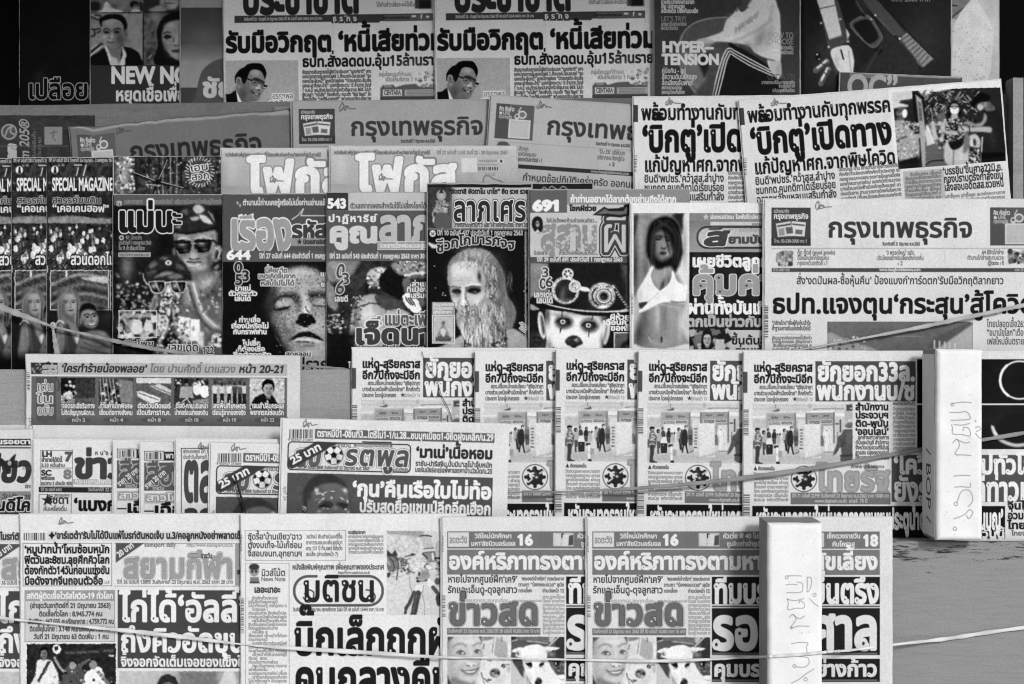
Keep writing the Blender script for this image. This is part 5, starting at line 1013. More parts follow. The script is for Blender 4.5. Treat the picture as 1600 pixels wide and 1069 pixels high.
def art_pistol(p):
 """knife, cartridges and pistol on a dark table"""
 p.rect(1250, -30, 1487, 150, 30); p.glow(1300, 90, 40, 50, 62, .8); p.glow(1440, 60, 40, 50, 54, .7); p.rect(1250, -30, 1257, 150, 16)
 # knife
 p.poly([(1276, -10), (1306, -12), (1328, 64), (1295, 78)], 72, 1.2); p.poly([(1274, -8), (1301, -12), (1316, 56), (1296, 62)], 196, 1.0); p.line([(1280, 14), (1305, 8)], 1.4, 70); p.line([(1296, 62), (1316, 55)], 1.6, 110)
 for x, y in ((1283, 36), (1313, 30), (1295, 73), (1325, 65)): p.ell(x, y, 1.8, 1.8, 180, .8)
 p.poly([(1299, 78), (1326, 71), (1334, 90), (1334, 106), (1331, 116), (1315, 115), (1304, 100)], 205, 1, True); p.line([(1314, 78), (1318, 92)], 2.2, 22, .8); p.line([(1326, 80), (1330, 112)], 1.4, 150, 1); p.glow(1308, 98, 4, 12, 165, .6)
 p.poly([(1322, 44), (1328, 54), (1324, 62)], 190, 1)
 # cartridges
 p.ell(1278, 88, 4.2, 6, 22, 1); p.ell(1277, 85, 1.4, 1.4, 215, .7); p.ell(1280, 92, 1.2, 1.2, 160, .7)
 for (a, b, c, d) in ((1292, 96, 1275, 110), (1294, 108, 1283, 130)):
  p.line([(a, b), (c, d)], 8.4, 120, 1); p.line([(a - 1, b - 1), (c - 1, d - 1)], 2.2, 222, 1.2); p.line([(a + 2, b + 2), (c + 2, d + 2)], 2, 50, 1.2); p.line([(a + (c - a) * .3 - 4, b + (d - b) * .3 - 2), (a + (c - a) * .3 + 3, b + (d - b) * .3 + 3)], 1.2, 45, .8); p.ell(c, d, 3.2, 3.6, 90, 1.2)
 # pistol
 p.poly([(1338, -12), (1362, -12), (1450, 92), (1442, 106), (1424, 94), (1402, 66), (1380, 40)], 74, 1.2); p.line([(1362, -10), (1460, 92)], 1.6, 22, 1); p.poly([(1416, 50), (1459, 92), (1443, 105), (1420, 78), (1408, 60)], 124, 1.2)
 for i in range(9): p.line([(1416 + i * 4.4, 51 + i * 4.6), (1404 + i * 4.6, 57 + i * 5.4)], 1, 40, .7)
 p.line([(1338, -6), (1400, 58), (1440, 104)], 1.2, 110, 1, True, .6); p.poly([(1393, 58), (1400, 55), (1406, 62), (1398, 68)], 24, 1); p.ell(1406, 60.5, 1.6, 1.6, 225, .8)
 p.poly([(1330, -12), (1352, 10), (1368, 36), (1388, 48), (1430, 92), (1424, 122), (1340, 122), (1366, 82), (1360, 56)], 44, 1.5, True)
 P = [(1329, 40), (1334, 32), (1352, 24), (1362, 30), (1374, 48), (1378, 60), (1366, 74), (1352, 66), (1338, 52)]
 p.poly(P, 78, 1.2, True); p.poly([(1334, 40), (1340, 34), (1354, 30), (1362, 36), (1371, 52), (1372, 60), (1362, 68), (1354, 66), (1342, 52)], 22, 1.2, True); p.line(P, 1.5, 128, 1.2, True, .8, True)
 p.ell(1350, 22, 4, 4, 20, 1); p.line([(1338, 2), (1350, 20), (1366, 32)], 2, 120, 1.3, True, .6); p.ell(1362, 30, 1.5, 1.5, 170, .8); p.ell(1368, 24, 1.4, 1.4, 205, .8)
 p.poly([(1366, 78), (1374, 72), (1380, 80), (1374, 86)], 20, 1); p.noise(1376, 70, 1424, 116, 10, 2, 4); p.photo(1250, -20, 1487, 150, warp=.3, cell=5, tex=6, fine=7, blur=.2, contrast=1.2, mid=75, seed=25)
 p.line([(1376, 74), (1362, 96), (1352, 116)], 2, 62, 2, True)
def art_seated(p):
 """seated person in a white sweatshirt and striped track pants on a round chair"""
 p.rect(1020, -140, 1256, 160, 60); p.noise(1020, -40, 1252, 160, 5, 30, 3)
 z = Zoom(p, 1000, 0, 5.333)
 # chair
 z.poly([(330, 420), (330, 320), (400, 230), (520, 165), (720, 145), (720, 300), (640, 420), (500, 800), (440, 760), (370, 640)], 82, 7); z.line([(480, 790), (400, 690), (340, 560), (326, 400), (360, 280), (440, 200), (560, 158), (720, 143)], 13, 132, 6)
 z.poly([(340, 460), (420, 430), (500, 520), (560, 640), (520, 760), (440, 720), (360, 600)], 118, 20)
 for i in range(16): z.line([(350 + i * 13, 450 + i * 6), (372 + i * 15, 620 + i * 10)], 4, 84, 5, op=.7)
 # shirt
 z.poly([(820, 60), (840, 90), (880, 70), (960, -60), (1110, -20), (1150, 60), (1170, 160), (1172, 520), (1120, 500), (1040, 480), (960, 440), (900, 380), (760, 355), (640, 348), (490, 352), (480, 335), (560, 310), (680, 265), (700, 230), (720, 170), (780, 110)], 206, 8)
 z.poly([(860, -60), (960, -60), (930, 0), (870, 80), (840, 86), (822, 66), (850, 40)], 74, 14); z.line([(806, 90), (826, 64), (850, 92), (900, 60)], 9, 60, 8)
 z.glow(830, 310, 150, 26, 232, .6, -14); z.glow(1000, 330, 50, 110, 128, .75, 20); z.glow(900, 380, 40, 30, 120, .6); z.glow(1080, 300, 30, 110, 150, .6, 14); z.glow(1140, 420, 40, 60, 226, .6); z.glow(780, 180, 50, 60, 224, .6); z.line([(760, 350), (880, 300), (1000, 240), (1090, 160)], 9, 150, 20, op=.8); z.line([(800, 360), (820, 392)], 8, 120, 12); z.line([(1100, 60), (1090, 170)], 12, 150, 26, op=.7)
 z.speck(780, 180, 1010, 280, 0, 6, [150]); z.strands(60, lambda R: (lambda a: [(790 + a * 200 + R.uniform(-10, 10), 260 - a * 150 + R.uniform(-26, 26)), (800 + a * 200 + R.uniform(-10, 10), 255 - a * 150 + R.uniform(-26, 26))])(R.random()), 7, [150, 164, 140], 5, .7)
 z.poly([(480, 335), (560, 320), (620, 350), (600, 372), (500, 380)], 176, 10); z.poly([(500, 372), (580, 360), (640, 380), (600, 410), (540, 400)], 140, 12)
 # trousers
 z.poly([(590, 380), (660, 355), (740, 360), (800, 400), (720, 460), (690, 560), (620, 700), (600, 800), (540, 800), (570, 620), (590, 480)], 74, 14); z.glow(640, 440, 40, 60, 92, .6); z.poly([(490, 500), (560, 440), (590, 470), (570, 560), (540, 640), (510, 580)], 34, 16)
 z.poly([(740, 358), (820, 390), (960, 470), (1060, 540), (1120, 590), (1170, 640), (1180, 740), (1000, 800), (640, 800), (700, 620), (720, 520), (760, 440)], 20, 9); z.glow(900, 660, 120, 60, 12, .8)
 for i in range(3):
  o = i * 24
  z.line([(606 + i * 22, 800), (640 + i * 26, 640), (676 + i * 22, 520), (706 + i * 18, 440 + o * .6), (742 + i * 8, 402 + o), (800 + i * 4, 428 + o * 1.1), (940, 504 + o * 1.1), (1080 + i * 12, 580 + o * 1.05)], 10, 218, 5)
 z.poly([(1060, 500), (1110, 505), (1172, 520), (1180, 620), (1150, 655), (1100, 600), (1080, 560)], 186, 9); z.glow(1150, 580, 20, 40, 140, .6); z.line([(1070, 520), (1100, 600), (1150, 650)], 7, 226, 7); z.poly([(460, 790), (520, 700), (600, 660), (600, 800), (460, 800)], 70, 20)
 p.photo(1021, -40, 1256, 156, warp=.2, cell=5, tex=5, fine=8, blur=.1, contrast=1.08, mid=95, seed=26)
# ================================================================== ROW 1 (rearmost)
W = 232
# --- near-black magazine in the corner
p = Page(30, -120, 118, 288, 9, seed=11)
p.glow(62, 120, 12, 20, 34, .7, 35); p.glow(110, 60, 40, 60, 14, .8); p.noise(30, -20, 148, 168, 3, 9, 3)
p.text('เปลือยกาย', 43, 154, 23, 8, x1=196, bold=.03, out=[(.062, 170)])
p.part('title', 38, 112, 147, 166)
p.build('magazine', 8, 'black magazine with outlined white title in the dark upper corner', 'magazine', 'magazines on the top row', GLOSS, 3, .8, .5)
# --- portrait magazine
p = Page(141, -120, 190, 286, 40, seed=12)
p.rect(141, -120, 331, 105, 60)
z = Zoom(p, 140, 0, 6.478)
z.poly([(0, -400), (540, -400), (540, 125), (0, 150)], 104, 6, False); z.ell(50, 60, 60, 50, 34, 16); z.poly([(20, 140), (120, 100), (165, 16), (240, 80), (310, 100), (315, 128), (20, 150)], 196, 8); z.poly([(190, -60), (400, -60), (396, 30), (330, 96), (240, 70)], 122, 14); z.glow(250, 60, 50, 30, 70, .7); z.ell(450, 44, 44, 36, 26, 9); z.ell(466, 80, 28, 34, 128, 9); z.line([(450, 60), (480, 62)], 7, 40); z.poly([(420, 124), (440, 96), (500, 96), (530, 124)], 180, 9); z.poly([(500, 20), (540, 40), (540, 120), (510, 100)], 40, 12)
z.poly([(545, -400), (1240, -400), (1240, 110), (545, 124)], 46, 6, False); z.poly([(600, 100), (720, 50), (780, 100), (700, 124)], 140, 12); z.ell(810, 20, 100, 78, 140, 14); z.glow(850, 50, 40, 40, 186, .6); z.line([(760, 30), (850, 34)], 10, 70, 9); z.glow(760, 60, 30, 40, 84, .7)
z.line([(0, 132), (900, 118)], 9, 24, 6)
z.poly([(10, 140), (535, 136), (535, 660), (10, 660)], 136, 6, False); z.speck(10, 140, 530, 640, 120, 22, [120, 150, 128], 4, .5, 14)
for P in ([(10, 170), (90, 200), (110, 160), (60, 150)], [(10, 300), (40, 300), (50, 350), (20, 370)], [(50, 300), (100, 290), (110, 310), (80, 330)]): z.line(P, 16, 40, 9)
z.line([(10, 530), (120, 450)], 34, 40, 8); z.line([(10, 556), (126, 462)], 16, 186, 7); z.line([(10, 500), (70, 452)], 12, 170, 7)
z.poly([(150, 470), (330, 430), (340, 520), (290, 640), (200, 600)], 110, 12)
z.poly([(10, 580), (80, 530), (150, 490), (210, 600), (240, 660), (10, 660)], 16, 8); z.poly([(340, 480), (480, 520), (520, 590), (535, 660), (330, 660)], 16, 8)
z.poly([(152, 480), (170, 470), (230, 590), (280, 640), (290, 660), (215, 660), (180, 560)], 196, 8); z.poly([(330, 470), (372, 550), (360, 600), (355, 660), (300, 660), (330, 560)], 190, 8); z.poly([(215, 585), (270, 590), (292, 660), (222, 660)], 176, 9)
z.poly([(112, 330), (116, 240), (150, 190), (250, 178), (340, 200), (352, 300), (345, 400), (300, 460), (230, 485), (170, 450), (140, 400)], 132, 10)
z.glow(310, 400, 60, 90, 64, .8); z.glow(190, 230, 50, 26, 168, .7); z.glow(250, 200, 60, 24, 170, .5); z.glow(160, 400, 30, 40, 150, .5); z.glow(290, 320, 40, 40, 96, .6); z.glow(216, 370, 20, 40, 214, .7); z.glow(240, 460, 50, 24, 104, .6); z.glow(150, 370, 26, 30, 190, .5)
z.poly([(105, 250), (100, 200), (150, 156), (220, 142), (310, 148), (360, 190), (380, 250), (372, 300), (352, 330), (340, 260), (310, 215), (240, 190), (170, 200), (130, 220), (118, 270)], 16, 9)
z.line([(140, 302), (170, 290), (196, 302)], 10, 34, 9); z.line([(240, 302), (280, 286), (310, 296)], 10, 30, 9); z.glow(172, 322, 34, 22, 60, .7); z.glow(272, 320, 36, 22, 56, .7); z.ell(172, 326, 24, 11, 20, 8); z.ell(272, 322, 26, 12, 18, 8); z.line([(120, 320), (145, 312), (210, 318), (245, 312), (320, 314)], 5, 96, 7); z.line([(214, 310), (208, 370), (194, 384), (230, 392)], 8, 96, 9); z.line([(180, 424), (210, 432), (246, 424)], 9, 60, 7); z.ell(366, 340, 18, 46, 112, 9, 8); z.glow(366, 350, 10, 30, 60, .6)
z.poly([(545, 140), (1240, 130), (1240, 660), (545, 660)], 84, 6, False); z.speck(550, 140, 700, 640, 160, 20, [60, 110, 70, 100], 6, .7, 14); z.glow(660, 170, 70, 60, 140, .8); z.glow(610, 560, 40, 60, 40, .8); z.line([(600, 590), (622, 560)], 12, 160, 8); z.glow(580, 200, 20, 20, 130, .6)
z.poly([(680, 660), (690, 460), (680, 320), (720, 210), (800, 140), (900, 116), (1100, 120), (1180, 300), (1180, 660)], 17, 10)
z.poly([(730, 360), (744, 290), (790, 230), (870, 205), (1000, 210), (1050, 330), (1040, 480), (960, 590), (890, 610), (820, 560), (770, 500), (740, 430)], 134, 12); z.glow(820, 260, 70, 30, 166, .7); z.glow(770, 460, 30, 70, 96, .7); z.glow(880, 400, 20, 70, 176, .6); z.glow(860, 560, 60, 30, 160, .6); z.glow(800, 430, 40, 30, 148, .5)
z.line([(752, 338), (780, 326), (816, 330)], 11, 34, 9); z.poly([(750, 372), (776, 352), (816, 358), (830, 376), (796, 392), (764, 390)], 30, 10); z.line([(930, 330), (1000, 326)], 10, 40, 9); z.ell(960, 368, 40, 14, 34, 9)
z.line([(856, 390), (846, 440), (872, 466), (900, 458)], 9, 74, 9); z.glow(850, 440, 14, 12, 196, .7); z.poly([(826, 514), (880, 500), (960, 508), (900, 532), (850, 530)], 74, 9); z.line([(832, 516), (930, 512)], 6, 34, 7)
p.photo(141, -10, 331, 103, warp=.25, cell=4, tex=6, fine=9, blur=.1, contrast=1.1, mid=95, seed=51)
p.rect(223, 20, 224.4, 103, 24)
p.rect(141, 102, 331, 166, 46)
p.text('NEW NORMAL', 173, 129.5, 20, 214, x1=371, bold=.05); p.text('หยุดเชื้อเพื่อชาติ', 180, 157.5, 15.5, 205, x1=327, bold=.04)
p.part('portrait_picture', 142, 21, 222, 102, 'printed portrait of a man in a dark jacket'); p.part('portrait_picture', 225, 21, 283, 102, 'printed portrait of a long-haired woman'); p.part('title', 142, 103, 283, 165)
p.build('magazine', 16, 'magazine cover of small portraits over a dark band reading NEW NO', 'magazine', 'magazines on the top row', GLOSS, 3, .8, .5)
# --- pale cover with a curved dark shape
p = Page(282, -120, 180, 284, 120, seed=13)
p.rect(282, -120, 470, 12, 150); p.grad(282, 12, 470, 70, 66, 80); p.grad(282, 70, 470, 96, 92, 140); p.glow(320, 60, 30, 18, 118, .5); p.rect(282, 96, 470, 137, 146); p.rect(282, 137, 470, 170, 64)
p.poly([(303, 170), (306, 150), (312, 120), (322, 104), (345, 92), (400, 90), (400, 170)], 80, 1, True)
p.text('ชัยชนะ', 316, 151, 22, 190, x1=432, bold=.05)
p.noise(282, 0, 470, 164, 5, 10, 2); p.part('title', 308, 116, 350, 158)
p.build('magazine', 24, 'half hidden grey magazine cover with pale band and rounded white letters', 'magazine', 'magazines on the top row', GLOSS, 3, .8, .5)
# --- business weekly, twice
p = Page(345, -190, 346, 420, 214, rot=-.75, hprint=360, seed=14)
p.text('ประชาชาติ', 378, 20, 40, 42, x1=562, bold=.05)
p.text('ได้เกินข่าวปล่อย-จะได้เป็น', 588, 10, 5.2, 60, x1=648, bold=.01); p.rect(648, -10, 672, 13, 70, 1); p.rect(655, 0, 674, 13, 30, 2)
p.rect(366, 24.5, 676, 35.5, 62); p.poly([(556, 24), (602, 22), (592, 35), (556, 35)], 62); p.rect(601, 23, 676, 33, 90)
p.text('วันจันทร์ที่ 22 - วันพุธที่ 24 มิถุนายน 2563 ปีที่ 43 ฉบับที่ 5264 (4464) ราคา 25 บาท', 381, 31.8, 3.4, 205, x1=503, bold=.03)
for i, c in enumerate('ธรกจ'): p.rect(517.5 + i * 10.6, 22, 527 + i * 10.6, 36, 62); p.text(c, 519.5 + i * 10.6, 32.5, 6.4, 220, bold=.03)
p.text('ิ', 543.2, 32.3, 6.4, 220, bold=.02); p.text('ุ', 523.5, 32.3, 6.4, 220, bold=.02)
p.text('www.prachachat.net', 598, 29, 3.6, 30, x1=640, bold=.02); p.rect(643, 23.5, 650, 26.5, 205); p.text('f', 657, 29, 5.5, 210, bold=.03); p.ell(668, 26, 2.6, 2, 205)
p.text('รับมือวิกฤต ‘หนี้เสียท่วม’', 352.5, 81, 23.5, 24, x1=702, bold=.052)
p.text('ธปท.สั่งลดดบ.อุ้ม15ล้านราย', 472, 104, 12.6, 26, x1=690, bold=.04)
for i, t in enumerate(('สัญญาณอันตรายหนี้เสียท่วมประเทศ “แบงก์ชาติ” เคาะ', 'ออกมาตรการอุ้มลูกหนี้เฟส 2 สั่งแบงก์-น็อนแบงก์ “ลด', 'ดอกเบี้ย-ยืดหนี้” ลูกหนี้รายย่อย “บัตรเครดิต-สินเชื่อ', 'บุคคล-เช่าซื้อรถ-บ้าน” แบงก์ตั้งกระดาน 15 ล้านราย ดีเดย์', '1 ก.ค.นี้ บล.ภัทรประเมินหนี้ครัวเรือนทะลุ 86% ไม่น่า', 'กังวลเท่า “หนี้เสีย” ที่จะเพิ่มขึ้น หนุนตั้ง “Bad Bank” รับ', 'ซื้อหนี้เสีย “เคทีซี-กรุงศรี” พาเหรดปรับนโยบาย')):
 p.text(t, 472, 115 + i * 7.1, 4.3, 40, x1=580, bold=.035)
p.text('กลุ่มโรงแรมที่กำหนด', 592, 119, 5, 70, x1=643, bold=.015); p.text('เปิดให้บริการ 1 ก.ค. นี้', 602, 127, 5, 70, x1=667, bold=.015)
p.glow(640, 112, 40, 20, 196, .4)
p.poly([(594, 156), (594, 138), (598, 133), (614, 132), (618, 136), (632, 132), (650, 131), (654, 135), (680, 136), (680, 158)], 92, 1); p.rect(598, 140, 628, 150, 205); p.text('CENTARA', 600, 148, 5.6, 50, x1=626, bold=.03); p.rect(632, 140, 680, 150, 170)
for i in range(4): p.rect(635, 141.5 + i * 2.2, 676, 142.5 + i * 2.2, 90, op=.7)
p.speck(655, 110, 680, 136, 30, 2, [120, 150, 190, 90], 3, soft=1.5); p.text('กลุ่มแรก', 600, 136, 3, 200, x1=612); p.rect(594, 152, 680, 158, 70)
p.clip_rect(351, 94, 466, 168); photo_businessman(p, 351, 94.5); p.noclip()
p.text('อรรถพล', 425, 154, 7, 60, x1=458, bold=.0, out=[(.16, 225)]); p.text('ฤทธิ์ธนู', 420, 165, 7, 60, x1=458, bold=.0, out=[(.16, 225)])
p.bars(345.8, 27, 348.6, 46, 50, True, 3); p.bars(345.8, 58, 348.2, 78, 110, True, 4); p.rect(350.5, 5, 351, 165, 190)
p.para(352, 170, 690, 225, 8, 4.4, 60, 5, False)
p.part('masthead', 352, -60, 676, 37); p.part('headline', 352, 44, 690, 109); p.part('portrait_picture', 351, 95, 466, 166); p.part('advertisement', 590, 111, 688, 160)
k1 = p.build('newspaper', 34, 'pale business newspaper with laughing man in glasses, the left of two alike', 'newspaper', 'matching business newspapers on the top row', NEWS, 5, 2, .8)
k2 = copy_page(k1, 675.5, -195, 44, 'pale business newspaper with laughing man in glasses, beside the seated woman magazine', -.75)
# --- seated figure magazine
p = Page(1021, -130, 233, 286, 64, seed=15)
art_seated(p)
for t, y, h, x1 in (('ชวนชิมน้ำพริกชาวอาข่า', 6, 5, 1085), ('ลีซู ปลากะตูย', 13, 5, 1070), ('อร่อยเด็ด ป้องกันมะเร็ง', 20, 5, 1091)): p.text(t, 1033, y, h, 225, x1=x1, bold=.04)
p.text('LET’S TRY!', 1033, 33, 6, 150, x1=1072, bold=.01); p.text('สูตรยาต้มผ่านเกรียด', 1033, 40, 4.4, 190, x1=1073, bold=.02); p.text('ลดไตวันดับ', 1033, 46.5, 4.4, 190, x1=1059, bold=.02)
p.text('HYPER–', 1034.5, 81, 12.8, 216, x1=1114, bold=.06); p.text('TENSION', 1034.5, 100.5, 12.8, 216, x1=1124, bold=.06)
for t, y, h, x1 in (('คู่มือกิน - อยู่', 114, 6, 1072), ('สู้ความดันโลหิตสูง', 123.5, 6, 1089), ('ลดเสี่ยงอัมพาต', 133, 6, 1082), ('#ยาครกระเบียบ', 139.5, 4.2, 1066), ('#อายุน้อยก็เสี่ยง', 146.5, 4.2, 1070)): p.text(t, 1034, y, h, 205, x1=x1, bold=.025)
p.text('HOW TO', 1202, 59.5, 7.2, 165, x1=1240, bold=0); p.text('CHOOSE', 1199, 69, 7.2, 165, x1=1240, bold=0)
p.text('วิธีเลือกเครื่องวัดความดัน', 1182, 77, 4.6, 200, x1=1240, bold=.02); p.text('คุณภาพต้องมี', 1205, 84.5, 4.6, 200, x1=1240, bold=.02)
p.text('UPDATE!', 1199, 124.5, 7.4, 84, x1=1243, bold=0); p.text('มาตรการแก้ปัญหาเศรษฐกิจ', 1190, 131, 4, 200, x1=1242, bold=.02); p.text('จากโควิด-19', 1217, 137, 4, 200, x1=1242, bold=.02); p.text('ฉบับมนุษย์เงินเดือน', 1207, 143.5, 4, 200, x1=1242, bold=.02)
p.rect(1021, -130, 1022.4, 160, 150)
p.part('title', 1032, 66, 1126, 104); p.part('figure_picture', 1128, -130, 1198, 154)
p.build('magazine', 54, 'dark magazine with white sweatshirt figure and heading HYPER-TENSION', 'magazine', 'magazines on the top row', GLOSS, 3, .8, .5)
# --- crumpled cover behind the pistol magazine
p = Page(1440, -150, 121, 278, 176, seed=16)
p.rect(1440, -150, 1500, 30, 130); p.poly([(1482, -20), (1520, -24), (1518, 4), (1500, 22), (1486, 14)], 110, 2, True); p.ell(1491, 3, 8, 12, 120, 1.5); p.line([(1484, 8), (1496, 9)], 2, 40, 1); p.line([(1482, 32), (1496, 20), (1508, 12)], 3, 60, 1.4)
p.rect(1520, -150, 1561, 60, 178, 5); p.line([(1522, -10), (1532, 30), (1530, 128)], 2.4, 210, 1.6, True, .6)
p.poly([(1500, 20), (1522, -6), (1540, 20), (1554, 48), (1548, 110), (1544, 128), (1478, 128), (1484, 60)], 196, 1.2); p.speck(1486, 30, 1552, 125, 60, .9, [120, 140], 6, op=.7)
p.noise(1440, -20, 1561, 128, 12, 12, 8)
_r = vnoise((80, 40), 9, 77, 3)
def crumple(U, V):
 return (_r[np.clip((V / 4).astype(int), 0, 79), np.clip((U / 4).astype(int), 0, 39)] - .5) * 3.2
p.build('magazine', 46, 'pale crumpled magazine cover at the right end of the top row', 'magazine', 'magazines on the top row', GLOSS, 3, .8, .6, shape=crumple)
# --- pistol magazine
p = Page(1252, -140, 234, 288, 30, seed=17)
art_pistol(p)
p.text('พ.ศ. 2563 ภาค', 1392, 2.2, 7, 130, x1=1454, bold=.02)
p.part('weapon_picture', 1258, -60, 1480, 144)
p.build('magazine', 56, 'dark magazine cover showing a pistol, a knife and three cartridges', 'magazine', 'magazines on the top row', GLOSS, 3, .8, .5)
# --- small cover peeking out below it
p = Page(1314, 113.5, 190, 120, 74, rot=2.2, hprint=50, seed=18)
p.text('ออม กมบ์ปูน', 1328, 120, 5, 170, x1=1368, bold=.02); p.text('QC”', 1323, 152, 29, 168, x1=1402, bold=.035)
p.line([(1352, 114.5), (1420, 119), (1500, 121.5)], 1.4, 190, 1.5, True); p.noise(1314, 113, 1500, 160, 6, 4, 3)
p.build('magazine', 64, 'grey magazine top edge with large round letters below the pistol cover', 'magazine', None, GLOSS, 3, .8, .5)
# ================================================================== ROW 2
def business_daily(x, y, tone, ad, date, seed, sc=.915, lead=None, hp=None):
 """the broadsheet with the long plain masthead, drawn upright; lx, ly are in the size of the copy on row 3"""
 ink = 58 if tone > 150 else 44
 p = Page(x, y, 432 * sc, 300, tone, hprint=hp or 120, seed=seed)
 X = lambda a: x + a * sc
 Y = lambda b: y + b * sc
 def ad_left(a):
  p.rect(X(a), Y(13), X(a + 61.5), Y(72.5), 66); p.text('สมัครสมาชิก', X(a + 3.5), Y(21), 4.2 * sc, 200, x1=X(a + 28), bold=.02)
  p.text('กรุงเทพธุรกิจ', X(a + 3.5), Y(30.3), 6.6 * sc, 226, x1=X(a + 58), bold=.03)
  for P, t in (([(7, 38), (30, 34), (33, 57), (10, 59)], 196), ([(54, 36), (32, 34), (30, 57), (52, 58)], 205)):
   p.poly([(X(a + i), Y(j)) for i, j in P], t);
  for P, t in (([(9, 41), (30, 37.5), (30.4, 40), (9.4, 43.5)], 70), ([(33, 37.5), (52, 39.5), (51.8, 42), (33, 40)], 80), ([(22, 44), (33, 43), (34, 53), (24, 54)], 90), ([(38, 47), (49, 48), (48, 55), (37, 54)], 100), ([(11, 46), (20, 45), (21, 56), (12.4, 57)], 140)):
   p.poly([(X(a + i), Y(j)) for i, j in P], t, .8)
  p.rect(X(a), Y(60), X(a + 61.5), Y(72.5), 56); p.text('โทร. 02-338-3000 กด 1', X(a + 4.5), Y(67.6), 4 * sc, 190, x1=X(a + 56), bold=.02)
 def ad_right(a):
  p.rect(X(a), Y(12.5), X(a + 65), Y(72), 88); p.rect(X(a), Y(12.5), X(a + 22), Y(72), 78)
  p.text('คิด กับข่าว', X(a + 5), Y(24), 5.4 * sc, 225, x1=X(a + 31), bold=.03); p.ell(X(a + 8), Y(28.5), 2.6 * sc, 2.6 * sc, 200); p.text('LINE', X(a + 12), Y(30.6), 4.6 * sc, 200, x1=X(a + 24), bold=.02); p.text('กรุงเทพธุรกิจ', X(a + 5), Y(37), 4.4 * sc, 190, x1=X(a + 28), bold=.02)
  p.ell(X(a + 45), Y(29), 7.5 * sc, 7 * sc, 205); p.ell(X(a + 45), Y(29), 5 * sc, 4.6 * sc, 110); p.ell(X(a + 36), Y(33), 4.4 * sc, 5.2 * sc, 190); p.ell(X(a + 36), Y(32), 2 * sc, 2 * sc, 70); p.line([(X(a + 38), Y(24)), (X(a + 42), Y(17))], 1.6, 205)
  p.rect(X(a + 23), Y(37.5), X(a + 60), Y(70), 196); p.rect(X(a + 25.5), Y(40), X(a + 57.5), Y(67.6), 178)
 if ad == 'left': ad_left(11.4)
 else: ad_right(11.4)
 if ad == 'left': ad_right(354)
 p.text('กรุงเทพธุรกิจ', X(99), Y(59), 23.5 * sc, ink, x1=X(327), bold=.028)
 p.text(date, X(185), Y(72), 4.0 * sc, 55, x1=X(244), bold=.04)
 p.pen(X(80), Y(10), .92 * sc + .1, 62)
 p.rect(X(12), Y(77), X(420), Y(77.7), tone * .8)
 yy = Y(78)
 if lead == 'older':
  p.poly([(X(18), Y(80)), (X(24), Y(77)), (X(34), Y(78)), (X(40), Y(88)), (X(18), Y(88))], 80, 1, True)
  p.text('หน้ากาก', X(50), Y(90), 5.2 * sc, 60, x1=X(71), bold=.01); p.text('จากหัวใจชุมชน', X(50), Y(99), 5.2 * sc, 60, x1=X(85), bold=.01); p.text('กรุงเทพวันอาทิตย์ › 1', X(50), Y(108), 5 * sc, 35, x1=X(96), bold=.02)
  p.text('‘บิน 5%’ บริษัทบก', X(192), Y(86), 5.6 * sc, 60, x1=X(236), bold=.01); p.text('บริจากรพ.ต้องสู้ต่อ', X(189), Y(96), 5.6 * sc, 60, x1=X(236), bold=.01); p.text('› 2', X(210), Y(106), 5 * sc, 30, bold=.02)
  p.rect(X(42), Y(114), X(420), Y(121), 50); p.text('www.bangkokbiznews.com', X(180), Y(119.4), 3.8 * sc, 190, x1=X(245), bold=.02)
  p.text('กำหนดข้อปฏิบัติเคร่งครัด ออกนอกบ้าน', X(64), Y(141), 9.4 * sc, 45, x1=X(290), bold=.015)
  p.text('ศูนย์บริหารคลายล็อก', X(30), Y(172), 20 * sc, 34, x1=X(330), bold=.04)
 elif lead == 'newest':
  p.rect(X(12), Y(76), X(420), Y(76.7), 150)
  p.ell(X(32), Y(92.5), 13.3, 12.6, 120); p.speck(X(21), Y(82), X(43), Y(103), 34, 3, [70, 110, 150, 190], 3); p.rect(X(31), Y(80), X(32), Y(105), 190)
  for t, b, x1 in (('กู๊ด กู๊ดส์ (good goods)', 86, 111), ('ดีไซน์ใหม่จากใจชุมชน', 94.6, 101), ('กรุงเทพวันอาทิตย์ › 1', 102.8, 99.5)): p.text(t, X(52), Y(b), 5.1, 62, x1=X(x1), bold=.015)
  for t, b, w_ in (('‘3 พรรคใหญ่’ ขยับ', 86.4, 44), ('ปรับโครงสร้างรับเลือกตั้งท้องถิ่น', 94.7, 74), ('› 2', 103, 8)): p.text(t, X(213 - w_ / 2), Y(b), 5.1, 62, x1=X(213 + w_ / 2), bold=.015)
  for t, b, w_ in (('64 ลิขิตไก่ย่าง', 85.6, 34), ('ตำนานไก่ย่างสนามมวย', 94.2, 57), ('@taste › 8', 102.2, 25)): p.text(t, X(375 - w_), Y(b), 5.1, 60, x1=X(375), bold=.015)
  p.ell(X(395), Y(91), 14, 9, 120, 1.5, 15); p.speck(X(382), Y(82), X(410), Y(100), 30, 3, [50, 90, 150, 200], 4); p.ell(X(385), Y(81), 4, 4, 60); p.rect(X(148), Y(80), X(148.5), Y(104), 180); p.rect(X(282), Y(80), X(282.5), Y(104), 180)
  p.rect(X(12), Y(107.5), X(420), Y(113.6), 74); p.text('www.bangkokbiznews.com', X(180.5), Y(112), 4, 222, x1=X(245), bold=.03); p.text('ปีที่ 33 ฉบับที่ 11560', X(14), Y(112), 3, 200, x1=X(40), bold=.02); p.text('ราคา 25 บาท', X(392), Y(112), 3, 200, x1=X(414), bold=.02)
  p.text('สั่ง‘งดปันผล-ซื้อหุ้นคืน’ ป้องแบงก์‘การ์ดตก’รับมือวิกฤติลากยาว', X(50.5), Y(132.5), 9.2, 42, x1=X(375), bold=.018)
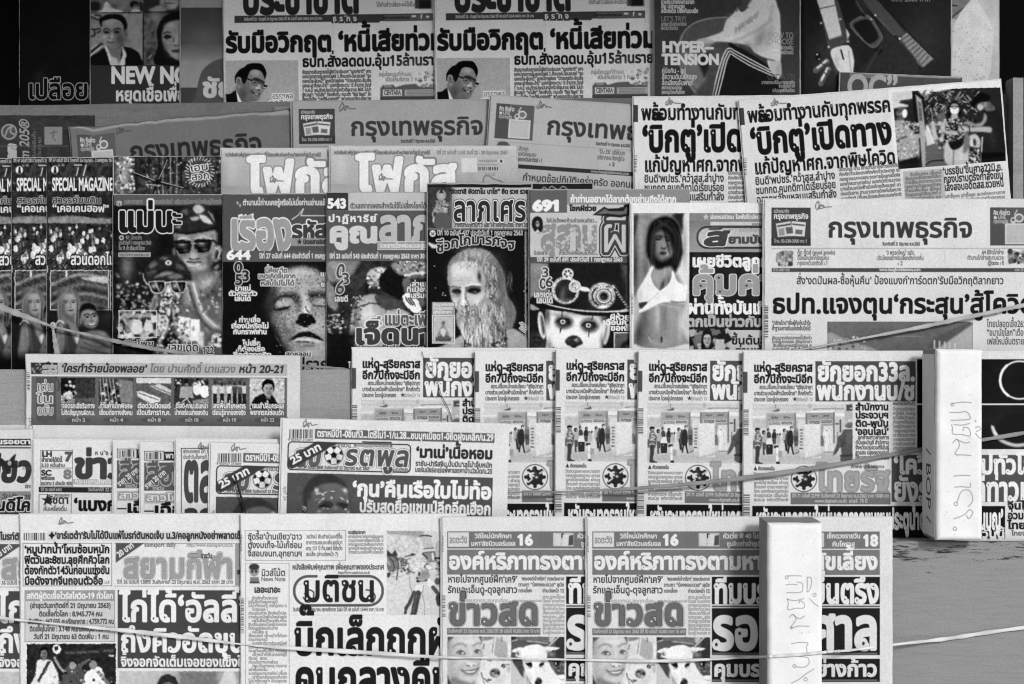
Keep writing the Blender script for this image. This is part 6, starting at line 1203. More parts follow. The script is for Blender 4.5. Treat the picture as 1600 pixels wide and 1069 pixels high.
  p.text('ธปท.แจงตุน‘กระสุน’สู้โควิด', X(12.5), Y(177.6), 23, 30, x1=X(424), bold=.034)
  p.rect(X(12.5), Y(166), X(414), Y(166.3), tone, op=0)
  for i, t in enumerate(('“กสิกรไทย”เชื่อผู้ถือหุ้นเข้าใจ', 'ย้ำฐานะการเงินแกร่งรับมือได้')): p.text(t, X(12.5), Y(196 + i * 8.6), 4.8, 45, x1=X(73), bold=.025)
  p.para(X(12.5), Y(214), X(75), Y(240), 6, 3.8, 62, 4, False, .03); p.rect(X(12), Y(211), X(76), Y(211.5), 150)
  p.rect(X(80), Y(190), X(80.5), Y(240), 200); p.rect(X(346), Y(190), X(346.5), Y(240), 200)
  for i, t in enumerate(('ไทยปลอดเชื้อ26วัน', '“อนามัยโลก”เตือน', 'เฟสใหม่อันตราย')): p.text(t, X(349), Y(199.5 + i * 13.6), 8.2, 48, x1=X(415 - i * 4), bold=.012)
  x0, y0, x1, y1 = X(99), Y(191), X(327), Y(243)
  p.clip_rect(x0, y0, x1, y1); p.grad(x0, y0, x1, y1, 104, 96); p.noise(x0, y0, x1, y1, 8, 14, 5)
  p.poly([(x0, y0 + 18), (x0 + 30, y0 + 28), (x0 + 72, y0 + 42), (x0 + 90, y1 + 4), (x0, y1 + 4)], 150, 2, True); p.speck(x0, y0 + 22, x0 + 60, y1, 60, 2, [110, 190, 205, 90], 7)
  p.poly([(x0 + 142, y1), (x0 + 170, y0 + 34), (x0 + 228, y0 - 2), (x1, y0), (x1, y1)], 168, 2); p.poly([(x0 + 166, y0 + 26), (x0 + 222, y0), (x0 + 228, y0 + 4), (x0 + 176, y0 + 40), (x0 + 150, y1)], 84, 2);
  for i in range(5): p.line([(x0 + 168 + i * 8, y0 + 30 + i * 1.2), (x0 + 168 + i * 8, y1)], 2.2, 205, 1.2)
  p.rect(x0 + 100, y0 + 22.5, x0 + 150, y0 + 23.5, 160, 1, .6); p.noise(x0, y0, x1, y1, 8, 4, 9); p.noclip()
  p.bars(X(1), Y(166), X(6.5), Y(217), 70, True, 6)
 p.bars(X(429), Y(8), X(431.5), Y(16), 60, True, 2)
 p.part('advertisement', X(11.4), Y(12.5), X(75), Y(72.5))
 p.part('masthead', X(95), Y(18), X(330), Y(74))
 if lead: p.part('headline', X(12.5), Y(146 if lead == 'newest' else 124), X(424), Y(188 if lead == 'newest' else 180))
 if lead == 'newest': p.part('news_picture', X(99), Y(191), X(327), Y(236))
 return p
def spin(p, deg): p.rot = math.radians(deg)
def tear(U):
 n = vnoise((1, 64), 5, 91, 3)[0]; s_ = np.clip(U / 410 * 62, 0, 61)
 return -3.5 - 7 * n[s_.astype(int)] + 4 * np.exp(-((U - 45) / 26) ** 2)
p = business_daily(108, 203.5, 110, 'right', 'วันอาทิตย์ที่ 14 มิถุนายน พ.ศ.2563', 21)
p.poly([(108, 199), (150, 206), (230, 203), (320, 205), (410, 204), (510, 203), (510, 214), (400, 207), (300, 208.5), (200, 207), (150, 210), (108, 204)], 150, 1.2)
spin(p, -3.9)
p.build('newspaper', 96, 'grey newspaper with torn top edge and long plain masthead, second row', 'newspaper', 'yellowed copies of the plain masthead newspaper', NEWS, 5, 2, 1.2, torn=tear)
p = business_daily(428, 166, 130, 'right', 'วันอาทิตย์ที่ 14 มิถุนายน พ.ศ.2563', 22)
p.build('newspaper', 88, 'sliver of grey newspaper with dark advert box beside the torn one', 'newspaper', 'yellowed copies of the plain masthead newspaper', NEWS, 5, 2, .8)
p = business_daily(456, 158.5, 158, 'left', 'วันอาทิตย์ที่ 7 มิถุนายน พ.ศ.2563', 23)
spin(p, -.6)
p.build('newspaper', 104, 'grey newspaper whose whole plain masthead shows in the middle of the second row', 'newspaper', 'yellowed copies of the plain masthead newspaper', NEWS, 5, 2, 1.0)
p = business_daily(766.5, 149, 174, 'right', 'วันอาทิตย์ที่ 14 มิถุนายน พ.ศ.2563', 24, lead='older', hp=185)
spin(p, 3.9)
p.build('newspaper', 114, 'tilted grey newspaper with half of the plain masthead showing above thin headlines', 'newspaper', 'yellowed copies of the plain masthead newspaper', NEWS, 5, 2, 1.0)
# --- serif headline daily with a picture of masks, twice
p = Page(1154, 156, 412, 300, 214, rot=-4.5, hprint=190, seed=25)
lh = (.028, 214)
p.text('พร้อมทำงานกับทุกพรรค', 1169.5, 191, 17.5, 28, x1=1394, bold=.035, hole=lh)
p.text('‘บิ๊กตู่’เปิดทาง', 1174.5, 240.5, 32, 24, x1=1396, bold=.045, hole=lh)
p.text('แก้ปัญหาศก.จากพิษโควิด', 1179.5, 272, 17, 26, x1=1401, bold=.035, hole=lh)
for i, t in enumerate(('ยินดี‘พปชร.’คว้าสส.ลำปาง', 'ชมกกต.คุมกติกาได้เรียบร้อย', 'ฉลาดหลักแหลมแสริมกำลัง')): p.text(t, 1180.5 + i * 1.2, 289 + i * 14.4, 9.4, 30, x1=1306 + i * 1.2, bold=.022, hole=(.02, 214))
for i in range(7):
 p.para(1311 + i * .6, 262 + i * 7.6, 1406 + i * .6, 262.5 + i * 7.6, 7, 4.1, 52, 30 + i, False, .03)
x0, y0 = 1395, 145.5
_u, _v = p.L(x0, y0)
p.clip = ((p.U >= _u) & (p.U <= _u + 170) & (p.V >= _v - 2 + 6 * (np.clip((p.U - _u) / 170, 0, 1)) ** 2) & (p.V <= _v + 119)).astype(np.float32)
photo_masks(p, x0, y0); p.noclip()
p.rect(1411, 268, 1475, 322, 178); p.para(1415, 270, 1472, 320, 6.4, 3.8, 70, 8, True, .02)
for i, t in enumerate(('‘บรรยิน’ขึ้นศาล22มิ.ย.', 'กองปราบตรึงกำลังเข้ม', 'เล็งสอบอดีตสส.ช่วยหนี')): p.text(t, 1474.5 + i * 1.1, 273 + i * 12.6, 9, 28, x1=1568 + i * 1.1, bold=.03, hole=(.022, 214))
p.para(1478, 304, 1572, 318, 7, 3.9, 60, 6, False, .02)
p.rect(1155, 168.5, 1162.5, 195.5, 62); p.bars(1159, 248, 1167, 274, 110, True, 4)
p.pen(1206, 159, 1.0, 60)
p.part('headline', 1166, 170, 1398, 284); p.part('news_picture', 1394, 144, 1565, 262); p.part('article_text', 1312, 268, 1406, 318)
k3 = p.build('newspaper', 130, 'newspaper with serif headline and picture of people in masks, upper right', 'newspaper', 'matching serif headline newspapers on the second row', NEWS, 6, 2.4, 1.0, curl=2.5)
copy_page(k3, 989.5, 151, 122, 'newspaper with the same serif headline, tucked under its right neighbour with the masks picture', -.5)
# ================================================================== ROW 3
# --- regional weekly, twice
p = Page(515, 229, 292, 320, 190, hprint=95, seed=31)
p.grad(515, 229, 807, 300, 186, 160); p.rect(515, 229, 807, 233, 196, 2); p.glow(660, 270, 90, 24, 176, .5)
p.glow(532, 262, 12, 40, 205, .5); p.grad(515, 288, 807, 330, 160, 205)
p.text('หนังสือพิมพ์ภูมิภาครายสัปดาห์ที่มียอดพิมพ์และจำหน่ายมากที่สุดในภาคใต้', 522, 241, 4.3, 60, x1=672, bold=.025); p.text('ปีที่ 22 ฉบับที่ 1,142 วันที่ 22 - 28 มิถุนายน 2563', 682, 241, 4.3, 90, x1=793, bold=.015)
p.text('โฟกัส', 558, 297, 37, 230, x1=716, bold=.06, out=[(.085, 128)], track=.045)
p.pen(592, 277, .8, 60); p.rect(720, 246, 746, 270, 205); p.frame(720, 246, 746, 270, .8, 170)
p.text('www.focuspaktai.com', 748, 253, 3.6, 110, x1=777); p.rect(746, 257, 777, 258, 120); p.bars(747, 261, 778, 266, 60, False, 2); p.ell(783, 252, 5, 3.6, 205); p.ell(783, 252, 2.2, 2.4, 70)
p.line([(754, 288), (757, 276), (764, 275), (772, 280), (782, 283), (788, 288)], 1.4, 90, 1, True); p.text('FOCUS', 758, 275, 4, 120, x1=773)
p.noise(515, 229, 807, 320, 4, 10, 4)
p.part('masthead', 550, 246, 730, 304)
k4 = p.build('newspaper', 162, 'grey weekly newspaper with rounded white letters, right of the two alike', 'newspaper', 'grey weekly newspapers with rounded white letters', NEWS, 5, 2, .9)
copy_page(k4, 345, 232.5, 152, 'grey weekly newspaper with rounded white letters, behind the stone face magazine', 0)
# --- garden magazine, three fanned copies
p = Page(73, 246.5, 186, 335, 44, seed=32)
art_tulips(p)
p.text('ปีที่ 47 ฉบับที่ 2313 วันศุกร์ที่ 26 มิถุนายน - 2 กรกฎาคม 2563', 76, 253, 4.2, 205, x1=178, bold=.03)
for i, (a, b) in enumerate(((100, 122), (126, 150), (152, 186))): p.line([(a, 282), (a + 8, 258), (b, 258)], 6, 66, 1.4, True, .7)
p.line([(122, 262), (119, 274)], 1.6, 205, .9); p.line([(134, 258), (130, 274)], 1.8, 210, .9); p.line([(116, 258), (127, 258)], 2, 190, .9)
p.ell(85.3, 265.3, 5.6, 6.4, 222, .9); p.poly([(83, 271), (84.5, 262), (87, 262), (88, 271)], 30, .8); p.ell(85.6, 261.5, 1.5, 1.5, 30)
p.text('SPECIAL MAGAZINE', 81, 297.4, 15.6, 226, x1=176, bold=.035)
p.text('สวรรค์บนดิน', 81.5, 317.6, 8.2, 36, x1=158, bold=.02, out=[(.075, 200)], wob=.5); p.text('“เคอเคนฮอฟ”', 81.5, 331, 8.8, 222, x1=170, bold=.03, out=[(.07, 40)], wob=.5)
p.text('สวนดอกไม้', 110, 413.5, 13.5, 226, x1=180, bold=.03, out=[(.11, 25)])
p.rect(73, 246, 74.4, 590, 24); p.rect(73, 415, 74.6, 426, 200)
p.part('title', 78, 279, 178, 301); p.part('couple_picture', 80, 447, 186, 556, 'printed couple, a long-haired woman and a smiling man'); p.part('garden_picture', 76, 422, 172, 446)
k5 = p.build('magazine', 176, 'dark garden magazine cover with tulips and a couple, the fully shown copy', 'magazine', 'fanned copies of the garden magazine', GLOSS, 4, .8, .6)
copy_page(k5, 17.5, 247, 169, 'dark garden magazine cover with tulips, middle of three fanned copies', 0)
copy_page(k5, -38.5, 248, 162, 'dark garden magazine cover with tulips, the copy cut by the left picture edge', .2)
# --- windmill cover behind the gilded statues
p = Page(178, 244.5, 167, 290, 60, hprint=80, seed=33)
p.rect(178, 244, 345, 330, 52); p.noise(178, 244, 345, 330, 40, 5, 6); p.glow(192, 275, 12, 34, 190, .75); p.speck(180, 246, 210, 305, 90, 2, [60, 140, 200, 215], 2, soft=1.2)
for x in (212, 232, 248, 262, 270, 282, 292, 340): p.line([(x, 244), (x + 1, 306)], random.Random(x).choice((2, 3, 4)), 30, 1)
for x in (254, 266, 276): p.line([(x, 246), (x, 306)], 1.6, 170, 1, op=.7)
p.speck(226, 246, 345, 306, 200, 1.4, [30, 90, 150, 180], 3, op=.8); p.grad(178, 296, 345, 330, 70, 50, op=.4)
p.line([(208, 270), (244, 284), (286, 293)], 3.4, 24, .9, True); p.line([(208, 269), (244, 283)], 1, 200, .8); p.line([(250, 284), (286, 293)], 1, 190, .8); p.line([(246, 284), (260, 250)], 3, 24, .9); p.line([(247, 282), (261, 250)], .9, 190, .8); p.line([(244, 286), (236, 312)], 2.6, 24, .9); p.ell(246, 284, 5, 4, 22, 1); p.line([(228, 288), (250, 290)], 1.4, 170, .9); p.line([(248, 298), (249, 312)], 1.2, 190, .9); p.line([(255, 298), (255, 312)], 1.2, 170, .9)
for i in range(28):
 a = i / 28 * 6.283; p.line([(311.7 + 18 * math.cos(a), 268.5 + 19 * math.sin(a)), (311.7 + 22.5 * math.cos(a + .08), 268.5 + 23.5 * math.sin(a + .08))], 1.3, 205, .8)
p.ell(311.7, 268.5, 17, 18, 70, 1, 0, .8); p.text('เอบ', 297, 268.5, 9, 60, x1=326, bold=.02, out=[(.10, 215)], rot=-6); p.text('สวก', 299, 282, 9, 60, x1=328, bold=.02, out=[(.10, 215)], rot=-6)
p.photo(178, 244, 345, 310, warp=.3, cell=4, tex=12, fine=11, blur=.05, contrast=1.15, mid=90, seed=8); p.part('badge', 288, 244.6, 336, 293); p.part('windmill_picture', 206, 245, 287, 305)
p.build('magazine', 184, 'forest cover with a windmill and round badge, above the gilded statues', 'magazine', None, GLOSS, 4, .8, .6)
# --- gilded statues
p = Page(176.5, 304.5, 174, 275, 40, seed=34)
art_statues(p)
p.text('เฉพาะสายขาว        ดวงตรงสิบศิลป์  เสริมบารมีเฮงๆรับโชคใหญ่ให้ตรงใจ', 194, 318.3, 5.4, 150, x1=347, bold=.015)
p.rrect(182, 314, 189, 322, 2, .9, 200); p.text('M', 183.4, 320.6, 5, 200)
p.text('แม่น', 184, 361, 30, 20, x1=271, bold=.05, out=[(.085, 222)]); p.text('ะ', 268, 352, 22, 20, x1=284, bold=.02, out=[(.06, 205)])
p.ell(189.5, 371.5, 3.8, 4, 190); p.ell(189.5, 371.5, 2, 2, 70); p.text('90° น้องแพ็ก', 196, 374, 4.6, 150, x1=221, bold=.02)
p.text('ประจำวันที่ 1 กรกฎาคม 2563', 185, 382, 4.4, 170, x1=236, bold=.02); p.text('ขึ้น 11 ค่ำ เดือน 8 ปีชวด', 185, 390.4, 4.4, 180, x1=226, bold=.02); p.rect(184.5, 394.4, 235, 401.4, 170); p.text('http://www.maennaa.com', 186, 400, 4.2, 70, x1=233, bold=.02)
p.text('เปิดโพย', 190, 540, 6, 30, x1=240, bold=.02, out=[(.1, 205)]); p.text('เลขเด็ด', 262, 549, 10, 30, x1=310, bold=.02, out=[(.1, 215)]); p.text('122', 316, 553, 9, 30, x1=334, bold=.02, out=[(.1, 215)])
p.part('title', 180, 322, 285, 366); p.part('statue_picture', 222, 398, 348, 566); p.part('inset_picture', 185.5, 484.5, 245.5, 528)
p.build('magazine', 192, 'dark cover with gilded child statues in sunglasses, right of the tulip covers', 'magazine', 'lottery magazines on the third row', GLOSS, 4, .8, .6)
# --- 644 stone face
p = Page(348, 303.5, 178, 283, 60, seed=35)
art_sculpture(p)
p.rect(348, 303, 530, 409, 76); p.noise(348, 303, 530, 409, 3, 12, 3)
p.poly([(369, 317), (371, 314), (373, 317), (371, 320)], 170); p.poly([(373, 321), (375, 318), (377, 321), (375, 324)], 170); p.text('ตำนานนี้ท่านเคยรู้หรือไม่เมื่อท่านอ่านแล้วจะ', 379, 320.5, 6.6, 215, x1=520, bold=.035)
p.text('เรอง', 359, 388.5, 44, 150, x1=456, bold=.05, out=[(.075, 228)]); p.poly([(372, 344), (372, 336), (378, 334), (380, 337), (384, 334), (386, 337), (396, 333), (396, 344)], 228, .8); p.poly([(374, 342), (374, 338), (394, 336), (394, 342)], 150, .8)
p.line([(456, 343), (466, 336), (474, 326), (470, 337), (530, 337), (530, 343)], 1.4, 220, .9)
p.text('รหัสลับ', 456, 371.5, 19, 60, x1=550, bold=.055, out=[(.10, 225)])
p.rect(454, 372, 530, 384.5, 140); p.text('★ นิตยสารอิสรีย์', 464, 381, 5.2, 40, x1=516, bold=.05)
p.rect(348, 392, 530, 409, 84); p.text('644', 354, 405.3, 11, 230, x1=391, bold=.055); p.text('ปีที่ 27 ฉบับที่ 644 ประจำวันที่ 1 กรกฎาคม 2563', 405, 403.5, 6, 220, x1=535, bold=.035)
p.text('0', 366, 426, 13, 40, x1=379, bold=.03, out=[(.09, 190)]); p.text('3', 377, 439, 13, 40, x1=390, bold=.03, out=[(.09, 200)]); p.text('5', 367, 445, 13, 40, x1=379, bold=.03, out=[(.09, 190)])
for t, x, y, x1 in (('มาแน่', 367, 454, 392), ('ตัวสองตัว', 357, 462, 402), ('เล่นได้', 366, 470, 392), ('ท่านเชื่อ', 373, 503.5, 407), ('เรื่องนี้หรือไม่', 361, 513, 420), ('กับกราฟฟาน', 364, 522, 417), ('ไม่เชื่อ', 379, 540, 407), ('ก็ต้องเชื่อ', 371, 549, 414), ('ชื่อต้องจริง', 364, 558, 424)):
 p.text(t, x, y, 6, 222, x1=x1, bold=.055, out=[(.13, 40)])
for t, x, y, x1 in (('นี่คืออดีต', 414, 426, 449), ('เหตุเกิดขึ้นจาก', 403, 435, 462), ('หลับไปไม่ได้', 407, 446, 460)): p.text(t, x, y, 6, 90, x1=x1, bold=.05, out=[(.15, 225)])
p.text('แป', 500, 432, 6, 220, x1=514, bold=.05, out=[(.12, 40)]); p.text('ยล', 501, 448, 6, 220, x1=514, bold=.05, out=[(.12, 40)])
p.text('สุดหลอน', 446, 557, 6, 60, x1=486, bold=.04, out=[(.14, 225)]); p.text('ปรากฏ', 462, 580, 16, 20, x1=530, bold=.02, out=[(.05, 150)])
p.part('masthead', 350, 322, 512, 391); p.part('face_picture', 404, 410, 512, 582)
p.build('magazine', 200, 'magazine numbered 644 with a weathered stone face, eyes closed', 'magazine', 'lottery magazines on the third row', GLOSS, 4, .8, .6)
# --- 543
p = Page(510, 301, 176, 280, 90, seed=36)
art_carcass(p)
p.rect(510, 301, 690, 330, 186); p.rect(510, 300, 544, 329, 52); p.text('543', 511.5, 325, 11.6, 230, x1=541, bold=.06)
p.text('ตัวเลขจากเพลงสำหรับใช้ไปเสี่ยงโชคได้ผลดี', 547, 325.5, 6.4, 70, x1=680, bold=.03)
p.rect(510, 329, 690, 408, 84); p.text('ปาฏิหาริย์', 513, 346.5, 8.6, 222, x1=590, bold=.045, track=.12)
p.text('คูณ', 514, 378, 23, 200, x1=591, bold=.06); p.text('ลาภ', 592, 376.5, 38, 178, x1=676, bold=.05, out=[(.07, 60)])
p.rect(590, 377, 690, 390.5, 150); p.frame(590, 377, 690, 390.5, 1, 215); p.text('นิตยสารเรื่องพ่อแม่และสู่เน่าใจ', 593, 387, 5.4, 225, x1=676, bold=.03)
p.rect(510, 395, 690, 407.5, 92); p.text('ปีที่ 23 ฉบับที่ 543 ประจำวันที่ 1 กรกฎาคม 2563 ราคา 30 บาท', 515, 403.6, 5.4, 220, x1=676, bold=.04)
p.text('0', 524, 434, 17, 70, x1=537, bold=.02, out=[(.07, 205)], shear=.15); p.text('3', 533, 444, 14, 70, x1=547, bold=.02, out=[(.07, 205)]); p.text('6', 523, 459, 17, 70, x1=537, bold=.02, out=[(.07, 205)], shear=.15)
p.text('เลขดี', 522, 471, 7, 222, x1=544, bold=.04, out=[(.11, 40)])
for t, x, y, x1 in (('ล่าแม่เบี้ย', 643, 447.5, 690), ('ที่เมืองชาย', 635, 456, 690), ('เสริมน่าร้าย', 641, 465.5, 692)): p.text(t, x, y, 6.4, 222, x1=x1, bold=.045, out=[(.11, 40)])
p.text('๘', 575, 508.5, 13, 120, x1=597, bold=.03, out=[(.09, 225)]); p.text('แม่ตะเพียน', 600, 508, 15, 90, x1=694, bold=.045, out=[(.095, 228)])
p.text('เจ็ดนารี', 554, 537, 23, 62, x1=700, bold=.05, out=[(.085, 225)]); p.text('วิญญาณล่องโคมสวรรคาลัย', 562, 549, 7, 215, x1=676, bold=.03, out=[(.1, 40)])
p.text('ไถ่', 544, 577, 8, 215, x1=556, bold=.03)
p.part('masthead', 512, 331, 672, 394); p.part('cover_picture', 548, 408, 640, 500)
p.build('magazine', 208, 'magazine numbered 543 with large pale letters over a murky photograph', 'magazine', 'lottery magazines on the third row', GLOSS, 4, .8, .6)
# --- hidden cover whose dark edge shows above the hermit
p = Page(676, 287, 250, 290, 28, hprint=24, seed=37)
p.line([(845, 299), (850, 292), (856, 296), (862, 291), (872, 296), (880, 291), (888, 297)], 1.2, 190, .9, True); p.line([(760, 291), (772, 296)], 1, 160, .9)
p.build('magazine', 204, 'dark magazine edge showing between the hermit cover and the 691 cover', 'magazine', None, GLOSS, 4, .8, .5)
# --- hermit
p = Page(668.5, 288, 162, 280, 40, seed=38)
art_hermit(p)
p.rect(668, 288, 832, 293, 22); p.rect(668, 293, 708, 360, 52); p.noise(668, 290, 708, 360, 14, 5, 4)
p.rect(706, 293, 832, 358, 182); p.glow(706, 330, 6, 40, 120, .6); p.rect(668, 356.5, 832, 359, 110)
# little goddess
p.ell(689.5, 305, 7.5, 8.5, 150, 1); p.ell(689.5, 306, 3.6, 4.6, 170, 1); p.poly([(686, 302), (689.5, 292), (693, 302)], 40, .9); p.poly([(683, 314), (696, 314), (700, 330), (694, 336), (684, 336), (680, 328)], 140, 1, True); p.speck(676, 312, 704, 330, 50, 1.2, [60, 90, 200], 5)
p.line([(684, 320), (676, 334), (680, 342)], 2.6, 150, 1, True); p.line([(696, 316), (706, 322), (704, 316)], 2, 110, 1, True); p.ell(679.5, 344, 3.6, 5, 205, 1); p.poly([(682, 334), (698, 334), (705, 350), (700, 357), (684, 357), (678, 350)], 84, 1, True)
p.text('“อัดตาสิ อัดตาโน นาโถ” ยืด รวย รวย', 701, 302.5, 5.6, 30, x1=826, bold=.06)
p.text('ลาภเศรษฐี', 708, 345, 30, 40, x1=868, bold=.0, out=[(.085, 24), (.065, 238), (.03, 40)], track=.03)
p.text('วางตลาดทุกวันที่ 3 และ 18 ของทุกเดือน ราคา 30 บาท', 710, 354.6, 4.8, 40, x1=836, bold=.03)
p.ell(676, 365, 5, 5.2, 222); p.ell(676, 366, 2.8, 2, 110); p.line([(673, 363), (675, 364)], .8, 60); p.line([(677, 364), (679, 363)], .8, 60)
p.text('ปีที่ 10 ฉบับที่ 437 ประจำวันที่ 1 กรกฎาคม 2563', 683, 367.6, 6, 205, x1=817, bold=.035)
p.text('ชีวกโกมารภัจจ์', 682, 394, 11.5, 40, x1=804, bold=.035, out=[(.10, 205)], arc=13)
p.text('แป้', 818, 520, 9, 120, x1=830, bold=.02, out=[(.1, 215)], rot=-50)
p.part('masthead', 706, 293, 831, 357); p.part('statue_picture', 698, 388, 808, 546); p.part('inset_card', 675, 472, 711, 538)
p.build('magazine', 218, 'magazine with a long-bearded hermit statue on black', 'magazine', 'lottery magazines on the third row', GLOSS, 4, .8, .6)
# --- 691
p = Page(828, 297, 250, 268, 60, seed=39)
art_clown(p)
p.rect(828, 297, 1080, 322, 134); p.rect(828, 297, 886, 333, 92); p.text('691', 832.5, 329, 12.6, 230, x1=877, bold=.075)
p.text('ถ้าท่านอยากได้ลาภต้องอ่านถึงได้ลาภ', 891, 316, 7.8, 228, x1=1057, bold=.045)
p.rect(886, 320, 1080, 402, 190); p.rect(828, 332.5, 990, 402, 190)
p.text('โชคผีช่วย', 890, 329.4, 6.2, 26, x1=932, bold=.06)
p.text('ใจไม่แข็งพอห้ามอ่านคนเดียว...', 854, 347.5, 4.6, 60, x1=933, bold=.02)
p.text('สุสาน', 845, 389, 35, 138, x1=934, bold=.055); p.speck(846, 352, 934, 392, 70, 1.4, [190], 5, aspect=2)
p.text('นิตยสาร', 834, 398, 4.6, 70, x1=856, bold=.02); p.text('อ่ายปักษ์เพื่อคนไม่กลัว...', 873, 398, 4.6, 70, x1=935, bold=.02)
p.poly([(836, 362), (831, 352), (833, 342), (840, 338), (847, 343), (848, 356), (844, 364)], 22, 1, True); p.ell(840, 350, 3, 5, 150, 1); p.ell(839, 349, .9, .9, 20, .7); p.ell(842, 348, .9, .9, 20, .7); p.line([(837, 355), (842, 356)], 1, 30, .8); p.poly([(835, 364), (840, 358), (845, 364)], 205, 1)
p.text('ผี', 938, 394, 44, 190, x1=984, bold=.0, out=[(.11, 25), (.085, 190), (.06, 60)])
p.poly([(926, 336), (944, 323), (950, 326), (974, 325), (975, 320), (984, 318), (984, 336), (970, 340), (950, 338)], 25, .9); p.poly([(932, 335), (945, 326), (952, 330), (974, 330), (978, 324), (981, 324), (980, 334), (968, 336), (950, 334)], 100, .9)
p.rect(828, 401.5, 985, 411, 80); p.text('ปีที่ 29 ฉบับที่ 691 ประจำวันที่ 1 กรกฎาคม 2563', 839, 408.4, 4.9, 215, x1=973, bold=.045)
p.text('3', 846, 433, 12, 70, x1=858, bold=.02, out=[(.09, 215)]); p.text('0', 843, 451, 13, 60, x1=854, bold=.02, out=[(.09, 215)]); p.text('6', 852, 448, 12, 60, x1=864, bold=.02, out=[(.09, 215)])
p.text('เลขเด่น', 834, 464.5, 7, 215, x1=866, bold=.045, out=[(.1, 90)]); p.text('เล่นได้', 838, 473.5, 7, 215, x1=864, bold=.045, out=[(.1, 90)])
for t, x, y, x1 in (('ผีห้วยขวาง', 953, 499.5, 1010), ('เตือนความ', 942, 507.5, 1000), ('ขอหรือให้', 954, 516.5, 1006)): p.text(t, x, y, 6.6, 226, x1=x1, bold=.055)
p.part('masthead', 830, 334, 985, 400); p.part('face_picture', 850, 412, 958, 549)
p.build('magazine', 226, 'magazine numbered 691 with a painted face under a goggled top hat', 'magazine', 'lottery magazines on the third row', GLOSS, 4, .8, .6)
# --- pin-up newspaper
p = Page(985.5, 318, 300, 300, 226, hprint=236, seed=40)
p.rect(985.5, 333, 1200, 548, 205);
p.rect(1076, 333, 1290, 346, 128); p.text('☆ ส่องรสนิยม ไลฟ์สไตล์ความรวย', 1099, 342, 5, 226, x1=1210, bold=.03); p.rect(1076, 346, 1290, 394, 140); p.grad(1076, 346, 1290, 394, 120, 150)
p.rect(1110, 346.5, 1290, 352, 196); p.text('www.siam', 1175, 352, 3.8, 50, x1=1200); p.rrect(1088, 353, 1330, 389, 17, 3.4, 50, 178); p.glow(1140, 370, 50, 12, 190, .5)
p.text('ส', 1099, 383, 20, 66, x1=1135, bold=.06, out=[(.09, 225)], shear=.25); p.ell(1118, 358, 10, 2.6, 120, 1); p.line([(1108, 358), (1128, 357)], 1.8, 50); p.poly([(1130, 360), (1145, 359), (1132, 363)], 70)
p.text('ยามบันเทิง', 1138, 380, 9.5, 70, x1=1226, bold=.06); p.text('หนังสือภาพคู่ใจ', 1155, 362, 4, 130, x1=1210)
p.rect(1070, 394, 1290, 516, 34); p.noise(1070, 394, 1290, 516, 9, 6, 5)
p.text('เผยชีวิตลูกผู้ชาย', 1081, 416.5, 13.5, 230, x1=1242, bold=.055, hole=(.022, 60));
p.text('คุ้มค่า', 1081, 459.5, 29, 150, x1=1212, bold=.045, out=[(.065, 225)], hole=(.03, 40))
p.text('ผ่านทั้งบันเทิง', 1074, 490, 15, 232, x1=1212, bold=.055, hole=(.022, 60)); p.text('ตกเป็นข่าวกับบ', 1072, 510, 12, 175, x1=1204, bold=.05, hole=(.022, 60), out=[(.075, 60)])
p.rect(1136, 517, 1290, 552, 188); p.text('ขึ้นต้นสิบ', 1143, 538, 9.6, 34, x1=1210, bold=.035, hole=(.022, 200)); p.text('ท่านเจ้าที่', 1149, 554, 9.6, 34, x1=1210, bold=.035)
crowdish(p, 1070, 516, 1137, 552, 8, 30, 170, 46, 5); head(p, 1105, 530, 13, 20, 170, 22, True); p.rect(1118, 530, 1132, 548, 190, 1); p.photo(1070, 516, 1137, 552, warp=.4, cell=3, tex=12, blur=.1, seed=9)
art_swimwear(p)
p.rect(985.5, 318, 990, 560, 222); p.bars(986.5, 460, 989, 492, 120, True, 3); p.noise(1076, 333, 1200, 395, 4, 4, 6)
p.part('figure_picture', 990, 333, 1072, 547); p.part('masthead', 1077, 346, 1286, 393); p.part('headline', 1073, 395, 1286, 516)
p.build('newspaper', 236, 'newspaper with a woman raising her arms in a white crossed top', 'newspaper', None, NEWS, 5, 2, .8)
# --- newest copy of the plain masthead broadsheet
p = business_daily(1194, 311.5, 212, 'left', 'วันอาทิตย์ที่ 21 มิถุนายน พ.ศ.2563', 41, sc=1.0, lead='newest', hp=244)
p.build('newspaper', 246, 'whitest plain masthead newspaper with thin headlines on the right', 'newspaper', None, NEWS, 6, 2, 1.0)
LIFT = 14
# ================================================================== ROW 4
# --- mass daily with the queue picture, five fanned copies
p = Page(1161, 550, 486, 300, 218, hprint=290, seed=51)
lh = (.026, 218)
p.text('แห่ดู-สุริยคราส', 1177.5, 580.5, 10, 26, x1=1270, bold=.045, hole=(.02, 218)); p.text('อีก7ปีถึงจะมีอีก', 1178, 598.3, 10, 26, x1=1270, bold=.045, hole=(.02, 218))
for i, t in enumerate(('   สดร.ปลื้มคนไทยสนใจชม “สุริยุปราคา', 'บางส่วนเหนือฟ้าเมืองไทย” คึกคักทั่ว', 'ประเทศ โดยผู้ปกครอง')): p.text(t, 1178 + (4 if i == 0 else 0), 608 + i * 9.6, 4.9, 52, x1=1270 if i < 2 else 1232, bold=.028)
p.text('★', 1238, 627, 5, 40); p.text('มีต่อหน้า 10', 1245, 627, 4.2, 110, x1=1270, bold=.01)
p.rect(1274.5, 564.5, 1431, 627.5, 78); p.text('ยักยอก33ล.', 1277.5, 594.5, 22, 228, x1=1430, bold=.05, hole=(.024, 78)); p.text('พนักงานบ/ช', 1277.5, 624, 21, 228, x1=1430, bold=.05, hole=(.024, 78))
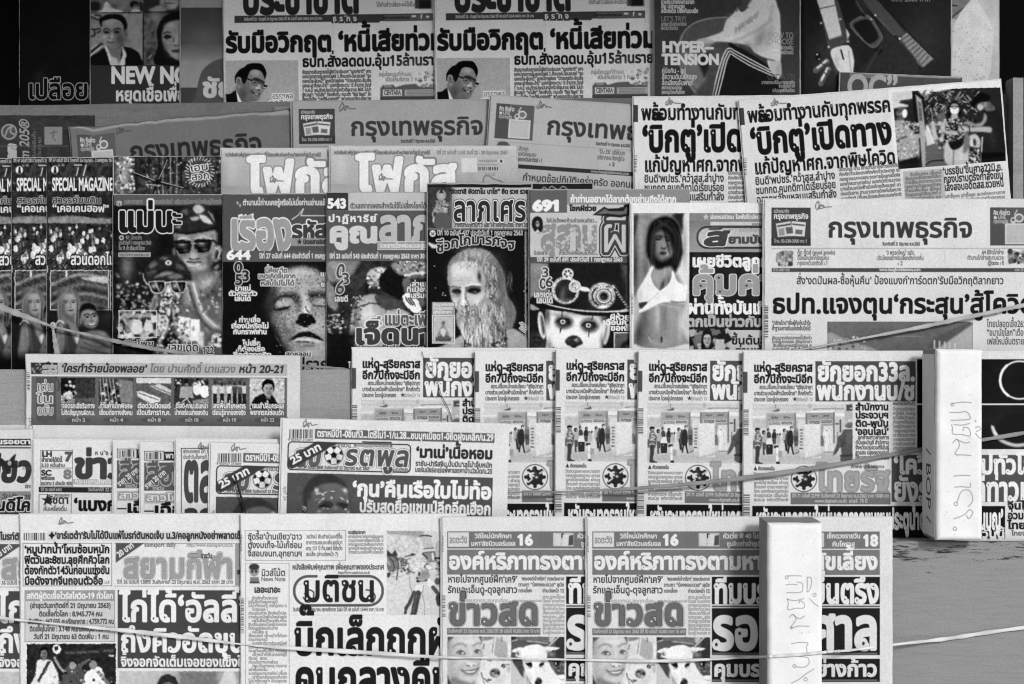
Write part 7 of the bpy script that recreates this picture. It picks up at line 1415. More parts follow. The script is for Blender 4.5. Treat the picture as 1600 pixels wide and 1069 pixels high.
p.clip_rect(1176, 631, 1332.5, 725.5); photo_queue(p, 1176, 631.5); p.noclip()
for i, t in enumerate(('สำนักงาน', 'ประจวบฯ', 'ติด-พนัน', '‘ออนไลน์’')): p.text(t, 1337, 641 + i * 12.8, 8.2, 28, x1=1389, bold=.045, hole=(.02, 218))
for i, t in enumerate(('  ลูกจ้างสาวฝ่ายการ', 'เงินและบัญชี สำนักงาน', 'จังหวัดประจวบคีรีขันธ์', 'สุดแสบ ปล่อยลวงเช่นนี้', 'ใช้เวลาเล่นการพนัน')): p.text(t, 1337, 686.5 + i * 7.9, 4.7, 48, x1=1389.5, bold=.03)
p.text('พระราชบัณฑิตต้า', 1395.5, 633, 3.8, 80, x1=1430, bold=.03); p.para(1395.5, 636, 1430.5, 706, 6.8, 3.7, 110, 12, False, .02)
p.ell(1256.7, 748.8, 20.5, 20.5, 60, .8); p.ell(1256.7, 748.8, 19.2, 19.2, 218, .8)
for i in range(8):
 a = i / 8 * 6.283; p.line([(1256.7 + 10 * math.cos(a), 748.8 + 10 * math.sin(a)), (1256.7 + 14.6 * math.cos(a), 748.8 + 14.6 * math.sin(a))], 5.6, 40, .8)
p.ell(1256.7, 748.8, 12.6, 12.6, 40, .8); p.ell(1254, 746.5, 6.6, 5.6, 214, .8); p.poly([(1252, 744), (1264, 743), (1265, 754), (1253, 755)], 40, .8); p.ell(1259, 749, 3.6, 3, 90, .8); p.ell(1259, 749, 1.6, 1.6, 190, .7)
p.line([(1245, 741), (1254, 747)], 3.4, 215, .9); p.line([(1254, 735), (1258, 744)], 3, 60, .9); p.line([(1264, 743), (1272, 738)], 2.6, 190, .9); p.line([(1246, 757), (1252, 752)], 2.4, 210, .9)
p.text('ไทยรัฐ', 1278, 766.5, 28, 160, x1=1392, bold=.025, out=[(.066, 70), (.052, 214), (.036, 90)], track=.03); p.text('หนังสือพิมพ์คนไทย ข่าวยอดนิยมอันดับหนึ่งของประเทศ', 1330, 731.5, 3.6, 60, x1=1382, bold=.02)
p.text('▲ คัดกรองเข้ม', 1178, 735, 4.2, 50, x1=1211, bold=.035); p.para(1178, 738, 1232.5, 788, 6.7, 3.8, 88, 15, False, .02)
p.rect(1236, 770, 1392, 788.5, 112); p.text('ปีที่ 71 ฉบับที่ 22799 วันอังคารที่ 23 มิถุนายน พ.ศ.2563 ราคา 10.00 บาท', 1238.5, 777.6, 4.4, 210, x1=1390, bold=.015); p.text('www.thairath.co.th  เกมส์  75 ปี', 1274, 785.6, 4.4, 210, x1=1356, bold=.015)
p.rect(1393.5, 711, 1650, 784.5, 80); p.rect(1393.5, 625, 1433, 626, 200, op=0); p.text('‘โควิดลามไปทั่วโลก', 1397, 740, 22, 230, x1=1637, bold=.045, hole=(.024, 80)); p.text('ยังระบาดที่ท่าวเรือ', 1397, 782.5, 28, 230, x1=1640, bold=.04, hole=(.024, 80))
p.rect(1433.5, 561.5, 1650, 630.5, 26); p.rect(1433.5, 633, 1650, 702, 30); p.noise(1433.5, 561, 1650, 702, 6, 16, 3)
p.line([(1593.5 + 30.5 * math.cos(t / 40 * 6.283), 594 + 29.5 * math.sin(t / 40 * 6.283)) for t in range(40)], 2.6, 232, 1.2, closed=True); p.line([(1593.5 + 31 * math.cos(t), 594 + 30 * math.sin(t)) for t in (2.2, 2.5, 2.8, 3.1, 3.4, 3.7, 4.0)], 3.6, 236, 1.2)
p.line([(1551, 668), (1556, 680), (1568, 690), (1588, 696), (1610, 693)], 5.5, 190, 1.6, True); p.poly([(1549, 664), (1560, 680), (1556, 686)], 215, 1); p.ell(1590, 668, 28, 22, 28, 3)
p.rect(1176, 791, 1571, 850, 26); p.text('หวั่นระบาดรอบใหม่บุกตลาดชุมชนประตูน้ำดับ‘โควิด’หมู่บ้านบุญ’', 1182, 826.5, 24, 232, x1=1568, bold=.05, hole=(.024, 26))
p.text('-วันนี้', 1528, 840, 9, 222, x1=1571, bold=.04)
for i, t in enumerate(('จีนโต', 'อ่วมใน', 'ไทยสู้')): p.text(t, 1575, 796 + i * 15.3, 9.2, 30, x1=1614, bold=.045, hole=(.02, 218))
p.text('ไทยจ่าย', 1581, 837, 5.4, 50, x1=1614, bold=.02)
p.rect(1161.4, 581, 1168, 614, 76); p.bars(1162, 640, 1170, 681, 96, True, 7); p.bars(1162, 773, 1172, 806, 96, True, 9)
p.part('headline', 1176, 566, 1272, 603); p.part('banner', 1274.5, 564.5, 1431, 627.5); p.part('news_picture', 1176, 631, 1332.5, 725.5); p.part('masthead', 1235, 728, 1392.5, 788.5); p.part('article_text', 1335, 632, 1432, 708); p.part('eclipse_picture', 1433.5, 561.5, 1646, 702); p.part('lead_headline', 1176, 791, 1571, 848)
k6 = p.build('newspaper', 288, 'newspaper with queue picture and gear emblem, rightmost and fully open of five', 'newspaper', 'five fanned copies of the gear emblem newspaper', NEWS, 6, 2.2, .9)
for x, y, d, r, lab in ((549.5, 544.5, 256, .2, 'creased newspaper with queue picture, leftmost of five, behind the soccer ball masthead'), (741.5, 549.5, 264, 0, 'second from left of five gear emblem newspapers, beside the soccer newspaper'),
      (868, 547, 272, .3, 'middle one of five gear emblem newspapers with queue pictures'), (997, 548.5, 280, .35, 'fourth from left of five gear emblem newspapers, most of its picture shown')):
 copy_page(k6, x, y, d, lab, r)
# --- picture strip paper
p = Page(40, 554, 427, 190, 206, rot=.35, hprint=112, seed=52)
p.rect(48, 566.4, 448.5, 585, 172); p.rect(48.6, 566.6, 89.4, 584.4, 46); p.speck(50, 568, 70, 583, 30, 2, [60, 120, 150], 3); p.text('เลียบค่าย', 66, 575, 4, 60, x1=88, out=[(.14, 215)]); p.text('คอลัมน์', 66, 583, 4, 60, x1=88, out=[(.14, 215)]); p.line([(56, 582), (66, 570), (76, 566)], 2, 30)
p.text('‘ใครทำร้ายน้องพลอย’', 94.5, 581.2, 9.2, 44, x1=228, bold=.035, shear=.18); p.text('โดย ปานศักดิ์ นาแสวง', 233, 581.6, 9, 112, x1=367, bold=.03, shear=.18); p.text('หน้า 20-21', 372, 582.4, 9.2, 52, x1=444, bold=.035, shear=.18)
p.rect(48.6, 588, 448.5, 663.5, 98); p.grad(48.6, 650, 448.5, 663.5, 98, 84)
p.poly([(56, 590), (87, 589), (87, 660), (79, 655), (71, 660), (56, 657)], 80); p.line([(87, 590), (93, 600), (90, 610)], 3, 70, 1.5)
for t, y in (('เด่น', 611), ('ใน', 630), ('ฉบับ', 648)): p.text(t, 57, y, 11, 90, x1=83, bold=.0, out=[(.075, 205)])
cols = [(94.5, 148.5), (153.6, 207.6), (212, 267), (271.5, 325.5), (330.6, 384.6), (390, 444.6)]
for (a, b), c1, c2, n in zip(cols, ('จอดรถเสียริมทาง', 'ร้านค้าเด็กพิเศษ', 'เรือด่วนติดแอร์', 'ตีไอดี-กทม.เดินหน้า', 'ลงพื้นที่เกษตร', '‘เจมส์’ปลื้มกระแส'), ('ไม่ติดสัญญาณผิดก.ม.', 'เชื่อมต่อทางสังคม', 'เปิดบริการ1ก.ค.', 'ปากอร่อมสายลงดิน', 'เรียนรู้จากของจริง', 'พยากรณ์ซ่อนรัก'), (2, 4, 8, 18, 19, 22)):
 p.clip_rect(a, 591, b, 640)
 if n == 2:
  p.rect(a, 590, b, 640, 40); p.rect(a + 22, 592, b, 640, 62); p.rect(a, 618, a + 22, 640, 130); p.rect(a + 4, 612, a + 18, 620, 190); p.speck(a, 596, a + 24, 640, 30, 2.5, [40, 150, 200], 3); p.rect(a + 24, 622, b, 634, 90, 2); p.noise(a, 590, b, 640, 14, 3, 2)
 elif n == 4:
  p.rect(a, 590, b, 640, 70); p.poly([(a + 30, 592), (b, 596), (b, 640), (a + 36, 640)], 120, 1.5); p.ell(a + 24, 622, 6, 8, 60); p.ell(a + 24, 612, 4, 4, 150); p.speck(a, 600, a + 34, 640, 50, 2.5, [30, 60, 160, 190], 4)
  for i in range(5): p.line([(a + 2 + i * 5, 592), (a + 6 + i * 6, 640)], 1, 170)
 elif n == 8:
  p.rect(a, 590, b, 640, 92); p.rect(a, 590, b, 599, 190); p.noise(a, 598, b, 640, 14, 4, 6)
  p.poly([(a + 1, 612), (a + 8, 611), (a + 38, 622), (a + 37, 628), (a + 24, 632), (a + 3, 620)], 196, 1); p.poly([(a + 22, 604), (a + 36, 600), (b + 4, 612), (b + 4, 620), (a + 44, 614)], 178, 1); p.line([(a + 4, 614), (a + 34, 625)], 1.5, 90); p.line([(a + 28, 604), (b, 616)], 1.2, 80)
 elif n == 18:
  p.rect(a, 590, b, 640, 60); p.poly([(a + 10, 604), (a + 28, 604), (a + 30, 622), (a + 8, 622)], 150); p.ell(a + 36, 606, 7, 12, 205, 1); p.ell(a + 48, 612, 8, 10, 215, 1); p.ell(a + 35, 594, 4, 4, 60); p.poly([(a + 30, 626), (b, 622), (b, 640), (a + 26, 640)], 130, 1); p.line([(a, 640), (a + 20, 622), (a + 30, 640)], 2, 180); p.speck(a, 591, b, 606, 30, 2, [30, 190, 120], 7)
 elif n == 19:
  p.rect(a, 590, b, 640, 150); p.rect(a, 590, b, 602, 90); p.noise(a, 590, b, 604, 30, 3, 5)
  for i, (o, t) in enumerate(((5, 190), (16, 180), (27, 200), (36, 70), (44, 90), (51, 175))): p.ell(a + o, 598 + i % 2 * 2, 2.6, 3, 60); p.poly([(a + o - 4, 604), (a + o + 4, 604), (a + o + 3, 616), (a + o - 3, 616)], t); p.rect(a + o - 3, 615, a + o + 3, 632, 44)
 else:
  p.rect(a, 590, b, 640, 176); p.speck(a, 591, b, 612, 50, 2, [150, 200, 120], 3); p.poly([(a + 4, 640), (a + 6, 624), (a + 18, 616), (a + 30, 614), (a + 38, 622), (a + 44, 640)], 34, 1, True); head(p, a + 29, 608, 17, 22, 150, 24, turn=.6)
 p.photo(a, 591, b, 640, warp=.5, cell=3, tex=12, fine=12, blur=.1, contrast=1.25, mid=105, seed=n)
 p.noclip()
 for t, y, x0 in ((c1, 637.8, a + 2), (c2, 648.4, a + .5)): p.text(t, x0, y, 6.2, 228, x1=b - 1, bold=.04, out=[(.12, 60)])
 m = (a + b) / 2; p.ell(m, 656.5, 20, 4.6, 78); p.text('หน้า %d' % n, m - 10, 659, 4.4, 190, x1=m + 11, bold=.025)
 p.part('small_picture', a, 590.5, b, 640)
p.bars(42, 582, 46, 610, 80, True, 3); p.text('23-0', 44, 652, 5, 60, rot=90)
p.part('banner', 48.6, 566, 448, 585.4)
p.build('newspaper', 262, 'folded newspaper with a strip of six small pictures, lying above the soccer papers', 'newspaper', None, NEWS, 5, 2, .8)
# --- folded paper behind it
p = Page(-30, 664, 480, 160, 204, rot=.2, hprint=60, seed=53)
p.rect(201, 668.5, 250, 684, 178); p.text('▶ สุริยุปราคา บดบังดวง', 203, 673.5, 4, 50, x1=247, bold=.03); p.text('อาทิตย์ที่สนามหญ้าท้อง', 203, 680, 4, 60, x1=247, bold=.02)
p.rect(250, 667, 375, 700, 112); p.glow(300, 682, 26, 6, 150, .6); p.glow(286, 678, 8, 3, 60, .8); p.rect(375, 670, 450, 700, 34); p.noise(250, 667, 375, 700, 8, 8, 4); p.pen(178, 676, .8, 70)
p.build('newspaper', 256, 'folded white newspaper edge showing under the strip of six pictures', 'newspaper', None, NEWS, 5, 2.5, 1.2)
# --- row of half hidden papers, left
p = Page(-250, 672, 300, 200, 208, hprint=150, seed=54)
p.rect(-250, 686, 47, 696.5, 34); p.text('บาทต่อวันดำเนินรอยตา', -100, 694, 6, 222, x1=47, bold=.045)
p.rect(-250, 699, 47, 701, 60); p.text('ไก่เคียว', -80, 752, 30, 52, x1=47, bold=.055, shear=.1); p.poly([(0, 716), (10, 722), (18, 714), (24, 710), (22, 722), (28, 730), (16, 732), (10, 740), (6, 730), (-4, 728)], 40, 1, True); p.ell(14, 724, 3, 4, 160)
p.text('รับหวย', 34, 734, 4, 90, x1=47); p.text('เส้นทาง', 38, 763, 4.6, 40, x1=47, bold=.03); p.rect(-250, 768, 47, 783, 132); p.text('ฉบับที่ 1975 วันอังคาร', -60, 779.5, 6, 60, x1=47, bold=.02, shear=.2)
p.rect(-250, 783, 47, 830, 64); p.text('ผู้ยินดีโค', -40, 798, 14, 30, x1=47, bold=.045, out=[(.1, 225)], shear=.1)
p.part('masthead', -90, 700, 47, 766)
p.build('newspaper', 270, 'newspaper cut by the picture edge with slanted shaded title lettering', 'newspaper', 'half hidden newspapers on the fourth row', NEWS, 5, 2, .7)
p = Page(51, 687.5, 340, 180, 216, rot=.4, hprint=125, seed=55)
p.frame(63, 703.5, 113.5, 760, .9, 90); p.rect(63, 731, 113, 731.8, 90)
p.text('LH', 65, 713.6, 6.6, 40, x1=81, bold=.05); p.text('7', 101, 720.5, 11, 84, x1=112, bold=.07); p.text('ลำรายได้ปีนี้', 64.5, 721.5, 4.8, 40, x1=97, bold=.04); p.text('3.33 หมื่นล้าน', 64, 729.6, 4, 50, x1=101, bold=.03)
p.text('SC', 64, 743, 6.6, 40, x1=80, bold=.05); p.text('8', 99, 748, 11, 120, x1=111, bold=.06); p.text('พรีเซล', 63.8, 750, 4.6, 40, x1=85, bold=.04); p.text('แนวราบ 5 เดือนโต 45%', 63.6, 757.6, 3.8, 50, x1=112, bold=.04)
p.text('หนังสือพิมพ์', 148, 711, 5, 40, x1=215, bold=.03, track=.4); p.text('ข่าวหุ้น', 115.5, 746, 29, 62, x1=262, bold=.055)
p.rect(114, 749, 380, 757, 150); p.text('กระบอกเสียงอสระของนักลงทุน', 116, 755.6, 5.4, 222, x1=240, bold=.03); p.rect(60, 761, 380, 769.5, 40); p.text('ปีที่ 26 ฉบับที่ 6463', 63, 767.4, 3.8, 200, x1=96, bold=.02); p.text('วันจันทร์ที่ 22 มิถุนายน พ.ศ.2563', 137, 767.4, 3.8, 200, x1=220, bold=.02)
p.frame(60, 772.5, 111.5, 830, .9, 90); p.text('★', 62.5, 790, 13, 40); p.text('รัชดา', 73, 787, 9.4, 40, x1=107, bold=.03); p.text('สำนักข่าว', 84, 777.4, 3.6, 60, x1=108, bold=.02); p.text('คั่นเครื่องดื่ม', 67, 798.5, 5, 50, x1=104, bold=.02)
p.text('‘แบงก์กรุง’', 115, 797.5, 15, 24, x1=232, bold=.05)
p.part('masthead', 114, 704, 385, 758); p.part('headline', 114, 774, 385, 806)
p.build('newspaper', 278, 'stock newspaper with boxed figures LH 7 and SC 8', 'newspaper', 'half hidden newspapers on the fourth row', NEWS, 5, 2, .7)
p = Page(218, 692, 300, 170, 214, hprint=120, seed=56)
p.frame(225.5, 705, 256, 720, .9, 60); p.bars(228, 707.5, 253, 718, 60, False, 4); p.rect(256, 706, 400, 720, 44); p.text('พาทีโอเค', 258, 716.5, 7, 222, x1=300, bold=.03)
p.rect(225, 723, 420, 767, 84); p.text('สื่อกีฬา', 228, 757, 26, 84, x1=330, bold=.03, out=[(.07, 165)]); p.poly([(225, 752), (225, 766), (272, 735), (268, 722)], 84); p.text('ราคา 20 บาท', 229, 764, 6.2, 226, x1=268, bold=.03, rot=-38); p.text('รายวัน', 238, 766, 4.4, 190, x1=256, bold=.02)
p.rect(225, 771, 420, 787, 172); p.text('สาวโกโก้', 228, 783, 8.6, 205, x1=300, bold=.03, out=[(.1, 120)]); p.text('เฉือนคมสอ', 240, 806, 15, 26, x1=380, bold=.05); p.rect(225, 798, 240, 800, 30)
p.part('masthead', 225, 723, 420, 767)
k7 = p.build('newspaper', 292, 'narrow glimpse of sports paper with price flash, the right of two alike', 'newspaper', 'half hidden newspapers on the fourth row', NEWS, 5, 2, .6)
copy_page(k7, 175.5, 688.5, 285, 'narrow glimpse of sports paper with price flash beside the stock newspaper', 0)
p = Page(274, 686, 300, 180, 216, rot=.4, hprint=120, seed=57)
p.frame(283, 700, 400, 830, 1.2, 50); p.text('ฟุตบอลพูล ปีที่ 12 ฉบับที่', 286, 708, 4.6, 70, x1=345, bold=.02); p.text('ประจำวันอังคารที่ 23 มิ', 286, 717, 4.6, 70, x1=335, bold=.02); p.text('ตลาดลูก', 286, 781, 58, 70, x1=420, bold=.045); p.text('ลูกหนัง', 286, 822, 26, 60, x1=410, bold=.05)
p.bars(270, 694, 274, 700, 40, True, 1); p.pen(310, 697, .8, 50)
p.part('masthead', 284, 719, 400, 786)
p.build('newspaper', 299, 'newspaper with very tall condensed title letters, left of the soccer papers', 'newspaper', 'half hidden newspapers on the fourth row', NEWS, 5, 2, .6)
# --- soccer daily, twice
p = Page(440, 653.7, 354, 230, 218, rot=1.43, hprint=165, seed=58)
p.pen(473, 662, .95, 60); p.bars(452, 671, 489, 685, 60, False, 4); p.text('8 850427 212809', 450, 688.6, 2.8, 60, x1=489)
p.rect(492, 670.5, 773, 685.5, 96); p.text('ตราหมีบี้1-0ขึ้นที่3...โตริโน่1-1/น.28...ชนบุกเบียด1-0ยึดฝูงเคลีก/น.29', 495, 682.2, 8.4, 226, x1=771, bold=.04)
p.rrect(449.5, 689.5, 642.5, 734.7, 7, 1.8, 40, 214)
p.text('ส', 458, 727, 23, 92, x1=478, bold=.06, out=[(.1, 226), (.12, 90)][::-1], shear=.12); p.text('ป', 480, 727, 23, 92, x1=500, bold=.06, out=[(.1, 226), (.12, 90)][::-1], shear=.12)
p.text('รตพูล', 538, 726.5, 24, 84, x1=640, bold=.035, out=[(.095, 100), (.078, 228)], shear=.12, track=.05)
p.poly([(450, 716), (450, 730), (456, 733), (530, 692), (494, 690)], 60, .9); p.text('25 บาท', 457, 726, 9, 228, x1=509, bold=.045, rot=-29)
soccer(p, 521.5, 711.5, 14.6)
p.text('รายวัน', 527, 698.6, 5, 90, x1=548, bold=.03); p.rect(553, 693, 613, 698, 110); p.text('http://www.sportpool.co.th', 556, 697.4, 3.4, 222, x1=610); p.rect(566, 689.7, 612, 692, 60)
p.text('ปีที่ 24 ฉบับที่ 8808 วันอังคารที่ 23 มิถุนายน พ.ศ. 2563', 466, 732, 3.8, 60, x1=577, bold=.03); p.text('เล่มเช่นปีหลัง', 607, 736.5, 3.8, 60, x1=638, bold=.02)
p.rect(648, 692.5, 770, 694, 200, op=0); p.text('‘มาเน่’เนื้อหอม', 650, 714.5, 13, 48, x1=770, bold=.05); p.text('ราชัน-ปารีสจีบ,ปั่นมีน‘เลโน่’เจ็บหนัก', 649, 728, 6, 56, x1=769, bold=.035); p.text('บอร์นมัธร่อแร่แพ้พาเลซคาบ้าน2เม็ด/น.25', 648, 737.5, 5.8, 60, x1=769, bold=.035)
p.clip_rect(448.7, 738.5, 770.5, 818); p.rect(440, 730, 800, 840, 80)
z = Zoom(p, 440, 735, 13.33)
z.poly([(450, 760), (440, 600), (460, 420), (560, 230), (720, 110), (900, 70), (1080, 100), (1240, 190), (1360, 330), (1410, 520), (1430, 760), (1430, 1300), (500, 1300)], 52, 30)
z.poly([(540, 720), (560, 560), (660, 420), (820, 310), (1020, 260), (1200, 290), (1330, 370), (1400, 520), (1420, 760), (1420, 1300), (560, 1300)], 92, 24); z.glow(1000, 340, 200, 70, 108, .7); z.glow(620, 640, 90, 120, 76, .6); z.glow(560, 520, 60, 120, 56, .8)
for x, y, a, b, r in ((720, 420, 40, 60, -20), (760, 490, 60, 20, -10), (850, 500, 40, 24, 20), (1040, 575, 26, 26, 20), (1260, 590, 50, 16, 30), (1320, 420, 60, 46, 40), (1060, 440, 50, 12, 0), (860, 600, 40, 16, -30), (790, 660, 40, 10, -50), (920, 460, 30, 12, -20), (1370, 650, 20, 40, -10)): z.glow(x, y, a, b, 226, .9, r)
z.speck(680, 380, 900, 620, 20, 10, [230, 210, 60], 3, .8)
z.poly([(760, 770), (820, 700), (900, 645), (1000, 650), (1080, 690), (1060, 760), (900, 770)], 50, 26); z.poly([(1130, 720), (1200, 670), (1340, 680), (1390, 730), (1280, 780)], 46, 26); z.line([(800, 750), (880, 735), (1000, 770)], 20, 20, 14); z.line([(1280, 790), (1360, 780)], 20, 22, 14); z.ell(870, 800, 24, 18, 150, 12); z.ell(960, 800, 20, 16, 160, 12); z.ell(1330, 810, 22, 24, 200, 12); z.glow(780, 850, 50, 30, 180, .7); z.glow(1120, 790, 60, 60, 140, .6); z.glow(1390, 880, 30, 40, 190, .7)
z.line([(440, 760), (500, 790), (490, 840)], 26, 160, 16); z.speck(430, 740, 520, 860, 14, 12, [190, 40], 4)
p.photo(462, 737, 560, 818, warp=.25, cell=4, tex=6, fine=8, blur=.2, contrast=1.0, mid=90, seed=53); p.noclip()
p.text('‘กุน’คืนเรือใบไม่ท้อ', 550.5, 774.5, 18, 230, x1=768, bold=.05); p.text('ปรับสดยื้อแชมป์ลีกอีกเฮือก', 561, 799.6, 14, 226, x1=767, bold=.045)
p.text('พุธที่ 24', 443, 760, 4, 90, rot=90)
p.part('masthead', 449.5, 689.8, 642.5, 739); p.part('headline', 549, 748, 771, 806); p.part('face_picture', 470, 741, 548, 816); p.part('banner', 492, 670.5, 772, 688)
k8 = p.build('newspaper', 314, 'sports newspaper with soccer ball masthead, the large fully shown copy', 'newspaper', 'sports newspapers with soccer ball masthead', NEWS, 6, 2.2, .8)
copy_page(k8, 328, 691.5, 306, 'sports newspaper with soccer ball masthead, the half covered copy crossed by a black wire', 1.2)
# ================================================================== ROW 5 (front)
p = Page(30, 803.5, 350, 320, 222, hprint=282, seed=61)
p.pen(91, 815, .9, 60); p.bars(36.5, 833, 70, 844.6, 70, False, 5); p.rect(73, 831, 376, 846, 205, 1)
p.text('✦‘อาร์เตต้า’รับไม่ได้ปืนแพ้ไบรท์ตันหดเจ็บ น.3/คอลูกหนังอย่าพลาดเช็', 75.5, 842, 8.2, 36, x1=376, bold=.045, hole=(.018, 222))
p.frame(34.8, 849, 174, 916.5, .9, 110)
for i, t in enumerate(('‘หมูปากน้ำ’โหมซ้อมหนัก', 'ฟิตวันละ8ชม.ลุยศึกคิวโลก', 'ต้องกักตัว14วันก่อนแข่งขัน', 'มือดังจากจีนถอนตัวอื้อ')): p.text(t, 37.5, 864.6 + i * 16.4, 9.4, 30, x1=170.5 if i < 3 else 160, bold=.045, hole=(.018, 222))
p.text('น.4', 162, 913, 4.5, 60, x1=170)
p.rect(178, 849, 376, 849.9, 120); p.rect(178, 916, 376, 916.8, 120); p.poly([(180, 849), (225, 849), (180, 880)], 82, .8); p.text('20 บาท', 185.5, 871.5, 7, 228, x1=215, bold=.04, rot=-36)
p.text('siamsport daily', 225, 854.8, 5.4, 70, x1=274, bold=.02, track=.05); p.text('http://www.siamsport.co.th', 291, 854.6, 4.4, 110, x1=363.5, bold=.01)
p.rect(367, 849.5, 376, 915.5, 150); p.rect(370, 891, 376, 898, 70)
p.text('สยามกีฬา', 192, 903, 29, 152, x1=365, bold=.03, out=[(.076, 110), (.064, 220), (.042, 112)], track=.03); p.text('รายวัน', 314, 872.5, 6, 60, x1=331, bold=.045)
p.text('ปีที่ 36 ฉบับที่ 13895 วันอังคารที่ 23 มิถุนายน พ.ศ. 2563 ราคา 20 บาท', 182, 912.6, 4.6, 70, x1=364, bold=.02)
p.rect(37.7, 922.8, 178.6, 1003.5, 200); p.frame(37.7, 922.8, 178.6, 1003.5, .9, 130); p.rect(39, 924, 177.5, 939.6, 146); p.text('สถิติผู้ติดเชื้อไวรัสโควิด-19 ทั่วโลก', 40.5, 936, 7.2, 228, x1=176, bold=.04)
for t, y, a, b in (('(ล่าสุดวันอาทิตย์ที่ 21 มิถุนายน 2563)', 950.5, 46, 172), ('ติดเชื้อทั่วโลก : 8.945.774 คน', 963.6, 60, 159), ('เสียชีวิต : 467.035 คน/รักษาหาย : 4.759.772 คน', 975.4, 42, 177), ('ติดเชื้อในไทย : 3.148 คน/เสียชีวิต : 58 คน', 987, 45, 172), ('วันที่ 21 มิถุนายน 63 ติดเพิ่ม : 1 คน', 999, 52, 169)): p.text(t, a, y, 6, 66, x1=b, bold=.04)
p.rect(183, 922.8, 377.5, 1044.5, 70)
p.text('ไก่ได้‘อัลลี’', 187, 971, 32, 230, x1=383, bold=.036, hole=(.026, 60)); p.text('ถึงคิวอัดขุน', 187, 1018.5, 28, 230, x1=384, bold=.036, hole=(.026, 60)); p.text('จิ้งจอกจัดเต็มเจอของแข็งใจ', 188, 1041.6, 11.6, 225, x1=386, bold=.04, hole=(.02, 70))
p.rect(366, 920, 373.5, 926.5, 215)
p.clip_rect(40.8, 1006.8, 180.6, 1085); photo_football(p, 40.8, 1006.8, 180.6, 1086); p.noclip()
p.clip_rect(186, 1049, 377.5, 1085); p.grad(186, 1049, 377, 1085, 190, 160, 'h'); p.ell(262, 1074, 17, 20, 40, 1.2); p.ell(262, 1080, 11, 14, 110, 1.2); p.rect(280, 1049, 340, 1085, 120, 4); p.ell(358, 1064, 12, 16, 190, 1.5); p.poly([(334, 1085), (346, 1062), (352, 1050), (364, 1050), (368, 1085)], 205, 2, True); p.photo(186, 1049, 377, 1085, warp=.5, cell=5, tex=9, fine=9, blur=.3, seed=54); p.noclip()
p.part('masthead', 180, 849.5, 377, 916); p.part('headline', 183, 922.8, 377.5, 1044.5); p.part('statistics_box', 37.7, 922.8, 178.6, 1003.5); p.part('sports_picture', 40.8, 1006.8, 180.6, 1084)
k9 = p.build('newspaper', 350, 'sports newspaper with outlined title and player picture, fully shown at lower left', 'newspaper', 'sports newspapers on the front row', NEWS, 6, 2.4, .9)
copy_page(k9, -159.5, 804.5, 342, 'sports newspaper sliver at the lower left edge, under its twin', .3)
p = Page(375, 803.5, 352, 320, 224, hprint=282, seed=62)
p.frame(382.6, 829, 540, 876.5, .7, 130); p.text('ซัดรื้อ‘บ้านเขียว’ฉาว', 387, 843, 7.4, 44, x1=472, bold=.02); p.text('ตั้งงบเท็จ-ไม้เก๊ซ่อม', 387, 856.4, 7.4, 44, x1=472, bold=.02); p.text('จี้สอบจนท.อุทยานฯ', 387, 869.6, 7.4, 44, x1=472, bold=.02)
for i, t in enumerate(('วรวัจน์ ยันดำเนินคดีรื้อ', 'อาคารบอมเบย์เบอร์มา', 'อายุ 131 ปี ที่จ.แพร่ ชี้สั่งตั้ง', 'สบเสื่อ (อ่านต่อหน้า 7)')): p.text(t, 478, 841.5 + i * 9.2, 4.6, 70, x1=535 if i < 3 else 528, bold=.02)
p.text('ชมสุริยุปราคา', 544, 834.5, 4, 50, x1=571, bold=.045); p.para(544, 836, 599, 871, 6.1, 3.7, 84, 9, False, .02)
p.clip_rect(604, 829.7, 691.5, 961); photo_telescope(p, 604, 829.7); p.noclip()
p.frame(383, 880, 452, 1110, .7, 130)
p.ell(397, 892, 8, 9, 150, 1); p.ell(397, 886, 8, 5, 60, 1); p.ell(394, 893, 2, 2.4, 60); p.ell(400, 893, 2, 2.4, 60); p.poly([(391, 902), (404, 902), (406, 912), (390, 912)], 120, 1); p.rect(391, 909, 404, 911, 60)
p.text('นิวส์โน้ต', 408, 900, 8, 60, x1=446, bold=.02); p.text('News Note', 408, 908.2, 5.6, 66, x1=446, bold=.01); p.text('เลอะเทอะ', 397, 926, 7.6, 50, x1=438, bold=.045)
R_ = random.Random(5)
for i in range(24): p.para(388 + (6 if i % 3 == 0 else 0), 932 + i * 5.9, 448 - R_.choice((0, 0, 14, 30)), 933 + i * 5.9, 6, 3.6, 88, 40 + i, False, .02)
p.text('หนังสือพิมพ์คุณภาพ เพื่อคุณภาพของประเทศ', 456.5, 890, 6.2, 74, x1=600, bold=.04); p.text('http://www.matichon.co.th', 528, 897, 3.6, 50, x1=578, bold=.01)
p.rrect(457.6, 898.6, 599.8, 948.4, 24, 4.2, 88); p.rect(496, 896, 528, 904, 224)
p.text('มติชน', 473, 939.6, 32, 40, x1=587, bold=.026, hole=(.03, 224)); p.line([(474, 934), (480, 941), (488, 938), (490, 926), (482, 922), (476, 928)], 2, 46, .9, True); p.line([(574, 938), (582, 941), (586, 932), (580, 924), (572, 922)], 2, 46, .9, True)
p.text('วันอังคารที่ 23 มิถุนายน พุทธศักราช 2563 ปีที่ 43 ฉบับที่ 15444 ราคา 10 บาท', 457.6, 955.4, 4.4, 50, x1=600, bold=.02); p.rect(457, 961, 600, 961.6, 190)
p.text('บิ๊กเล็กถกผั', 459, 1022.6, 40, 34, x1=702, bold=.038, hole=(.03, 224)); p.text('คนกลางคืน', 459, 1087, 42, 32, x1=708, bold=.038, hole=(.03, 224))
p.bars(376, 935, 381, 990, 110, True, 6); p.text('23.06.63', 378, 862, 4.4, 80, rot=-90)
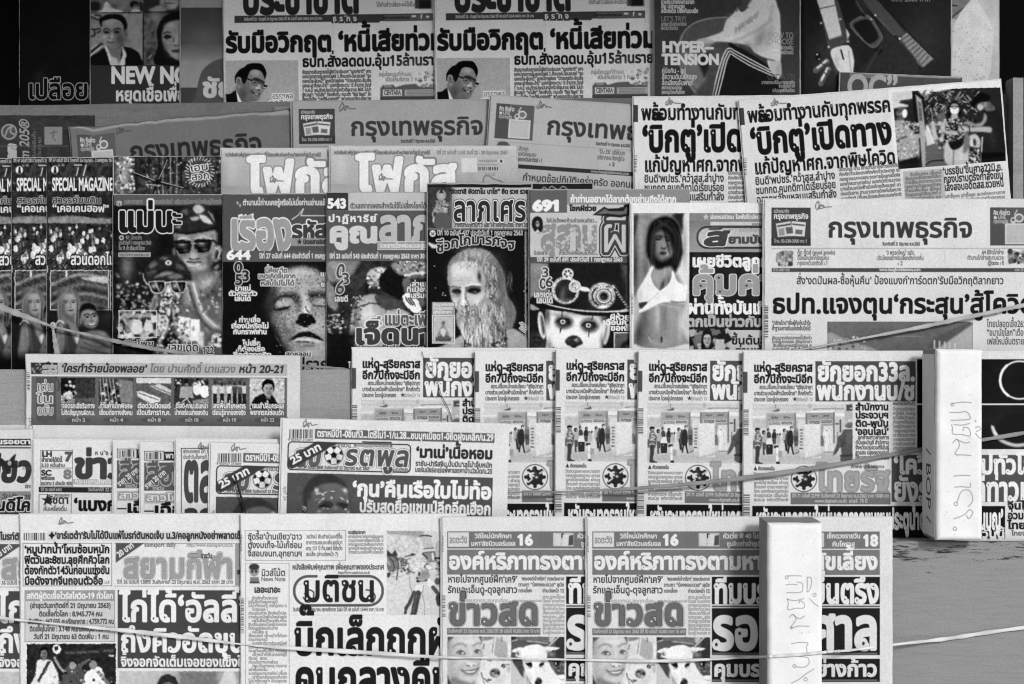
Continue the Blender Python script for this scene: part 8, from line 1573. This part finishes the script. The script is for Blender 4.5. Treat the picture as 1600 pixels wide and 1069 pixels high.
p.part('masthead', 456, 885, 601, 958); p.part('headline', 456, 962, 726, 1085); p.part('telescope_picture', 604, 829.7, 691.5, 961); p.part('article_text', 383, 915, 452, 1084)
p.build('newspaper', 358, 'newspaper with title in an oval frame and a telescope picture', 'newspaper', None, NEWS, 6, 2.4, .9)
p = Page(917, 808.5, 477, 320, 216, hprint=276, seed=63)
p.rect(925.5, 830.8, 1375, 857.8, 112)
p.rect(927.2, 832.4, 959.8, 855.2, 206); p.text('สดตะวัน', 929, 849, 8, 120, x1=957, bold=.02); p.text('LINE@', 946, 843, 3, 140, x1=957)
p.text('วิถีใหม่นักศึกษา', 969, 841.5, 5.6, 222, x1=1027, bold=.03); p.text('มหา’ลัยนิวนอร์มอล', 963, 853.3, 5.6, 222, x1=1033, bold=.03); p.text('16', 1036, 852, 13, 226, x1=1060, bold=.06)
p.rect(1091, 832.2, 1125.5, 855.2, 190); p.frame(1091, 832.2, 1125.5, 855.2, .9, 90); p.rect(1094, 835, 1104, 852, 205); p.rect(1105, 834, 1109, 841, 40); p.rect(1107, 836, 1117, 854, 210); p.poly([(1117, 838), (1124, 836), (1124, 852), (1116, 853)], 80)
p.text('หัวเว่ย พี 40 โปร', 1130, 841.5, 5.8, 222, x1=1190, bold=.03); p.text('ซูมลิบเท่าเจ้าซุปตาร์', 1136, 853.6, 5.8, 222, x1=1200, bold=.03); p.rect(1284, 833, 1288, 855, 196)
p.text('เช็กดวงรายวัน', 1292, 841.3, 5.8, 224, x1=1345, bold=.03); p.text('กับโหรวสุ', 1300.5, 854, 5.8, 224, x1=1336, bold=.03); p.text('18', 1349, 853, 13.5, 226, x1=1372, bold=.06)
p.rect(925.5, 859.4, 1375, 898.6, 116); p.text('องค์หริภาทรงตามหา‘หมาสุนัขเลี้ยง', 928, 889.5, 19.5, 224, x1=1372, bold=.045, hole=(.022, 116))
p.text('หายไปจากศูนย์ฝึก‘เค9’', 926.5, 911, 8.4, 42, x1=1036, bold=.02); p.text('รักและเอ็นดู-ดุจลูกสาว', 926.5, 927.4, 8.4, 42, x1=1036, bold=.02)
for i, t in enumerate(('   ‘พระองค์เจ้าหริภา’ ทรงประกาศ', 'ตามหา “น้องหอมนวล” สุนัข', 'ทรงเลี้ยง          อ่านต่อหน้า 12')): p.text(t, 1037.5, 907.6 + i * 9.4, 4.3, 66, x1=1109, bold=.03)
p.text('ข่าวสด', 928, 976.5, 32, 104, x1=1071, bold=.035, out=[(.078, 80), (.066, 220), (.05, 56)], hole=(.026, 216), track=.03)
p.rect(953, 935.5, 1022, 943, 216, op=.0); p.text('ครบทุกรส สดทุกเรื่อง', 954, 942.3, 4.6, 150, x1=1022, bold=.03, out=[(.14, 222)]); p.text('http://www.khaosod.co.th', 1038, 941.6, 3.2, 110, x1=1074)
p.para(1075.5, 931, 1110, 992, 6.2, 3.7, 112, 22, False, .02); p.rect(925.5, 982.4, 1072, 993, 106); p.text('วันอังคารที่ 23 มิถุนายน พ.ศ. 2563 ปีที่ 30 ฉบับที่ 10,800 ราคา 10 บาท', 927, 989.8, 4.4, 196, x1=1071, bold=.02)
p.clip_rect(926, 996, 1024.5, 1090); photo_selfie(p, 926, 996); p.clip_rect(1026, 996, 1110, 1090); photo_dog(p, 1026, 996); p.noclip()
for a, b in ((901.6, 944.5), (950.5, 1024), (1029.6, 1066)): p.rect(1112.5, a, 1375, b, 34)
p.rect(1112.5, 946.5, 1375, 949.2, 92); p.rect(1112.5, 1020, 1371, 1023.5, 96); p.rect(1112.5, 1062, 1371, 1065, 96); p.rect(1112.5, 1070, 1375, 1085, 40)
p.text('ทีมบรรเลงขึ้นตรึง', 1115.5, 942, 29, 224, x1=1374, bold=.045, hole=(.026, 34)); p.text('รอขึ้นศาล', 1114, 1013.5, 49, 214, x1=1373, bold=.042, hole=(.032, 50)); p.text('คุมบรรพต อย่างก้าว', 1115, 1056.6, 18, 214, x1=1371, bold=.045, hole=(.024, 50))
p.text('23.06.63', 920, 864, 4.4, 110, rot=-90); p.bars(918, 931, 923, 966, 120, True, 6)
p.part('banner', 925.5, 830.8, 1375, 898.6); p.part('masthead', 925.5, 930, 1074, 993); p.part('selfie_picture', 926, 996, 1024.5, 1083); p.part('dog_picture', 1026, 996, 1110, 1083); p.part('headline', 1112.5, 901.6, 1375, 1083)
k10 = p.build('newspaper', 374, 'newspaper with selfie and dog pictures, the right copy with black headline blocks', 'newspaper', 'newspapers with a dog picture on the front row', NEWS, 6, 2.4, .9)
copy_page(k10, 690, 808.5, 366, 'newspaper with selfie and dog pictures beside the oval framed title', 0)
# ================================================================== rack, carton, weights, bands, stall
LIFT = 0
def wood_mat(name, tone, stain, scale=1.0):
 m = bpy.data.materials.new(name); m.use_nodes = True; nt = m.node_tree; b = nt.nodes['Principled BSDF']
 tc = nt.nodes.new('ShaderNodeTexCoord'); mp = nt.nodes.new('ShaderNodeMapping'); mp.inputs['Scale'].default_value = (14 * scale, 150 * scale, 150 * scale)
 nt.links.new(tc.outputs['Object'], mp.inputs['Vector'])
 n = nt.nodes.new('ShaderNodeTexNoise'); n.inputs['Scale'].default_value = 2.2; n.inputs['Detail'].default_value = 7; n.inputs['Roughness'].default_value = .7
 nt.links.new(mp.outputs[0], n.inputs['Vector'])
 n2 = nt.nodes.new('ShaderNodeTexNoise'); n2.inputs['Scale'].default_value = 16; n2.inputs['Detail'].default_value = 6; nt.links.new(tc.outputs['Object'], n2.inputs['Vector'])
 n3 = nt.nodes.new('ShaderNodeTexNoise'); n3.inputs['Scale'].default_value = 700; nt.links.new(tc.outputs['Object'], n3.inputs['Vector'])
 cr = nt.nodes.new('ShaderNodeValToRGB'); e = cr.color_ramp.elements
 v = [float(lin(q)) for q in (tone * .88, tone * .98, tone * 1.04)]
 e[0].position = .22; e[0].color = (v[0],) * 3 + (1,); e[1].position = .42; e[1].color = (v[1],) * 3 + (1,)
 q = cr.color_ramp.elements.new(.75); q.color = (v[2],) * 3 + (1,)
 nt.links.new(n.outputs['Fac'], cr.inputs[0])
 r2 = nt.nodes.new('ShaderNodeMapRange'); r2.inputs['From Min'].default_value = .25; r2.inputs['From Max'].default_value = .45; r2.inputs['To Min'].default_value = 1 - stain; r2.inputs['To Max'].default_value = 1.0
 nt.links.new(n2.outputs['Fac'], r2.inputs['Value'])
 r3 = nt.nodes.new('ShaderNodeMapRange'); r3.inputs['From Min'].default_value = .25; r3.inputs['From Max'].default_value = .75; r3.inputs['To Min'].default_value = .80; r3.inputs['To Max'].default_value = 1.20
 nt.links.new(n3.outputs['Fac'], r3.inputs['Value'])
 mu = nt.nodes.new('ShaderNodeMath'); mu.operation = 'MULTIPLY'; nt.links.new(r2.outputs[0], mu.inputs[0]); nt.links.new(r3.outputs[0], mu.inputs[1])
 sc = nt.nodes.new('ShaderNodeVectorMath'); sc.operation = 'SCALE'; nt.links.new(cr.outputs[0], sc.inputs[0]); nt.links.new(mu.outputs[0], sc.inputs['Scale'])
 nt.links.new(sc.outputs[0], b.inputs['Base Color']); b.inputs['Roughness'].default_value = .75; b.inputs['Specular IOR Level'].default_value = .03
 bp = nt.nodes.new('ShaderNodeBump'); bp.inputs['Strength'].default_value = .25; bp.inputs['Distance'].default_value = .001
 nt.links.new(n.outputs['Fac'], bp.inputs['Height']); nt.links.new(bp.outputs[0], b.inputs['Normal'])
 return m
def plain_mat(name, tone, rough=.8, spec=.2):
 m = bpy.data.materials.new(name); m.use_nodes = True; nt = m.node_tree; b = nt.nodes['Principled BSDF']
 tc = nt.nodes.new('ShaderNodeTexCoord'); n = nt.nodes.new('ShaderNodeTexNoise'); n.inputs['Scale'].default_value = 30; n.inputs['Detail'].default_value = 6
 nt.links.new(tc.outputs['Object'], n.inputs['Vector'])
 r = nt.nodes.new('ShaderNodeMapRange'); v = float(lin(tone)); r.inputs['From Min'].default_value = .3; r.inputs['From Max'].default_value = .7; r.inputs['To Min'].default_value = v * .85; r.inputs['To Max'].default_value = v * 1.12
 nt.links.new(n.outputs['Fac'], r.inputs['Value']); cb = nt.nodes.new('ShaderNodeCombineColor')
 for i in range(3): nt.links.new(r.outputs[0], cb.inputs[i])
 nt.links.new(cb.outputs[0], b.inputs['Base Color']); b.inputs['Roughness'].default_value = rough; b.inputs['Specular IOR Level'].default_value = spec
 return m
def board_mesh(name, x0, y0l, y0r, x1, y1, d0, d1, mat, parent, seed=0, rough_top=1.0):
 """a plank from photo pixels, its top edge slightly worn"""
 k = (DIST - d1) / DIST * S
 N = 80; V = []; R = random.Random(seed)
 nz = vnoise((1, N + 1), 4, seed, 3)[0] - .5
 for dd, off in ((d1, 0), (d1 - 1.5, -1.5), (d0 + 1.5, -1.5), (d0, 0)):
  for i in range(N + 1):
   t = i / N; x = x0 + (x1 - x0) * t; y = y0l + (y0r - y0l) * t + nz[i] * 3.2 * rough_top + off + 1.5
   V.append(((x - 800) * k, -dd * S, (534.5 - y) * k))
 for dd in (d1, d0):
  for i in range(N + 1):
   V.append(((x0 + (x1 - x0) * i / N - 800) * k, -dd * S, (534.5 - y1) * k))
 m = N + 1; F = []
 for i in range(N):
  F.append((i, 4 * m + i, 4 * m + i + 1, i + 1))
  for r in range(3): F.append((r * m + i, r * m + i + 1, (r + 1) * m + i + 1, (r + 1) * m + i))
  F.append((3 * m + i, 3 * m + i + 1, 5 * m + i + 1, 5 * m + i))
  F.append((4 * m + i, 5 * m + i, 5 * m + i + 1, 4 * m + i + 1))
 for e in (0, N): F.append((e, m + e, 2 * m + e, 3 * m + e, 5 * m + e, 4 * m + e))
 me = bpy.data.meshes.new(name); me.from_pydata(V, [], F); me.materials.append(mat); me.update()
 import bmesh
 bm = bmesh.new(); bm.from_mesh(me); bmesh.ops.recalc_face_normals(bm, faces=bm.faces); bm.to_mesh(me); bm.free()
 return link(bpy.data.objects.new(name, me), parent)
rackob = link(bpy.data.objects.new('display_rack', None)); rackob.empty_display_size = .05
rackob.matrix_world = RIG
tag(rackob, 'stepped wooden rack of worn boards carrying all the papers', 'rack')
WD = wood_mat('weathered_plywood', 143, .16); WM = wood_mat('grey_plywood', 150, .14); WK = wood_mat('dark_plank', 112, .35, .7)
board_mesh('board', -140, -140, -140, 1760, 420, -24, -8, wood_mat('black_board', 7, .2), rackob, 1)  # backing board behind the top row in a near-black tone
board_mesh('board', -140, 166, 146, 1582, 470, 68, 80, WK, rackob, 2)
board_mesh('board', -140, 330, 330, 1740, 640, 133, 146, WK, rackob, 3)
board_mesh('board', -140, 577, 579, 1740, 900, 250, 262, WM, rackob, 4, .5)
b5 = board_mesh('board', -140, 845, 847, 1740, 1180, 333, 346, WD, rackob, 5, .6)
board_mesh('post', 1583, 121, 121, 1599, 420, 72, 104, wood_mat('pale_post', 150, .3), rackob, 6)
# worn stains along the top of the front board: ink-dark wear with a shape of its own
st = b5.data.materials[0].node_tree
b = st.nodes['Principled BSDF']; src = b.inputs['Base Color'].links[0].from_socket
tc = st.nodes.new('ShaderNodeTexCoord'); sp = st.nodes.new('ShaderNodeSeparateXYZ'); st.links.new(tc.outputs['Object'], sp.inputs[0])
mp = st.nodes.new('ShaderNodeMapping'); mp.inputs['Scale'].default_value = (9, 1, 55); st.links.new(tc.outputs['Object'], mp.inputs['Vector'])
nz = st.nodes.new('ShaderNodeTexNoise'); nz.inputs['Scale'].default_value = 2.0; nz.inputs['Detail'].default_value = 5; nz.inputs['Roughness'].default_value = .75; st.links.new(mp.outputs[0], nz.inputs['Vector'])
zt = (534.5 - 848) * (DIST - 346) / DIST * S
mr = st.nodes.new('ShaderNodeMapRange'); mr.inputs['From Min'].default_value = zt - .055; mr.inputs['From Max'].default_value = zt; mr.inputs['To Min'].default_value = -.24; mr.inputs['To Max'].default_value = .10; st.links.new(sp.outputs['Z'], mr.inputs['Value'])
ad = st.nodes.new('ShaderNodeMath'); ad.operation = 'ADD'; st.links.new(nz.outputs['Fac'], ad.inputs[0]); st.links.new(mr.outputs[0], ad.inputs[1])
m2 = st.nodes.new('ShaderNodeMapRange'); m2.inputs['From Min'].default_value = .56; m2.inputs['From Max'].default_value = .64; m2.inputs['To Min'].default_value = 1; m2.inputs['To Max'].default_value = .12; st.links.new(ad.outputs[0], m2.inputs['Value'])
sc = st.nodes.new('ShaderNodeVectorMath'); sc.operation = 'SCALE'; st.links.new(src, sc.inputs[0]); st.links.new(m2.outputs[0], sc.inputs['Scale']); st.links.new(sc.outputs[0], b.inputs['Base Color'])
# --- carton behind the second row
p = Page(-30, 180, 178, 190, 54, hprint=130, seed=71)
p.noise(-30, 180, 148, 310, 12, 14, 3); p.noise(-30, 180, 148, 310, 8, 3, 4)
p.ell(14, 206, 12.5, 12.5, 150, 1); p.ell(14, 206, 10, 10, 76, 1); p.line([(8, 212), (12, 202), (18, 198), (16, 206), (22, 210)], 2.4, 150, 1, True)
p.text('saan', 24, 276, 13, 168, x1=74, bold=.09, rot=-90, shear=.2); p.text('Film 205®', 45, 268, 12, 150, x1=125, bold=.02, rot=-90, shear=.2)
p.text('สำหรับห่อสินค้า', 55.5, 262, 4.4, 130, x1=112, rot=-90); p.text('ขนาด กว้าง ยาว หนา', 64, 262, 4.4, 130, x1=112, rot=-90)
p.rect(69, 198, 97, 226, 128); p.line([(84, 203), (82, 214), (86, 220)], 1, 70); p.line([(78, 208), (88, 206)], .9, 70)
p.rect(-30, 227.5, 148, 229, 95, 1, .7)
p.part('printed_mark', 0, 192, 30, 220); p.part('label', 69, 198, 97, 226)
p.build('carton', 86, 'dark cardboard carton with round emblem and sideways lettering at the left edge', 'carton', None, NEWS, 5, 1.2, .4, leaves=0)
# --- two white foam blocks with handwriting, used as weights
FOAM = print_mat('white_foam', .8, .2, .04, .35)
def foam_block(x, y, w, h, back, depth, label, seed, words, side=None):
 d = back + depth; k = (DIST - d) / DIST
 p = Page(x, y, w, h, 236, rho=1.3, seed=seed)
 p.noise(x, y, x + w, y + h, 6, 26, seed); p.speck(x + 4, y + 4, x + w - 4, y + h - 4, 26, 1.2, [190, 205], seed, op=.6)
 z = Zoom(p, *words[0])
 for P in words[1]: z.line(P, 3.0, 96, 2.2, True, .8)
 p.part('handwriting', *words[2])
 root = p.build('foam_block', d, label, 'foam block', None, FOAM, depth, 8, 1.1, leaves=0)
 if side:
  q = Page(0, 0, depth - 10, h - 12, 222, seed=seed + 1)
  for t, bu, bv, hh, ln in side: q.text(t, bu, bv, hh, 70, x1=bu + ln, bold=.0, rot=90, wob=1.2)
  q.part('handwriting', 1, 1, depth - 12, h - 16)
  r2 = q.build('side', d, 'x', 'side', None, FOAM, 1.5, .6, .1, leaves=0)
  mw = Matrix.Translation((-1.6 * S * k, (depth - 1) * S * k, -8 * S * k)) @ Matrix.Rotation(-math.pi / 2, 4, 'Z')
  for c in [o for o in bpy.data.objects if o.parent == r2]:
   c.parent = root; c.matrix_parent_inverse = Matrix(); c.matrix_basis = mw
   if c.name.startswith('face'): c.name = 'side_face'
  bpy.data.objects.remove(r2)
 return root
circ = lambda x, y, r: [(x + r * math.cos(i), y + r * math.sin(i)) for i in (0, 1, 2, 3, 4, 5, 6.28)]
W1 = [circ(183, 267, 6), [(180, 262), (230, 256), (268, 258)], [(172, 302), (210, 303), (245, 299), (262, 318), (256, 334), (178, 338)], [(180, 358), (185, 375), (186, 399), (225, 402), (264, 408), (258, 376), (236, 370), (232, 385)], [(190, 356), (225, 360), (262, 352)],
  [(186, 440), (204, 424), (216, 452), (196, 490), (230, 494), (268, 497)], [(204, 424), (240, 440), (262, 436)], [(190, 590), (225, 587), (264, 588)], [(196, 640), (230, 638), (262, 641), (266, 622)], circ(200, 716, 8), [(206, 708), (226, 660), (262, 656), (276, 698), (256, 728)],
  [(192, 782), (236, 766), (262, 742), (276, 756), (258, 782), (248, 768)], circ(196, 828, 8), [(288, 372), (306, 366), (310, 380), (292, 388)], [(290, 398), (300, 412), (314, 421)], circ(288, 341, 2)]
W2 = [circ(199, 342, 8), [(205, 334), (240, 333), (274, 334)], [(195, 380), (228, 378), (252, 380)], [(252, 366), (278, 372), (281, 400), (268, 419), (198, 421)], [(202, 452), (206, 480), (204, 510), (246, 502), (286, 500), (288, 476), (266, 462), (262, 476)], [(202, 456), (240, 462), (286, 452)],
  [(214, 548), (230, 534), (246, 560), (220, 602), (262, 594), (312, 596)], [(230, 536), (262, 556), (290, 542)], circ(222, 604, 5), [(222, 686), (262, 680), (306, 682), (300, 704), (304, 730)], circ(238, 803, 8), [(246, 806), (290, 808), (314, 786), (304, 758), (262, 754)],
  [(222, 892), (262, 872), (300, 842), (340, 818)], circ(296, 872, 9), [(304, 340), (324, 344), (326, 374), (318, 404), (304, 416), (305, 380), (304, 340)], [(332, 432), (346, 424), (350, 436), (336, 442)], [(316, 450), (338, 474), (362, 492)]]
foam_block(1463.5, 545.5, 73, 300, 309, 74, 'white foam block with handwriting, the upper one beside the eclipse picture', 81, [(1425, 540, 2.888), W1, (1483, 622, 1534, 832)],
   [('/ BOP /', 22, 150, 20, 118)])
foam_block(1200, 818, 86, 310, 394, 80, 'white foam block with handwriting, the lower one crossed by a pale band', 83, [(1170, 800, 3.331), W2, (1226, 896, 1282, 1078)])
# --- elastic bands and strings
def strip(name, pts, label, tone, mat, thick=1.0, parent=None, twist=None, n=10, cat='string'):
 """flat band through (x, y, d, width)"""
 P = [tuple(q) for q in pts]; Q = []
 for i in range(len(P) - 1):
  a, b, c, e = P[max(i - 1, 0)], P[i], P[i + 1], P[min(i + 2, len(P) - 1)]
  for j in range(n):
   t = j / n
   Q.append(tuple(.5 * (2 * b[m] + (c[m] - a[m]) * t + (2 * a[m] - 5 * b[m] + 4 * c[m] - e[m]) * t * t + (3 * b[m] - a[m] - 3 * c[m] + e[m]) * t ** 3) for m in range(4)))
 Q.append(P[-1]); V = []; T = []; M = 8
 for i, (x, y, d, w) in enumerate(Q):
  a = Q[max(i - 1, 0)]; c = Q[min(i + 1, len(Q) - 1)]
  dx, dy = c[0] - a[0], c[1] - a[1]; L = math.hypot(dx, dy) or 1; nx, ny = -dy / L, dx / L
  tw = (twist(i / len(Q)) if twist else 0)
  for j in range(M):
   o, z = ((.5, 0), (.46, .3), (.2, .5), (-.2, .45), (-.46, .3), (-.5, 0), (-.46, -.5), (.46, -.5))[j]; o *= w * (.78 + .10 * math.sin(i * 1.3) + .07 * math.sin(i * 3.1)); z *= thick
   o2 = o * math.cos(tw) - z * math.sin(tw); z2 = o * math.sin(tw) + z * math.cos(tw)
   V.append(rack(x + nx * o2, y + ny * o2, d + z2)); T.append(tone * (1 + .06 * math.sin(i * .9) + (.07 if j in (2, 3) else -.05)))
 F = [tuple(range(M))] + [(i * M + j, i * M + (j + 1) % M, (i + 1) * M + (j + 1) % M, (i + 1) * M + j) for i in range(len(Q) - 1) for j in range(M)] + [tuple(range(len(Q) * M - 1, len(Q) * M - M - 1, -1))]
 o = grey_mesh(name, V, F, T, mat, parent, False)
 if parent is None:
  o.matrix_world = RIG; tag(o, label, cat, 'bands tied across the rows')
 return o
BAND = print_mat('elastic_band', .6, .3, .06, .1)
band = link(bpy.data.objects.new('string', None)); band.matrix_world = RIG
tag(band, 'pale flat string with a knot, tied across the tulip magazines', 'string', 'bands tied across the rows')
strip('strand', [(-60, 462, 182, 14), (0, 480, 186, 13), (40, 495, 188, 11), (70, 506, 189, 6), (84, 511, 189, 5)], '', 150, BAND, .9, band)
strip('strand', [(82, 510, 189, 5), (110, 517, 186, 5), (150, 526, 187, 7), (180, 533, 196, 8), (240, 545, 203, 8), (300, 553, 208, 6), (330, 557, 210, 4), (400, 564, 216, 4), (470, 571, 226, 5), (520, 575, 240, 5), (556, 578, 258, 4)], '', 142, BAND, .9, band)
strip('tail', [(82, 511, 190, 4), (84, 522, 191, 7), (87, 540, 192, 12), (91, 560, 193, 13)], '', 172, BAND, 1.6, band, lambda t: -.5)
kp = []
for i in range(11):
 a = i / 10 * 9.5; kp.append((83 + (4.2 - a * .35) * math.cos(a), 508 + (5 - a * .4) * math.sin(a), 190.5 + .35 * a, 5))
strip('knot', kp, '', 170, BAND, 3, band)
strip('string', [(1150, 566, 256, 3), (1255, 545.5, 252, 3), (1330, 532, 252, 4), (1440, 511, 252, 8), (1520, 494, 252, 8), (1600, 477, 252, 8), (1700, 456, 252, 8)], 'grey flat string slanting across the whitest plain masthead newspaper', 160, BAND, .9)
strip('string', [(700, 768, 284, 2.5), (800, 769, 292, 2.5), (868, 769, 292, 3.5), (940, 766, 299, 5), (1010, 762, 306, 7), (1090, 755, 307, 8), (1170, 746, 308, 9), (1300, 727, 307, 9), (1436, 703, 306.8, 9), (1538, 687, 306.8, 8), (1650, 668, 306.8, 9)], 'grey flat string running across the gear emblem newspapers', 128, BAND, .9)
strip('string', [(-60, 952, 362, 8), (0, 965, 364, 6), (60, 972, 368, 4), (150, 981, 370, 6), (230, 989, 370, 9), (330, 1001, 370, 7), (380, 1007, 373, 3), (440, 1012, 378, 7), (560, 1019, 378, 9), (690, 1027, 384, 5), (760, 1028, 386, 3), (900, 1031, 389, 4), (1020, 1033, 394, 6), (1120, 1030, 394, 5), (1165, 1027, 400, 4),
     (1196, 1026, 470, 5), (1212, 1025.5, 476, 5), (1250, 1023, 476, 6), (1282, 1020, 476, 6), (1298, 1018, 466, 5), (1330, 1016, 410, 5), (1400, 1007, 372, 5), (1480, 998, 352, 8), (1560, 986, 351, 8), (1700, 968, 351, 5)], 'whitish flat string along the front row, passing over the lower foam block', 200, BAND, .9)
WIRE = plain_mat('black_wire', 14, .35, .5)
strip('wire', [(366, 744, 326, 2.5), (369, 750, 328, 4), (374, 768, 329, 4.5), (379, 784, 329, 4), (385, 806, 329, 4)], 'short black wire hanging over the half covered soccer newspaper', 16, BAND, 4, cat='wire')
strip('crease_line', [(659, 549, 271.5, 1.1), (668, 572, 271.5, 1.2), (682, 594, 271.5, 1.2), (690, 618, 271.5, 1.3), (702, 642, 271.5, 1.4), (708, 662, 271.5, 1.2)], 'thin dark strand standing in for a crease in the leftmost queue newspaper', 60, BAND, .8, cat='crease_line')  # dark strand added in place of a crease in the sheet
# --- stall round the rack
def slab(name, x0, x1, y0, y1, z0, z1, mat, label=None, cat=None, kind=None):
 V = [(x, y, z) for x in (x0, x1) for y in (y0, y1) for z in (z0, z1)]
 F = [(0, 1, 3, 2), (4, 6, 7, 5), (0, 4, 5, 1), (2, 3, 7, 6), (0, 2, 6, 4), (1, 5, 7, 3)]
 me = bpy.data.meshes.new(name); me.from_pydata(V, [], F); me.materials.append(mat); me.update()
 o = link(bpy.data.objects.new(name, me))
 if cat: tag(o, label, cat)
 if kind: o['kind'] = kind
 return o
slab('pavement', -14, 14, -16, 14, -.2, 0, plain_mat('pavement', 118, .9, .1), kind='structure')
slab('stall_wall', -2.6, 2.6, .62, .74, .001, 3.2, plain_mat('black_wall', 20, .9, .05), 'black stall wall behind the top of the rack', 'wall')  # one near-black tone over the whole wall
slab('awning', -2.6, .9, -.80, .60, 2.34, 2.37, plain_mat('awning_cloth', 90, .9, .05), 'unseen awning above the rack, shaped to shade its upper left', 'awning')  # out of view; its reach is shaped to darken the upper left rows
